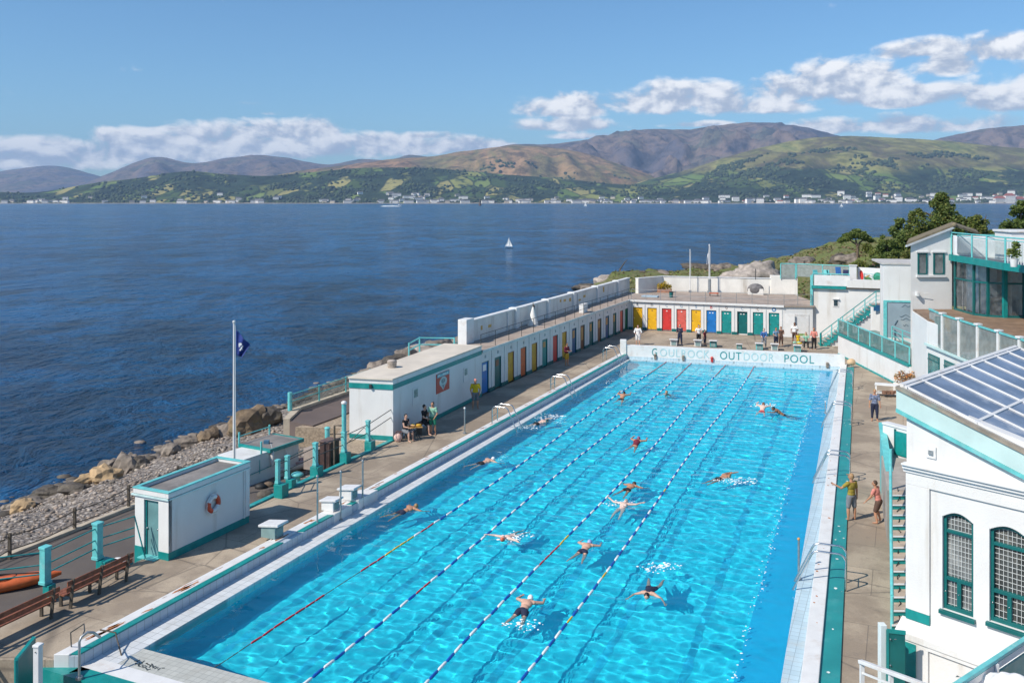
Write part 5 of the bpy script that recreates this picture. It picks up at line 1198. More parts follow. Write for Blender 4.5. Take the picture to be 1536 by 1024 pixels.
mb = MB(); mb.prism([EB.lerp(EC, .14) + V(0, -.05), EB.lerp(EC, .20) + V(0, -.05), EB.lerp(EC, .20), EB.lerp(EC, .14)], .0, 2.08); mb.prism([EB.lerp(EC, .80) + V(0, -.05), EB.lerp(EC, .86) + V(0, -.05), EB.lerp(EC, .86), EB.lerp(EC, .80)], .0, 2.08); mb.prism([EB.lerp(EC, .20) + V(0, -.05), EB.lerp(EC, .8) + V(0, -.05), EB.lerp(EC, .8), EB.lerp(EC, .2)], 2.0, 2.08); mb.build('door_surround', white2, er)
mb = MB(); mb.prism([ept(-.0, -.14), EB + en * .14 + V(.03, 0), EC + V(.12, -.14), V(28.35, 84), V(28.5, 91), V(15.8, 94.3), V(13.2, 92.0)], ZR - .137, ZR + .005); mb.build('roof', terrace, er, .01)
mb = MB(); mb.prism([ept(.0, -.19), EB + en * .19, EB + en * .145, ept(.0, -.145)], ZR - .17, ZR + .03); mb.build('roof_edge', white2, er)
railing('roof_railing', 'thin railing along the terrace above the bright end cabins', [ept(.3, .05, ZR), ept(LE, .05, ZR), EC + V(-.05, .2, ZR), V(27.9, 83.4, ZR)], 1.0, 1.45, galv)
bw = thing('terrace_wall', 'weathered white back wall of the terrace above the end cabins', 'wall', V(20, 93.2, ZR))
A1, A2, A3, A4 = V(12.9, 91.9), V(15.8, 94.4), V(26.4, 91.9), V(28.9, 91.2)
mb = MB(); mb.prism([A1, A2, A3, A4, A4 + V(.1, .35), A3 + V(.1, .35), A2 + V(0, .36), A1 + V(-.25, .28)], -1.5, 4.36); mb.build('wall', aged, bw, .01)
mb = MB(); mb.prism([A1 + V(.02, -.06), A2 + V(.02, -.06), A3 + V(0, -.06), A3 + V(.1, .41), A2 + V(0, .42), A1 + V(-.3, .34)], 4.363, 4.43); mb.build('coping', white2, bw, .01)
mb = MB(); mb.prism([A3 + V(0, -.14), A4 + V(0, -.14), A4 + V(.1, .45), A3 + V(.05, .45)], 2.5, 4.72); mb.build('end_pier', aged, bw, .02)
def fpole(px, top, lb_, r_, Y=93.0):
    b0_ = V((px - CX) / F * Y, Y, ZR); flagpole(b0_, top, px, lb_, r_); return b0_
fpole(1035, 375, 'shorter bare white pole on the terrace above the end cabins', .05)
fb2 = fpole(1064, 368, 'taller white pole with a furled white flag above the end cabins', .075, 92.4)
flag(fb2, [(1063.6, 373), (1063.6, 396), (1059, 397), (1061, 385)], 10, 8, mat('flag_white', (.70, .70, .72), .8, .06, 6), 'limp white flag on the taller pole above the end cabins', None, .05, 1.0)
mb = MB(); mb.tube([fb2 + V(0, -.1, 0), fb2 + V(0, -.1, 1.45)], .16, 10); tag(mb.build('pole_sleeve', galv), 'short grey sleeve round the foot of the taller terrace pole', 'post')
# planter
c = V(15.75, 92.9, ZR); o = thing('flower_planter', 'brick planter full of yellow flowers on the end terrace', 'planter', c)
mb = MB(); mb.box((c.x, c.y, c.z + .17), (1.5, .55, .34), R(-12)); mb.build('trough', mat('planter_brick', (.34, .17, .11), .85, .2, 5), o, .02)
def leafcloud(name, blobs, n_, size, mats, parent, seed, up=.25, squash=1.0):
    rr = random.Random(seed); mb = MB(); tot = sum(b_[1] ** 2 for b_ in blobs)
    for (c_, r_) in blobs:
        k = int(n_ * r_ * r_ / tot); rx = r_ if not isinstance(r_, tuple) else r_
        for i in range(k):
            d = Vector((rr.gauss(0, 1), rr.gauss(0, 1), rr.gauss(0, 1))).normalized(); rad = r_ * (rr.random() ** .45)
            q = Vector(c_) + Vector((d.x * rad, d.y * rad, d.z * rad * squash))
            a = Vector((rr.gauss(0, 1), rr.gauss(0, 1), rr.gauss(0, .6))).normalized(); b2 = a.cross(Vector((rr.gauss(0, 1), rr.gauss(0, 1), rr.gauss(0, 1)))).normalized()
            s1 = size * rr.uniform(.6, 1.3); s2 = s1 * rr.uniform(.35, .7)
            mb.add([q - a * s1, q - b2 * s2 + a * s1 * .1, q + a * s1, q + b2 * s2 + a * s1 * .1], [(0, 1, 2, 3)], rr.randrange(len(mats)))
    return mb.build(name, mats, parent)
leafcloud('flowers', [(c + V(0, 0, .72), .46), (c + V(-.45, .1, .62), .34), (c + V(.45, -.1, .6), .32)], 900, .075, [petals, petals, leafyl], o, 3)
# low things on the end terrace
c = V(13.6, 88.6, ZR); mb = MB(); mb.box((c.x, c.y, c.z + .06), (1.6, .9, .12), R(-20)); tag(mb.build('folded_cover', mat('cover_blue', (.35, .45, .52), .7, .1, 2), None, .03), 'pale blue folded cover lying on the end terrace near the corner', 'cover')
c = V(15.6, 88.2, ZR); o = thing('terrace_bin', 'small dark waste bin on the end terrace near the planter', 'bin', c); mb = MB(); mb.tube([c, c + V(0, 0, .5)], [.17, .2], 10); mb.build('body', tealdk, o); mb = MB(); mb.tube([c + V(0, 0, .5), c + V(0, 0, .57)], .21, 10); mb.build('lid', black, o)
c = V(20.0, 89.2, ZR); o = thing('terrace_table', 'low orange table on the end terrace below the taller pole', 'table', c)
mb = MB(); mb.box((c.x, c.y, c.z + .32), (.9, .55, .05), R(-15)); mb.build('tabletop', orange, o)
for a, b_ in ((-.38, -.2), (.38, -.2), (.38, .2), (-.38, .2)): mb = MB(); mb.tube([c + V(a, b_, 0), c + V(a, b_, .3)], .025, 6); mb.build('leg', darkmetal, o)
c = V(27.6 - 3.0, 90.9, ZR); o = thing('covered_boiler', 'grey domed shape on a pale base against the terrace back wall', 'cover', c)
mb = MB(); mb.box((c.x, c.y, c.z + .3), (1.5, .9, .6), R(-12)); mb.build('base', aged, o, .03); mb = MB(); mb.ball(c + V(0, 0, .5), (.85, .55, .62), 16, 10); mb.build('dome', mat('dome_grey', (.16, .15, .15), .8, .3, 3, stain_sheen=(.32, .29, .26), samt=.6, sscale=2), o); mb = MB(); mb.tube([c + V(0, 0, 1.5), c + V(0, 0, 2.6)], .04, 6); mb.build('vent_pipe', darkmetal, o)

# ================================================================== upper terrace block, stairs, walkway
T0 = V(27.12, 81.5); T1 = V(35.5, 78.2); td = (T1 - T0).normalized(); tn = V(td.y, -td.x); TL = (T1 - T0).length
def tp(a, b_, z=0): return T0 + td * a - tn * b_ + V(0, 0, z)
tb = thing('terrace_building', 'white walled building with upper sun terrace right of the end cabins', 'building', T0)
mb = MB(); mb.prism([tp(0, 0), tp(TL, 0), tp(TL, 11), tp(0, 10.5)], -1, 4.45); mb.build('wall', white, tb, .01)
mb = MB(); mb.prism([tp(.0, -.05), tp(TL, -.05), tp(TL, 11), tp(.0, 10.5)], 4.453, 4.60); mb.build('terrace_floor', terrace, tb)
mb = MB(); mb.prism([tp(.02, -.26), tp(2.95, -.26), tp(2.95, -.06), tp(.02, -.06)], 4.42, 4.68); mb.build('teal_band', teal, tb)
mb = MB(); mb.prism([tp(.25, -.2), tp(3.3, -.2), tp(3.3, -.02), tp(.25, -.02)], 4.69, 5.62); mb.build('parapet', white2, tb, .01)
mb = MB(); mb.prism([tp(3.0, -.3), tp(TL, -.3), tp(TL, .3), tp(3.0, .3)], 4.61, 5.3); mb.build('rear_parapet', white, tb)
mb = MB(); mb.prism([tp(-.1, -.12), tp(.12, -.12), tp(.12, .15), tp(-.1, .15)], ZR, 5.6); mb.build('corner_post', teallt, tb)
a = onw(1249.5, T0, td); c = onw(1258, T0, td); z1_ = H - (448.5 - HZ) * a.y / F; z0_ = H - (460 - HZ) * a.y / F
mb = MB(); mb.prism([a + tn * .002, c + tn * .002, c + tn * .05, a + tn * .05], z0_, z1_); wi = mb.build('window', white2, tb); mb = MB(); mb.prism([a.lerp(c, .15) + tn * .051, a.lerp(c, .85) + tn * .051, a.lerp(c, .85) + tn * .056, a.lerp(c, .15) + tn * .056], z0_ + .08, z1_ - .08); mb.build('pane', darkglass, wi); mb = MB(); mb.prism([a.lerp(c, -.1) + tn * .002, a.lerp(c, 1.1) + tn * .002, a.lerp(c, 1.1) + tn * .2, a.lerp(c, -.1) + tn * .2], z1_ + .002, z1_ + .06); mb.build('hood', white2, wi)
def glass_rail(name, label, pts, z0, z1, per, pm, gm, cat='balustrade', pr=.05, top=.05, box_=False, split=True):
    o = thing(name, label, cat, V(pts[0].x, pts[0].y, z0)); al = []
    for a, b_ in zip(pts, pts[1:]):
        n_ = max(1, round((b_ - a).length / per)); al += [a.lerp(b_, i / n_) for i in range(n_)]
    al.append(pts[-1]); al = [V(q.x, q.y, q.z if abs(q.z) > 1e-6 else 0) for q in al]
    for q in al:
        mb = MB()
        if box_: mb.beam(q + V(0, 0, z0), q + V(0, 0, z1), pr * 2, pr * 2)
        else: mb.tube([q + V(0, 0, z0), q + V(0, 0, z1)], pr, 8)
        mb.build('post', pm, o)
    mb = MB(); mb.tube([q + V(0, 0, z1) for q in al], top, 6); mb.build('top_rail', pm, o)
    for a, b_ in zip(al, al[1:]):
        mb = MB(); d = (b_ - a); e_ = d.normalized() * pr * 1.1
        mb.add([a + e_ + V(0, 0, z0 + .08), b_ - e_ + V(0, 0, z0 + .08), b_ - e_ + V(0, 0, z1 - .07), a + e_ + V(0, 0, z1 - .07)], [(0, 1, 2, 3)]); g = mb.build('glass_panel', gm, o); s_ = g.modifiers.new('t', 'SOLIDIFY'); s_.thickness = .012
    return o
g0 = PY(1195, 400, 91.0); g1 = PY(1274, 401, 88.0)
glass_rail('glass_screen', 'pale glass screen at the back of the upper sun terrace', [V(g0.x, g0.y), V(g1.x, g1.y)], 4.6, 5.95, 2.4, teallt, glasswt)
glass_rail('glass_screen', 'glass balustrade at the front of the upper sun terrace above the teal band', [tp(.1, .02), tp(3.2, .02)], 4.6, 5.75, 1.6, teallt, glass)
g1v = V(g0.x, g0.y); glass_rail('glass_screen', 'short dusty glass screen at the left corner of the upper sun terrace', [g1v + V(-1.5, .4), g1v + V(-.1, .05)], 4.4, 5.95, 2.4, teallt, glasswt)
c = PY(1279.5, 420, 82.0); o = thing('terrace_pillar', 'square white pillar between the glass screen and the painted panel', 'pillar', V(c.x, c.y, 4.6)); mb = MB(); mb.box((c.x, c.y, 5.5), (.62, .5, 1.8), R(-20)); mb.build('shaft', white2, o, .02); mb = MB(); mb.box((c.x, c.y, 6.44), (.74, .62, .08), R(-20)); mb.build('cap', white2, o, .02)
a = PY(1286, 420, 82.2); b_ = PY(1326, 420, 80.5); a.z = b_.z = 0; d = (b_ - a).normalized(); n_ = V(d.y, -d.x)
o = thing('painted_panel', 'white terrace wall painted with red and green fruit beside the pillar', 'mural', V(a.x, a.y, 4.6)); mb = MB(); mb.prism([a, b_, b_ - n_ * .2, a - n_ * .2], 4.6, 6.25); mb.build('wall', white2, o, .01)
def wl_ell(mb, cx, cz, rx, rz_, off=.01, tilt=0.0, m_=0):
    n2 = 14; pts = []
    for k in range(n2):
        t_ = k * 6.283 / n2; x = rx * math.cos(t_); z = rz_ * math.sin(t_); pts.append(a + d * (cx + x * math.cos(tilt) - z * math.sin(tilt)) + n_ * off + V(0, 0, cz + x * math.sin(tilt) + z * math.cos(tilt)))
    mb.poly(pts, m_)
mb = MB(); wl_ell(mb, .4, 5.55, .17, .45, .01, .15); mb.build('red_fruit', red, o)
mb = MB(); wl_ell(mb, 1.0, 5.25, .38, .2, .012, -.3); wl_ell(mb, 1.25, 5.12, .2, .15, .014); mb.build('leaf_shape', mat('mural_green', (.06, .16, .06), .7, .3, 5), o)
mb = MB(); wl_ell(mb, 1.9, 5.4, .45, .5, .012, .4); wl_ell(mb, 2.25, 5.6, .3, .3, .014, .4); mb.build('green_fruit', mat('mural_teal_green', (.03, .26, .16), .6, .3, 4), o)
mb = MB(); wl_ell(mb, 2.05, 5.05, .4, .2, .016, .1); wl_ell(mb, .95, 5.5, .25, .06, .016, .5); mb.build('ochre_shape', mat('mural_ochre', (.40, .26, .08), .7, .3, 5), o)
railing('terrace_railing', 'short pale teal railing in front of the painted fruit panel', [a + n_ * .7 + V(.9, 0, 4.6), b_ + n_ * .7 + V(0, 0, 4.6)], 1.15, 1.1, teallt)
def chair(c, rz, label, m_):
    o = thing('sun_chair', label, 'chair', c, 'chairs on the upper sun terrace', rz, True)
    mb = MB(); mb.box((0, 0, .42), (.52, .5, .04)); mb.build('seat', m_, o, .01)
    mb = MB(); M = Matrix.Rotation(R(-14), 3, 'X'); mb.box((0, .3, .76), (.52, .03, .66), M=M); mb.build('backrest', m_, o, .01)
    for a_, b2 in ((-.23, -.22), (.23, -.22), (.23, .22), (-.23, .22)): mb = MB(); mb.tube([(a_, b2, 0), (a_, b2, .41)], .02, 6); mb.build('leg', ropewhite, o)
blu = mat('chair_blue', (.03, .13, .36), .7, .15, 5); 
for px, lb_, m_, rz_ in ((1226, 'pale teal chair at the left end of the upper sun terrace', teallt, .3), (1239, 'turquoise chair in the middle of the upper sun terrace', teallt, -.4), (1247, 'low green sun chair beside the turquoise one', tealw, .8), (1259, 'bright blue chair near the white pillar on the sun terrace', blu, 0), (1268, 'dark navy chair next to the white pillar', navy, -.5)):
    c = PY(px, 410, 86.0); chair(V(c.x, c.y, 4.9 if px in (1259,) else 4.62), rz_, lb_, m_)
# ---- stairs from the deck up to the terrace
S0 = P(1231, 519); sx_, sy_ = S0.x, S0.y; NST = 17; top_z = 3.6; run_ = 4.45
sd_ = V(.985, -.17).normalized(); sn_ = V(-sd_.y, sd_.x)
stt = thing('terrace_stairs', 'teal sided staircase climbing from the deck to the upper terrace', 'stairs', S0)
mb = MB(); mt_ = MB()
for i in range(NST):
    a0_, a1_ = run_ * i / NST, run_ * (i + 1) / NST; z0_ = top_z * (i + 1) / NST
    mb.prism([S0 + sd_ * a0_, S0 + sd_ * a1_, S0 + sd_ * a1_ + sn_ * 1.4, S0 + sd_ * a0_ + sn_ * 1.4], max(0, z0_ - .55), z0_ - .03)
    mt_.prism([S0 + sd_ * (a0_ - .03) - sn_ * .04, S0 + sd_ * a1_ - sn_ * .04, S0 + sd_ * a1_ + sn_ * 1.4, S0 + sd_ * (a0_ - .03) + sn_ * 1.4], z0_ - .027, z0_)
mb.build('flight', tealw, stt); mt_.build('treads', mat('stair_tread', (.42, .38, .33), .85, .15, 4), stt)
mb = MB(); e_ = S0 + sd_ * run_; mb.prism([e_, e_ + sd_ * 2.4, e_ + sd_ * 2.4 + sn_ * 1.4, e_ + sn_ * 1.4], top_z - .3, top_z); mb.build('landing', terrace, stt)
mb = MB(); p0 = S0 + sd_ * .9 + sn_ * .25; p1 = e_ + sd_ * 2.4 + sn_ * .25
mb.add([S0 + sd_ * .4 + sn_ * .15, e_ + sn_ * .15, V(e_.x, e_.y, top_z - .62) + sn_ * .15, e_ + sn_ * .4, S0 + sd_ * .4 + sn_ * .4, V(e_.x, e_.y, top_z - .62) + sn_ * .4], [(0, 1, 2), (3, 4, 5), (0, 2, 5, 4)])
mb.prism([e_ + sn_ * .05, e_ + sd_ * 2.4 + sn_ * .05, e_ + sd_ * 2.4 + sn_ * .3, e_ + sn_ * .3], 0, top_z - .31); mb.build('wall', white, stt)
o = thing('stair_rail', 'teal handrail rising along the terrace staircase', 'handrail', S0)
rp_ = [S0 + sd_ * (run_ * k / 5) - sn_ * .02 + V(0, 0, top_z * k / 5) for k in range(6)] + [e_ + sd_ * 1.2 + V(0, 0, top_z), e_ + sd_ * 2.3 + V(0, 0, top_z)]
for q in rp_: mb = MB(); mb.tube([q, q + V(0, 0, 1.12)], .045 if q is not rp_[0] else .09, 8); mb.build('post', teal if q is rp_[0] else teallt, o)
for h_, m_ in ((1.12, teal), (.74, teallt), (.4, teallt)): mb = MB(); mb.tube([q + V(0, 0, h_) for q in rp_], .04 if h_ > 1 else .022, 6); mb.build('rail', m_, o)
# dark boat shaped sign on wall by stairs
c = PY(1316.5, 461, 73.8); mb = MB(); d2 = V(.985, -.17); q = [(-.28, .12), (.28, .14), (.2, -.14), (-.12, -.16)]
mb.prism([c + d2 * -.3, c + d2 * .3, c + d2 * .3 + V(0, .06), c + d2 * -.3 + V(0, .06)], c.z - .3, c.z + .05); mb.prism([c + d2 * -.12, c + d2 * .2, c + d2 * .2 + V(0, .06), c + d2 * -.12 + V(0, .06)], c.z + .053, c.z + .2); tag(mb.build('boat_plaque', navyd), 'dark boat shaped plaque on the white wall below the stair head', 'plaque')
mb = MB(); w0 = PY(1308, 461, 74.2); w1 = PY(1329, 461, 73.7); mb.prism([V(w0.x, w0.y), V(w1.x, w1.y), V(w1.x, w1.y + .3), V(w0.x, w0.y + .3)], 0, 3.55); tag(mb.build('stair_head_wall', white, None, .01), 'white wall under the stair head bearing the boat plaque', 'wall')
# ---- walkway
WA = P(1257, 531); WB = P(1366, 586); wz = 1.72
wk = thing('raised_walkway', 'raised walkway with white retaining wall leading to the tower', 'walkway', WA)
mb = MB(); mb.prism([WA, V(WB.x - .1, WB.y), V(29.5, WB.y), V(29.8, WA.y + 1.5)], -.5, wz - .16); mb.build('wall', white, wk, .012)
mb = MB(); mb.prism([WA + V(-.08, -.05), V(WB.x - .18, WB.y), V(WB.x + .02, WB.y), WA + V(.12, .05)], wz - .157, wz + .02); mb.build('edge_band', teal, wk)
mb = MB(); mb.prism([WA + V(.125, .05), V(WB.x + .025, WB.y), V(29.5, WB.y), V(29.8, WA.y + 1.5)], wz - .155, wz); mb.build('floor', mat('walkway_green', (.20, .27, .24), .85, .15, 1.5), wk)
mb = MB(); mb.prism([WA + V(-.10, -.2), V(WB.x - .2, WB.y), V(WB.x - .1, WB.y), WA + V(-.001, 0)], 0, .10); mb.build('foot_band', tealw, wk)
glass_rail('mesh_railing', 'teal mesh railing along the raised walkway', [WA + V(.02, .02), V(WB.x - .08, WB.y)], wz, wz + 1.1, 2.4, teallt, meshpan)
gp = thing('mesh_railing', 'teal mesh railing on the inner side of the raised walkway below the blue wall', 'railing', V(28.9, 68, wz))
pts_ = [V(28.8, 68.2, wz), V(28.2, 59.5, wz)]
for k in range(5): q = pts_[0].lerp(pts_[1], k / 4); mb = MB(); mb.tube([q, q + V(0, 0, 1.1)], .05, 8); mb.build('post', teallt, gp)
for h_ in (1.1, .75, .4): mb = MB(); mb.tube([q + V(0, 0, h_) for q in pts_], .03, 6); mb.build('rail', teallt, gp)
# ---- wall with blue mural
MA = PY(1326, 500, 68.6); Mz0, Mz1 = wz, 7.55; MBp = V(32.6, 67.6); MA.z = 0
mw = thing('mural_wall', 'tall white wall with a large grey blue painted panel framed in teal', 'wall', MA); d = (MBp - MA).normalized(); n_ = V(d.y, -d.x); LM = (MBp - MA).length
mb = MB(); mb.prism([MA - V(.05, 0), MBp, MBp - n_ * 1.5, MA - n_ * 1.5 - V(.05, 0)], 0, 7.45); mb.build('wall', white, mw, .012)
mb = MB(); mb.prism([MA - V(.15, 0) + n_ * .05, MBp + n_ * .05, MBp - n_ * 5, MA - V(.15, 0) - n_ * 5], 7.453, 7.6); mb.build('coping', mat('roof_edge_grey', (.48, .46, .44), .8), mw, .01)
mur = mat('mural_blue_grey', (.26, .33, .38), .75, .08, 1.2, stain_sheen=(.50, .50, .46), samt=.5, sscale=.5)
mb = MB(); mb.prism([MA + d * .2 + n_ * .002, MBp + n_ * .002, MBp + n_ * .02, MA + d * .2 + n_ * .02], 1.95, 4.62); mb.build('painted_panel', mur, mw)
mb = MB(); mb.prism([MA - d * .05 + n_ * .002, MA + d * .2 + n_ * .002, MA + d * .2 + n_ * .08, MA - d * .05 + n_ * .08], wz - .4, 4.62); mb.prism([MA - d * .05 + n_ * .002, MBp + n_ * .002, MBp + n_ * .07, MA - d * .05 + n_ * .07], 4.623, 4.75); mb.build('panel_frame', teallt, mw)
mb = MB()
for (z, rx) in ((3.6, .9), (3.35, .7), (4.35, .6), (2.9, .35)):
    pts = [MA + d * (1.55 + rx * (k / 8 - .5)) + n_ * .03 + V(0, 0, z + .08 * math.sin(k * 1.1 + z)) for k in range(9)]; mb.tube(pts, .018, 5)
mb.tube([MA + d * .75 + n_ * .03 + V(0, 0, 2.9), MA + d * .95 + n_ * .03 + V(0, 0, 3.25)], .05, 6); mb.build('painted_ripple', mat('mural_dark', (.08, .13, .17), .8, .2, 4), mw)
# ---- tower
TA = V((1366 - CX) / F * 58.4, 58.4); TB = V((1428 - CX) / F * 58.4, 58.4); TZ0, TE, TPk = 5.25, 9.6, 10.65
tw_ = thing('tower', 'white tower with two narrow windows and a mossy sloping roof', 'tower', TA)
mb = MB(); d0 = TB - TA
mb.add([TA + V(0, 0, -1), TB + V(0, 0, -1), TB + V(0, 0, TPk - .1), TA + V(0, 0, TE - .05), TA + V(3.1, 6.5, -1), TB + V(3.1, 6.5, -1), TB + V(3.1, 6.5, TPk - .1), TA + V(3.1, 6.5, TE - .05)], [(0, 1, 2, 3), (5, 4, 7, 6), (4, 0, 3, 7), (1, 5, 6, 2), (3, 2, 6, 7), (4, 5, 1, 0)]); mb.build('wall', white, tw_, .012)
moss = mat('mossy_roof', (.19, .155, .10), .95, .25, 2.5, .03, 18, stain_sheen=(.13, .12, .04), samt=.7, sscale=1.5)
mb = MB(); e0_ = TA + V(-.35, -.18, TE - .16); e1_ = TB + V(.08, -.18, TPk); up_ = V(0, 0, .14)
mb.add([e0_, e1_, e1_ + V(3.2, 6.9, 0), e0_ + V(3.2, 6.9, 0), e0_ + up_, e1_ + up_, e1_ + V(3.2, 6.9, 0) + up_, e0_ + V(3.2, 6.9, 0) + up_], [(3, 2, 1, 0), (4, 5, 6, 7), (0, 1, 5, 4), (1, 2, 6, 5), (2, 3, 7, 6), (3, 0, 4, 7)]); mb.build('roof', moss, tw_)
mb = MB(); mb.add([e0_ + V(0, -.03, -.12), e1_ + V(0, -.03, -.12), e1_ + V(0, -.03, .02), e0_ + V(0, -.03, .02), e0_ + V(0, .16, -.12), e1_ + V(0, .16, -.12), e1_ + V(0, .16, -.004), e0_ + V(0, .16, -.004)], [(0, 1, 2, 3), (5, 4, 7, 6), (3, 2, 6, 7), (0, 4, 5, 1), (0, 3, 7, 4), (1, 5, 6, 2)]); mb.build('barge_board', mat('board_grey', (.52, .54, .56), .7, .08), tw_)
mb = MB(); q = e1_; mb.add([q + V(-.05, 0, .0), q + V(1.9, .6, -.55), q + V(5.0, 7, -.55), q + V(3.2, 6.9, .0), q + V(-.05, 0, .16), q + V(1.9, .6, -.42), q + V(5.0, 7, -.42), q + V(3.2, 6.9, .16)], [(3, 2, 1, 0), (4, 5, 6, 7), (0, 1, 5, 4), (1, 2, 6, 5), (2, 3, 7, 6), (3, 0, 4, 7)]); mb.ball(q + V(-.02, -.02, .1), .17, 8, 6); mb.build('roof_back_slope', moss, tw_)
for (x0_, x1_) in ((1377, 1390), (1400.5, 1415.5)):
    a = V((x0_ - CX) / F * 58.4, 58.4); c = V((x1_ - CX) / F * 58.4, 58.4); z1_ = H - (379 - HZ) * 58.4 / F; z0_ = H - (411.5 - HZ) * 58.4 / F
    mb = MB()
    for (p_, q_, za, zb_) in ((a + V(-.04, 0), a + V(.05, 0), z0_, z1_), (c + V(-.05, 0), c + V(.04, 0), z0_, z1_), (a + V(.05, 0), c + V(-.05, 0), z0_, z0_ + .06), (a + V(.05, 0), c + V(-.05, 0), z1_ - .06, z1_)): mb.prism([p_ + V(0, -.05), q_ + V(0, -.05), q_ + V(0, -.002), p_ + V(0, -.002)], za, zb_)
    wi = mb.build('window', tealdk, tw_); mb = MB(); mb.prism([a + V(.05, -.02), c + V(-.05, -.02), c + V(-.05, -.003), a + V(.05, -.003)], z0_ + .06, z1_ - .06); mb.build('pane', dimglass, wi)
    mb = MB(); mb.prism([a + V(-.12, -.10), c + V(.12, -.10), c + V(.12, -.002), a + V(-.12, -.002)], z1_ + .003, z1_ + .10); mb.build('lintel', white2, wi)
mb = MB(); a = V((1374 - CX) / F * 58.4, 58.4); c = V((1418 - CX) / F * 58.4, 58.4); z0_ = H - (415 - HZ) * 58.4 / F; mb.prism([a + V(0, -.16), c + V(0, -.16), c + V(0, -.002), a + V(0, -.002)], z0_ - .02, z0_ + .10); mb.build('sill', white2, tw_)
mb = MB(); q = PY(1376, 441, 58.25); mb.box(q, (.12, .3, .25)); mb.tube([q, q + V(.7, -.1, .06)], .02, 6); mb.build('bracket', white2, tw_)
# ---- glazed restaurant
FL = 5.3
gp_ = [P(px, py, FL) for px, py in ((1433, 464.5), (1461, 472.5), (1482, 475), (1507, 476.5), (1536, 477))]; gp_ = [V(q.x, q.y) for q in gp_]; gp_.append(gp_[-1] + (gp_[-1] - gp_[-2]) * 3)
gr = thing('glazed_restaurant', 'curved restaurant front of tall teal framed windows under a teal roof edge', 'building', V(gp_[0].x, gp_[0].y, FL))
roofe = [P(px, py, 8.5) for px, py in ((1425, 389.5), (1463, 396), (1507, 404), (1536, 408))]; roofe = [V(q.x, q.y) for q in roofe]; roofe.append(roofe[-1] + (roofe[-1] - roofe[-2]) * 6)
mb = MB(); mb.prism(roofe + [V(40, 46), V(40, 66), V(28.7, 64), V(28.6, 58.0)], 8.5, 8.82); mb.build('roof', mat('roof_deck_grey', (.50, .47, .44), .85, .1, 2), gr)
mb = MB()
for a, c in zip(roofe, roofe[1:]): dd_ = (c - a).normalized(); nn = V(-dd_.y, dd_.x); nn = nn if nn.dot(-a) > 0 else -nn; mb.prism([a, c, c + nn * .08, a + nn * .08], 8.46, 8.86)
mb.build('fascia', teal, gr)
for i, (a, c) in enumerate(zip(gp_, gp_[1:])):
    dd_ = (c - a).normalized(); nn = V(dd_.y, -dd_.x)
    mb = MB(); mb.beam(a + V(0, 0, FL), a + V(0, 0, 8.49), .24 if i == 3 else .14, .24 if i == 3 else .14); wi = mb.build('mullion', tealdk if i != 3 else teal, gr)
    mb = MB(); mb.beam(a + V(0, 0, 7.35), c + V(0, 0, 7.35), .09, .10); mb.beam(a + V(0, 0, FL + .06), c + V(0, 0, FL + .06), .12, .12); mb.build('transom', tealdk, gr)
    mb = MB(); mb.add([a + V(0, 0, FL + .12), c + V(0, 0, FL + .12), c + V(0, 0, 8.49), a + V(0, 0, 8.49)], [(0, 1, 2, 3)]); g = mb.build('glass_pane', roomglass, gr)
    if i in (0, 1): mb = MB(); q = a.lerp(c, .42); mb.beam(q + V(0, 0, FL + .1), q + V(0, 0, 7.3), .05, .05); mb.build('door_stile', steel, gr)
# interior: back wall, blind and ceiling so that the glass looks into a room
mb = MB(); inner = [q - V(0, 0) for q in gp_]; mb.prism([V(29.0, 60.2), V(42, 55.2), V(42, 55.5), V(29.0, 60.5)], FL, 8.45); mb.build('inner_wall', mat('inner_white', (.86, .85, .83), .8, .06, .6), gr)
mb = MB(); mb.prism([V(28.9, 57.2), V(29.6, 56.6), V(29.7, 56.8), V(29.0, 57.5)], FL, 8.3); mb.prism([V(30.6, 56.8), V(31.6, 56.2), V(31.7, 56.4), V(30.7, 57.0)], FL, 8.3); mb.prism([V(32.2, 55.8), V(32.8, 55.4), V(32.9, 55.6), V(32.3, 56.0)], FL, 8.3); mb.build('inner_pillar', white2, gr)
mb = MB(); mb.prism([V(29.2, 55.6), V(30.1, 55.4), V(30.1, 55.9), V(29.2, 56.1)], FL, FL + 1.0); mb.prism([V(31.2, 55.3), V(32.4, 55.1), V(32.4, 55.6), V(31.2, 55.8)], FL, FL + .85); mb.build('inner_furniture', aged, gr)
mb = MB()
for (a, c, u0, u1) in ((gp_[0], gp_[1], .35, .95), (gp_[1], gp_[2], .05, .6), (gp_[3], gp_[4], .1, .5)):
    dd_ = (c - a).normalized(); nn = V(-dd_.y, dd_.x); nn = nn if nn.dot(a) > 0 else -nn; N3 = 14
    for k in range(N3):
        q0 = a.lerp(c, u0 + (u1 - u0) * k / N3) + nn * (.35 + .06 * (k % 2)); q1 = a.lerp(c, u0 + (u1 - u0) * (k + 1) / N3) + nn * (.35 + .06 * ((k + 1) % 2)); mb.quad(q0 + V(0, 0, FL + .1), q1 + V(0, 0, FL + .1), q1 + V(0, 0, 8.3), q0 + V(0, 0, 8.3))
mb.build('curtain', mat('curtain_white', (.85, .84, .82), .85, .04, 3), gr)
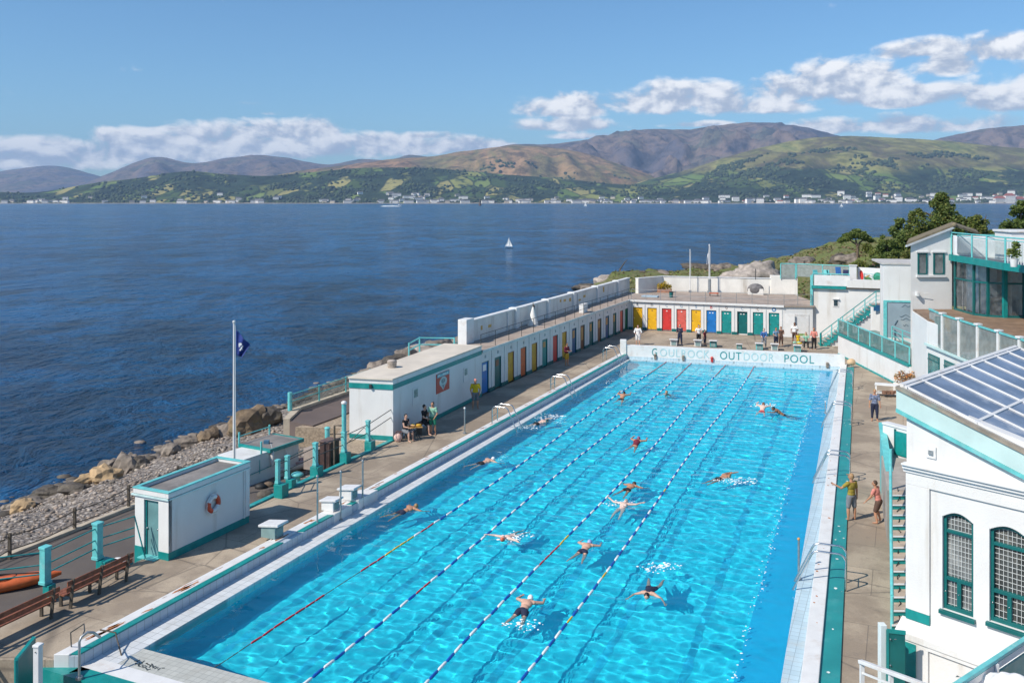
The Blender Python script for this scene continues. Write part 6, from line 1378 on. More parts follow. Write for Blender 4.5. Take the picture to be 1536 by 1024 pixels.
# lower block with terrace and wind screens
LBp = [V(25.92, 58.35), V(24.62, 53.4), V(23.8, 42.4), V(23.45, 36.5), V(36, 36.5), V(36, 58.35)]
lbk = thing('lower_block', 'white lower block under the brown terrace right of the tower', 'building', LBp[0])
mb = MB(); mb.prism(LBp, -1, FL - .12); mb.build('wall', white, lbk, .012)
mb = MB(); mb.prism([V(25.98, 58.3), V(24.7, 53.4), V(23.88, 42.4), V(23.5, 36.55), V(35.95, 36.55), V(35.95, 58.3)], FL - .117, FL); mb.build('terrace_floor', mat('brown_decking', (.22, .145, .095), .85, .2, 2, .01, 30, stain_sheen=(.36, .27, .2), samt=.5, sscale=.7), lbk)
mb = MB(); mb.prism([V(24.56, 53.4), V(23.74, 42.4), V(23.62, 42.4), V(24.44, 53.4)], 3.78, 3.92); mb.build('string_course', tealvl, lbk)
ld = (V(23.8, 42.4) - V(24.62, 53.4)).normalized(); lnn = V(ld.y, -ld.x)
for (x0_, x1_, t0, b0_) in ((1393, 1410, 529, 561), (1417, 1436, 539, 572)):
    a = onw(x0_, LBp[1], ld); c = onw(x1_, LBp[1], ld); z1_ = H - (t0 - HZ) * a.y / F; z0_ = H - (b0_ - HZ) * a.y / F
    mb = MB(); nn = lnn if lnn.x < 0 else -lnn; mb.prism([a + nn * .003, c + nn * .003, c + nn * .04, a + nn * .04], z0_, z1_); wi = mb.build('window', tealdk, lbk)
    mb = MB(); mb.prism([a.lerp(c, .08) + nn * .041, a.lerp(c, .92) + nn * .041, a.lerp(c, .92) + nn * .047, a.lerp(c, .08) + nn * .047], z0_ + .08, z1_ - .08); mb.build('pane', mat('green_window', (.05, .16, .14), .1, .5, 1.5, stain_sheen=(.3, .3, .26), samt=.6, sscale=1.5), wi)
    mb = MB(); mb.prism([a + nn * .05, c + nn * .05, c + nn * .08, a + nn * .08], z0_ + .72 * (z1_ - z0_), z0_ + .76 * (z1_ - z0_)); mb.build('glazing_bar', tealdk, wi)
sc0, sc1 = V(24.50, 53.3), V(23.68, 42.4)
screen = thing('wind_screen', 'row of tall dusty glass wind screens with white posts on the lower block', 'balustrade', V(sc0.x, sc0.y, 3.9))
sp0 = [sc0 + V(.35, .3)] + [onw(px, sc0, (sc1 - sc0).normalized()) for px in (1414, 1439, 1467, 1498, 1530)] + [V(23.5, 40), V(23.25, 37)]
dg_ = mat('striped_glass', (.30, .36, .34), .15, .35, 6, stain_sheen=(.50, .52, .48), samt=.7, sscale=1.2)
for i, q in enumerate(sp0):
    if i: mb = MB(); mb.beam(q + V(0, 0, 3.9), q + V(0, 0, 5.92), .16, .16); pst = mb.build('post', white2, screen, .01); mb = MB(); mb.box((q.x, q.y, 5.97), (.3, .3, .09), R(10)); mb.build('cap', white2, pst, .01)
    if i < len(sp0) - 1:
        c = sp0[i + 1]; mb = MB(); mb.beam(q + V(0, 0, 5.88), c + V(0, 0, 5.88), .09, .09); mb.build('top_rail', teallt, screen)
        mb = MB(); mb.add([q + V(0, 0, 3.95), c + V(0, 0, 3.95), c + V(0, 0, 5.82), q + V(0, 0, 5.82)], [(0, 1, 2, 3)]); g = mb.build('glass_panel', glassmat('striped_screen', (.66, .74, .72), .42), screen); s_ = g.modifiers.new('t', 'SOLIDIFY'); s_.thickness = .015
        mb = MB()
        for k in range(7): mb.beam(q + V(.10, 0, 4.15 + .24 * k), c + V(.10, 0, 4.15 + .24 * k), .02, .075)
        mb.build('slats', mat('slat_grey', (.34, .32, .28), .85, .2, 3), screen)
# upper terrace railing on the restaurant roof
rr_ = [q + V(.12, .05) for q in roofe[:4]]
r1 = thing('roof_terrace_railing', 'pale teal railing with glass above the glazed restaurant', 'balustrade', V(rr_[0].x, rr_[0].y, 8.82))
al = [rr_[0]] + [onw(px, rr_[0], (rr_[2] - rr_[0]).normalized()) for px in (1458, 1480, 1508)] + [rr_[3] + V(.1, -1.2)]
for q in al: mb = MB(); mb.tube([q + V(0, 0, 8.82), q + V(0, 0, 10.28)], .055, 8); mb.build('post', teallt, r1)
for k in (10.26, 10.08): mb = MB(); mb.tube([q + V(0, 0, k) for q in al], .045 if k > 10.2 else .03, 6); mb.build('rail', teallt, r1)
for a, c in zip(al, al[1:]): mb = MB(); mb.add([a + V(0, 0, 8.95), c + V(0, 0, 8.95), c + V(0, 0, 10.0), a + V(0, 0, 10.0)], [(0, 1, 2, 3)]); mb.build('glass_panel', glass, r1)
mb = MB()
for k in range(14): q = al[3].lerp(al[4], k / 13); mb.tube([q + V(0, 0, 8.85), q + V(0, 0, 10.0)], .02, 5)
mb.build('baluster', ropewhite, r1)
mb = MB(); a = PY(1432, 370, 57.5); c = PY(1512, 370, 54.0); mb.prism([V(a.x, a.y), V(c.x + 1.5, c.y), V(c.x + 1.5, c.y + .2), V(a.x, a.y + .2)], 8.825, 10.1); tag(mb.build('roof_wall', mat('shaded_roof_wall', (.62, .62, .64), .8, .05)), 'plain white wall behind the teal railing on the restaurant roof', 'wall')
railing('roof_rear_rail', 'second pale teal rail at the back of the restaurant roof terrace', [PY(1436, 352, 58.0), PY(1508, 352, 54.6)], .01, 2.0, teallt)
for o_ in [o_ for o_ in col.objects if o_.name.startswith('roof_rear_rail')]:
    pass
c = PY(1522, 352, 49.0); o = thing('roof_pavilion', 'white square pavilion with flat cap on the restaurant roof at the right edge', 'pavilion', V(30.6, 52.6, 8.82)); q = V(30.6, 52.6)
mb = MB(); mb.box((q.x, q.y, 9.65), (3.6, 2.4, 1.66), R(-8)); mb.build('wall', white, o, .02); mb = MB(); mb.box((q.x, q.y, 10.55), (3.8, 2.6, .12), R(-8)); mb.build('cap', white2, o, .02)
c = PY(1521, 380, 47.6); o = thing('potted_plant', 'leafy plant in a pale pot on the restaurant roof terrace', 'potted plant', V(c.x, c.y, 8.82))
mb = MB(); mb.tube([V(c.x, c.y, 8.82), V(c.x, c.y, 9.25)], [.16, .22], 12); mb.build('pot', white2, o)
leafcloud('foliage', [(V(c.x, c.y, 9.6), .36), (V(c.x + .1, c.y, 9.95), .22)], 260, .10, [leafmd, leafdk], o, 8)

# ================================================================== solar roof building (rotated)
C1 = V((1360 - CX) / F * 23.5, 23.5); fd = V(.666, -.746); bd = V(.72, .69); fn = V(-.746, -.666)
def fpt(px, off__=0.0):
    k = (px - CX) / F; q0 = C1 + fn * off__; s = (k * q0.y - q0.x) / (fd.x - k * fd.y); return s
def fq(s, off__=0.0, z=0.0): return C1 + fd * s + fn * off__ + V(0, 0, z)
def fz(px, py, off__=0.0): s = fpt(px, off__); return H - (py - HZ) * fq(s, off__).y / F
sb = thing('pool_house', 'white pool house with arched teal windows and a big glazed solar roof', 'building', C1)
zc = fz(1346, 697); zt_ = fz(1362, 582); BL = 9.5
slope = (fz(1500, 652) - zt_) / fpt(1500)
zr = lambda s: zt_ + slope * s - .14
base_z = fz(1376, 930)
s_w = [(fpt(1413.5), fpt(1460)), (fpt(1484), fpt(1541))]
zw = [(fz(1437, 920), fz(1437, 770)), (fz(1512, 940), fz(1512, 790))]
# wall with real window openings, built as piers round the reveals
mb = MB(); e_ = 7.5; dep = .30
def wp(s0, s1, z0, z1, o0=0.0, o1=-.30, m_=0): mb.prism([fq(s0, o0), fq(s1, o0), fq(s1, o1), fq(s0, o1)], z0, z1, m_)
zlow = 1.30
wtop = max(zw[0][1], zw[1][1]) + .16; wbot = min(zw[0][0], zw[1][0])
wp(0, s_w[0][0], zlow, zc); wp(s_w[0][1], s_w[1][0], zlow, zc); wp(s_w[1][1], e_, zlow, zc)
for (s0, s1), (z0, z1) in zip(s_w, zw):
    wp(s0, s1, zlow, z0); 
    n_ = 24; prev = None; ra = .16
    for k in range(n_):
        u0, u1 = k / n_, (k + 1) / n_; um = (u0 + u1) / 2; za = z1 - .16 + ra * math.sin(math.pi * um)
        wp(s0 + (s1 - s0) * u0, s0 + (s1 - s0) * u1, za, zc)
# gable above the cornice
g0_, g1_ = fq(0, 0), fq(e_, 0)
mb.add([fq(0, 0, zc), fq(e_, 0, zc), fq(e_, 0, max(zc + .05, zr(e_))), fq(0, 0, zr(0)), fq(0, -.3, zc), fq(e_, -.3, zc), fq(e_, -.3, max(zc + .05, zr(e_))), fq(0, -.3, zr(0))], [(0, 1, 2, 3), (5, 4, 7, 6), (3, 2, 6, 7), (0, 3, 7, 4)])
mb.prism([fq(0, -.302), fq(.3, -.302), fq(.3, 0) + bd * BL, C1 + bd * BL], zlow - 2.5, zr(.15) - .05); mb.build('wall', white, sb)
mb = MB(); mb.prism([fq(.32, -.62), fq(e_, -.62), fq(e_, -.7), fq(.32, -.7)], zlow, zc); mb.build('inner_wall', mat('inner_dim', (.34, .33, .31), .9, .5, 1.5, stain_sheen=(.6, .55, .45), samt=.6, sscale=1.4), sb)
# cornice
mb = MB()
def wcorn(z0, z1, o_): mb.prism([fq(-.05, o_), fq(e_, o_), fq(e_, .001), fq(-.05, .001)], z0, z1)
wcorn(zc - .10, zc - .003, .10); wcorn(zc, zc + .09, .17); wcorn(zc + .093, zc + .14, .23); mb.build('cornice', white2, sb, .008)
# pilaster and frieze
mb = MB(); s1 = fpt(1394, .06); mb.prism([fq(-.0, .06), fq(s1, .06), fq(s1, .001), fq(-.0, .001)], base_z + .25, zc - .42); mb.prism([fq(-.0, .06), fq(e_, .06), fq(e_, .001), fq(0, .001)], zc - .417, zc - .103); mb.build('pilaster', white, sb, .008)
mb = MB(); mb.prism([fq(-.0, .063), fq(s1, .063), fq(s1, .001), fq(0, .001)], base_z, base_z + .247); mb.build('teal_foot', teal, sb)
# sloped sill course and plinth
mb = MB(); po = .42; zs = fz(1376, 936)
mb.add([fq(-.12, .0, zs + .10), fq(e_, .0, zs + .10), fq(e_, po, zs - .12), fq(-.12, po, zs - .12), fq(-.12, po, zs - .30), fq(e_, po, zs - .30), fq(e_, 0, zs - .30), fq(-.12, 0, zs - .30)], [(0, 3, 2, 1), (3, 4, 5, 2), (4, 7, 6, 5), (0, 7, 4, 3), (1, 2, 5, 6)]); mb.build('sill_course', white, sb, .012)
mb = MB(); sA = fpt(1391, po); mb.prism([fq(-.12, po - .04), fq(sA, po - .04), fq(sA, -.1), fq(-.12, -.1)], -1.5, zs - .303); mb.prism([fq(sA, po - .10), fq(e_, po - .10), fq(e_, -.1), fq(sA, -.1)], -1.5, zs - .34); mb.build('plinth', white, sb, .008)
mb = MB(); mb.prism([fq(sA + .001, po - .03), fq(e_, po - .03), fq(e_, po - .098), fq(sA + .001, po - .098)], zs - .40, zs - .303); mb.build('plinth_lip', white2, sb)
mb = MB(); sg0, sg1 = fpt(1357, po), fpt(1373, po); mb.prism([fq(sg0 - .15, po - .02), fq(sg1, po - .02), fq(sg1, po - .039), fq(sg0 - .15, po - .039)], -1.5, zs - .36); mb.build('teal_pier', teal, sb)
# windows
def arched(s0, s1, z0, z1, curtain):
    o_ = -.14
    mb = MB(); t_ = .075
    def bar(sa, sb_, za, zb_, f0=-.08, f1=-.20): mb.prism([fq(sa, f0), fq(sb_, f0), fq(sb_, f1), fq(sa, f1)], za, zb_)
    zt2 = z1 - .16
    bar(s0, s0 + t_, z0, zt2); bar(s1 - t_, s1, z0, zt2); bar(s0 + t_, s1 - t_, z0, z0 + .10)
    h_ = zt2 - z0; m1 = z0 + h_ * .335; m2 = z0 + h_ * .845
    bar(s0 + t_, s1 - t_, m1 - .045, m1 + .045); bar(s0 + t_, s1 - t_, m2 - .04, m2 + .04); sm_ = (s0 + s1) / 2; bar(sm_ - .05, sm_ + .05, z0 + .10, m1 - .045)
    n_ = 20
    for k in range(n_):
        u0, u1 = k / n_, (k + 1) / n_; za, zb_ = [.16 * math.sin(math.pi * u) for u in (u0, u1)]
        a0, a1 = s0 + (s1 - s0) * u0, s0 + (s1 - s0) * u1
        f0, f1 = -.08, -.20
        lo = lambda z: z - .085
        mb.add([fq(a0, f0, zt2 + lo(za)), fq(a1, f0, zt2 + lo(zb_)), fq(a1, f0, zt2 + zb_), fq(a0, f0, zt2 + za), fq(a0, f1, zt2 + lo(za)), fq(a1, f1, zt2 + lo(zb_)), fq(a1, f1, zt2 + zb_), fq(a0, f1, zt2 + za)], [(0, 1, 2, 3), (5, 4, 7, 6), (3, 2, 6, 7), (1, 0, 4, 5)])
    wi = mb.build('window', tealdk, sb, .006)
    mb = MB(); mb.prism([fq(s0 + .02, -.165), fq(s1 - .02, -.165), fq(s1 - .02, -.17), fq(s0 + .02, -.17)], z0 + .08, zt2); mb.build('pane', curtain, wi)
    mb = MB(); g = .012
    zz = z0 + .12
    while zz < z1 - .06: mb.prism([fq(s0 + t_, -.148), fq(s1 - t_, -.148), fq(s1 - t_, -.158), fq(s0 + t_, -.158)], zz, zz + g); zz += (.125 if zz > m1 else .155)
    ns = 7
    for k in range(1, ns): ss = s0 + t_ + (s1 - s0 - 2 * t_) * k / ns; mb.prism([fq(ss - g / 2, -.14), fq(ss + g / 2, -.14), fq(ss + g / 2, -.147), fq(ss - g / 2, -.147)], z0 + .1, z1 - .1)
    mb.build('leading', mat('lead_grille', (.55, .57, .56), .5, .1, 5), wi)
    mb = MB(); mb.prism([fq(s0 - .06, .10), fq(s1 + .06, .10), fq(s1 + .06, -.08), fq(s0 - .06, -.08)], z0 - .10, z0 - .003); mb.build('sill', tealdk, wi, .008)
    mb = MB(); [mb.ball(fq(a, -.07, z0 + .45), .02, 6, 5) for a in (sm_, s0 + .05)]; mb.build('catch', steel, wi)
arched(*s_w[0], *zw[0], dimglass); arched(*s_w[1], *zw[1], mat('dark_curtain_window', (.045, .05, .05), .1, .5, 1.3, stain_sheen=(.30, .28, .24), samt=.7, sscale=1.6))
# square vent
s = fpt(1397.5); z = fz(1397.5, 678); mb = MB(); mb.prism([fq(s - .12, .04), fq(s + .12, .04), fq(s + .12, .001), fq(s - .12, .001)], z - .15, z + .15); vt = mb.build('vent', white2, sb, .006); mb = MB(); mb.box(fq(s, .05, z), (.11, .05, .11), math.atan2(fd.y, fd.x)); mb.build('vent_grille', galv, vt)
# barge boards
def barge(o0, o1, dz0, dz1, m_, name):
    mb = MB(); a, b_ = -.22, e_ + .2
    mb.add([fq(a, o0, zt_ + slope * a + dz0), fq(b_, o0, zt_ + slope * b_ + dz0), fq(b_, o0, zt_ + slope * b_ + dz1), fq(a, o0, zt_ + slope * a + dz1), fq(a, o1, zt_ + slope * a + dz0), fq(b_, o1, zt_ + slope * b_ + dz0), fq(b_, o1, zt_ + slope * b_ + dz1), fq(a, o1, zt_ + slope * a + dz1)], [(0, 1, 2, 3), (5, 4, 7, 6), (3, 2, 6, 7), (1, 0, 4, 5), (0, 3, 7, 4), (1, 5, 6, 2)]); return mb.build(name, m_, sb)
barge(.12, .0, -.62, -.12, tealvl, 'barge_board'); barge(.15, .0, -.72, -.625, teallt, 'barge_trim'); barge(.17, -.05, -.117, -.04, mat('copper_flashing', (.28, .24, .19), .6, .2, 3, stain_sheen=(.15, .38, .36), samt=.5, sscale=2), 'flashing')
# roof glazing
def rq(s, b_, up=0.0):
    q = C1 + fd * s + bd * b_; return V(q.x, q.y, zt_ + slope * s + up)
nrow, ncol_ = 4, 8; s_a, s_b, b_a, b_b = -.12, 5.6, -.02, 9.0
def slab(mb, s0, s1, b0_, b1_, u0, u1, m_=0):
    mb.add([rq(s0, b0_, u0), rq(s1, b0_, u0), rq(s1, b1_, u0), rq(s0, b1_, u0), rq(s0, b0_, u1), rq(s1, b0_, u1), rq(s1, b1_, u1), rq(s0, b1_, u1)], [(3, 2, 1, 0), (4, 5, 6, 7), (0, 1, 5, 4), (1, 2, 6, 5), (2, 3, 7, 6), (3, 0, 4, 7)], m_)
mb = MB(); slab(mb, s_a, s_b, b_a, b_b, -.12, -.02); rfo = mb.build('roof', mat('roof_base_grey', (.3, .3, .3), .8), sb)
s_split = [s_a + .10, 1.72, 3.5, 5.3]
brows = [b_a + .08 + i * 1.12 for i in range(9)]
for i in range(len(s_split) - 1):
    for j in range(len(brows) - 1):
        mb = MB(); slab(mb, s_split[i] + .035, s_split[i + 1] - .035, brows[j] + .024, brows[j + 1] - .024, -.017, .0); mb.build('roof_pane', roofglass, rfo)
mb = MB()
for s in s_split: slab(mb, s - .035, s + .035, b_a, b_b, -.018, .032)
mb.build('frame_rail', white2, rfo)
mb = MB()
for b_ in brows: slab(mb, s_a, s_b, b_ - .024, b_ + .024, -.016, .04)
slab(mb, s_a - .05, s_a + .05, b_a, b_b, -.1, .05); mb.build('frame_bar', white2, rfo)

# ---- side stairs, landing, low wall
sst = thing('side_stairs', 'narrow outside staircase with teal risers beside the pool house', 'stairs', V(10.8, 25.8, 0))
N2 = 12; zt2 = 1.9
def ray(px, Y, z=0): return V((px - CX) / F * Y, Y, z)
for i in range(N2):
    z = zt2 * (i + 1) / N2
    Ya = 25.8 + 6.6 * i / N2; Yb = 25.8 + 6.6 * (i + 1) / N2
    if i == 0: rs = MB(); trd = MB(); nos = MB()
    rs.prism([ray(1337.5, Ya), ray(1361, Ya), ray(1361, Yb), ray(1337.5, Yb)], 0, z - .02, 0)
    trd.prism([ray(1337.5, Ya + .03), ray(1361, Ya + .03), ray(1361, Yb), ray(1337.5, Yb)], z - .018, z)
    nos = MB(); nos.prism([ray(1337.5, Ya - .03), ray(1361, Ya - .03), ray(1361, Ya + .03), ray(1337.5, Ya + .03)], z - .022, z + .004); nos.build('nosing', white2, sst)
rs.build('risers', teal, sst); trd.build('treads', mat('stair_tan', (.40, .32, .25), .85, .15, 4), sst); 
mb = MB(); mb.tube([ray(1338, 25.9, .95), ray(1336.5, 29, 1.9), ray(1336, 32.4, 2.85), ray(1336, 32.8, 2.9)], .05, 8); 
mb.build('handrail', teallt, sst)
mb = MB(); mb.tube([ray(1338, 25.9, 0.0), ray(1338, 25.9, .95)], .05, 8); mb.build('handrail_post', teallt, sst); mb = MB(); mb.tube([ray(1336, 32.5, 1.9), ray(1336, 32.5, 3.35)], .06, 8); mb.build('handrail_post', teallt, sst)
mb = MB(); pts = []
for i in range(25): Y = 26 + 6.4 * i / 24; pts.append(ray(1348 + 3.5 * math.sin(i * 2.6), Y, zt2 * (Y - 25.8) / 6.6 + .05 + .04 * math.cos(i * 2.6)))
mb.tube(pts, .016, 5); tag(mb.build('hose', black), 'thin dark hose trailing down the narrow side staircase', 'hose')
ldg = thing('stair_landing', 'walled landing with a low teal door at the head of the side stairs', 'landing', ray(1345, 33, 0))
mb = MB(); mb.prism([ray(1331, 32.42), ray(1362, 32.42), ray(1372, 36.2), ray(1322, 36.8)], 0, 1.9); mb.build('floor', mat('stair_grey', (.36, .32, .28), .85), ldg)
LA, LBq = V(15.7, 38.4), V(13.72, 32.45)
mb = MB(); mb.add([LA, LBq, LBq + V(.16, 0), LA + V(.16, 0), LA + V(0, 0, 2.75), LBq + V(0, 0, 1.2), LBq + V(.16, 0, 1.2), LA + V(.16, 0, 2.75)], [(3, 2, 1, 0), (4, 5, 6, 7), (0, 1, 5, 4), (1, 2, 6, 5), (2, 3, 7, 6), (3, 0, 4, 7)]); mb.build('side_wall', teallt, ldg, .01)
mb = MB(); mb.add([LA + V(-.06, 0, 2.753), LBq + V(-.06, 0, 1.203), LBq + V(.22, 0, 1.203), LA + V(.22, 0, 2.753), LA + V(-.06, 0, 2.87), LBq + V(-.06, 0, 1.32), LBq + V(.22, 0, 1.32), LA + V(.22, 0, 2.87)], [(3, 2, 1, 0), (4, 5, 6, 7), (0, 1, 5, 4), (1, 2, 6, 5), (2, 3, 7, 6), (3, 0, 4, 7)]); mb.build('wall_coping', teallt, ldg)
a, c = ray(1324, 37.6), ray(1366, 36.4); dd_ = (c - a).normalized(); nn = V(dd_.y, -dd_.x)
mb = MB(); mb.prism([a, c, c - nn * .25, a - nn * .25], 0, 3.0); mb.build('back_wall', white, ldg, .012)
mb = MB(); mb.prism([a + nn * .05, c + nn * .05, c - nn * .3, a - nn * .3], 3.003, 3.08); mb.build('back_coping', white2, ldg)
a2, c2 = onw(1344.5, a, dd_), onw(1361, a, dd_); mb = MB(); mb.prism([a2 + nn * .002, c2 + nn * .002, c2 + nn * .05, a2 + nn * .05], 1.9, 2.86); dr = mb.build('door', teal, ldg); mb = MB(); mb.prism([a2 + nn * .002 - dd_ * .07, a2 + nn * .002, a2 + nn * .06, a2 + nn * .06 - dd_ * .07], 1.9, 2.93); mb.build('frame', tealdk, dr)
# gate at the foot
gg = thing('stair_gate', 'dark teal boarded gate at the foot of the side stairs', 'gate', ray(1343, 22.5)); a, c = ray(1330, 22.55), ray(1358, 22.45); zt3 = fz(1344, 946) if False else H - (946 - HZ) * 22.5 / F
mb = MB(); mb.prism([a, c, c + V(0, .05), a + V(0, .05)], -1.2, zt3); mb.build('panel', tealdk, gg, .006); mb = MB(); mb.prism([a + V(0, -.03), a + V(.05, -.03), a + V(.05, -.002), a + V(0, -.002)], -1.2, zt3 + .04); mb.prism([a + V(.05, -.03), c + V(0, -.03), c + V(0, -.002), a + V(.05, -.002)], zt3 - .06, zt3 + .04); mb.build('frame', teal, gg); mb = MB(); [mb.ball(a + V(.07, -.05, z), .022, 6, 5) for z in (zt3 - .2, zt3 - .85, zt3 - 1.1)]; mb.tube([a + V(.16, -.04, zt3 - .2), a + V(.4, -.04, zt3 - .2)], .015, 6); mb.build('hinge', steel, gg)
mb = MB(); a = ray(1323, 22.6); mb.box((a.x + .05, a.y + .1, .45), (.16, .2, 2.6 + .9)); tag(mb.build('gate_pillar', mat('pale_grey_render', (.60, .66, .66), .8, .06), None, .01), 'pale grey pillar left of the dark teal stair gate', 'pillar')
bpy.data.objects['gate_pillar'].location.z = -.55

# ---- foreground railings bottom right
fr = thing('platform_railing', 'white railing rising from the bottom edge right of the pool deck', 'railing', PY(1293, 990, 18.2))
a = PY(1293, 992, 18.2); c = PY(1440, 1046, 15.2)
mb = MB(); mb.beam(a + V(-.03, .02, 0), c, .10, .07); mb.build('top_rail', white2, fr, .01); mb = MB(); mb.beam(a + V(0, 0, -.22), c + V(0, 0, -.22), .035, .035); mb.build('rail', white2, fr)
for k in range(4): q = a.lerp(c, k / 3); mb = MB(); mb.beam(q + V(0, 0, -1.2), q + V(0, 0, -.03), .075, .075); mb.build('post', white2, fr)
pf = a.z - 1.2; mb = MB(); mb.prism([V(a.x, a.y), V(c.x, c.y), V(14, 13), V(13, 16)], pf - .2, pf - .003); tag(mb.build('viewing_platform', deckmat), 'concrete viewing platform under the white and teal railings at bottom right', 'platform')
tr = thing('platform_railing', 'teal topped railing with solid teal panel in the bottom right corner', 'railing', PY(1536, 962, 17.5))
a = PY(1405, 1046, 15.3); c = PY(1560, 944, 17.9)
mb = MB(); mb.beam(a, c, .10, .07); mb.build('top_rail', teallt, tr, .01); mb = MB(); mb.beam(a + V(.02, 0, -.12), c + V(.02, 0, -.12), .04, .12); mb.build('white_rail', white2, tr)
mb = MB(); d = (c - a); mb.add([a + V(.03, .03, -.24), c + V(.03, .03, -.24), c + V(.03, .03, -1.3), a + V(.03, .03, -1.3)], [(0, 1, 2, 3)]); g = mb.build('panel', teal, tr); s_ = g.modifiers.new('t', 'SOLIDIFY'); s_.thickness = .04
q = a.lerp(c, .52); mb = MB(); mb.beam(q + V(0, -.06, -1.3), q + V(0, -.06, -.04), .07, .07); mb.build('post', white2, tr)
mb = MB(); [mb.tube([a.lerp(c, u) + V(0, -.02, -1.2), a.lerp(c, u + .18) + V(0, -.02, -.26)], .014, 5) for u in (.5, .62)]; mb.build('cable', darkmetal, tr)
# white sheeted furniture in the very corner
c = PY(1530, 1012, 15.6); o = thing('dust_sheet', 'crumpled white sheet heaped over furniture in the bottom right corner', 'sheet', c)
mb = MB(); vs = []; fs = []; N = 26
for j in range(N + 1):
    for i in range(N + 1):
        x, y = (i / N - .5) * 1.5, (j / N - .5) * 1.5; r_ = math.hypot(x, y); z = .42 * math.exp(-(r_ / .55) ** 2) + .14 * fbm(x * 2.4, y * 2.4, 6.6, 4) + .05 * math.sin(7 * x + 3 * y); vs.append(c + V(x, y, z - .45))
for j in range(N):
    for i in range(N): a_ = j * (N + 1) + i; fs.append((a_, a_ + 1, a_ + N + 2, a_ + N + 1))
mb.add(vs, fs, 0, True); mb.build('cloth', mat('sheet_white', (.78, .77, .76), .85, .04, 3), o)
# ---- bits on the right deck
c = P(1334, 594); o = thing('deck_table', 'white table with bits and pieces at the foot of the walkway wall', 'table', c, None, R(-25), True)
mb = MB(); mb.box((0, 0, .72), (1.7, .75, .05)); mb.build('tabletop', white2, o, .01)
for a_, b2 in ((-.78, -.3), (.78, -.3), (.78, .3), (-.78, .3)): mb = MB(); mb.box((a_, b2, .345), (.07, .07, .69)); mb.build('leg', white2, o)
mb = MB(); mb.box((0, 0, .2), (1.4, .5, .04)); mb.build('shelf', white2, o)
c = P(1339, 596); mb = MB(); [mb.box((c.x - .5 + .25 * k, c.y + .1, .30), (.18, .25, .2), .2 * k) for k in range(4)]; tag(mb.build('tool_crates', mat('crate_brown', (.22, .12, .08), .7, .4, 4)), 'dark crates stacked under the white deck table', 'crates')
c = P(1352, 583); c = V(25.0, 57.4, 0); o = thing('dry_planter', 'planter of dry orange brown plants below the walkway wall', 'planter', c)
mb = MB(); mb.box((c.x + .1, c.y, .35), (1.3, .7, .7), R(10)); mb.build('trough', aged, o, .02)
leafcloud('dry_leaves', [(c + V(-.1, 0, 1.0), .5), (c + V(.5, 0, 1.05), .42)], 500, .10, [mat('dry_leaf', (.40, .27, .13), .9, .3), mat('dry_orange', (.48, .18, .05), .9, .3), rock4], o, 12)
c = P(1268, 541); o = thing('life_ring_post', 'tan float resting on the corner of the pool wall at the far right', 'float', V(25.0, 66.5, .2)); mb = MB(); mb.ball((25.05, 66.45, .42), (.32, .26, .26), 12, 8); mb.build('float', mat('tan_float', (.58, .40, .24), .7, .15, 4), o); mb = MB(); mb.tube([(25.05, 66.45, .15), (25.05, 66.45, .25)], .12, 8); mb.build('stand', ropewhite, o)
# ================================================================== people
def skin(name, c): return mat(name, c, .55, .08, 6)
SK1 = skin('skin_light', (.56, .33, .24)); SK2 = skin('skin_tanned', (.44, .22, .13)); SK3 = skin('skin_pale', (.66, .46, .38)); SK4 = skin('skin_brown', (.25, .12, .07))
eye_m = mat('eye_dark', (.02, .015, .012), .2); lip_m = mat('lip', (.35, .12, .10), .5)
hair_br = mat('hair_brown', (.055, .03, .017), .6, .3, 20); hair_bk = mat('hair_black', (.012, .010, .010), .5, .3, 20); hair_gr = mat('hair_grey', (.36, .34, .32), .6, .2, 20); hair_rd = mat('hair_auburn', (.17, .06, .025), .6, .3, 20); hair_bl = mat('hair_blond', (.30, .19, .09), .6, .3, 20)
def cloth(name, c, v=.12): return mat('cloth_' + name, c, .85, v, 9, .003, 60)
def align(d):
    d = Vector(d).normalized(); return Vector((0, 0, 1)).rotation_difference(d).to_matrix()
def remesh(mb, vox, smooth=3):
    me = mb.mesh('tmp'); o = bpy.data.objects.new('tmp', me); col.objects.link(o)
    r = o.modifiers.new('r', 'REMESH'); r.mode = 'VOXEL'; r.voxel_size = vox; r.use_smooth_shade = True
    s = o.modifiers.new('s', 'SMOOTH'); s.iterations = smooth; s.factor = .5
    bpy.context.view_layer.update()
    m2 = bpy.data.meshes.new_from_object(o.evaluated_get(bpy.context.evaluated_depsgraph_get()))
    bpy.data.objects.remove(o); bpy.data.meshes.remove(me); return m2
def meshdata(me): return [v.co.copy() for v in me.vertices], [tuple(p.vertices) for p in me.polygons]
STAND = dict(lean=(0, 0, 1), arms=[((-.16, .03, -1), (-.08, .22, -1)), ((.16, .03, -1), (.08, .22, -1))], legs=[((-.05, .03, -1), (-.03, -.03, -1)), ((.05, .03, -1), (.03, -.03, -1))], look=0.0, nod=0.0)
def pose(**k): p = dict(STAND); p.update(k); return p
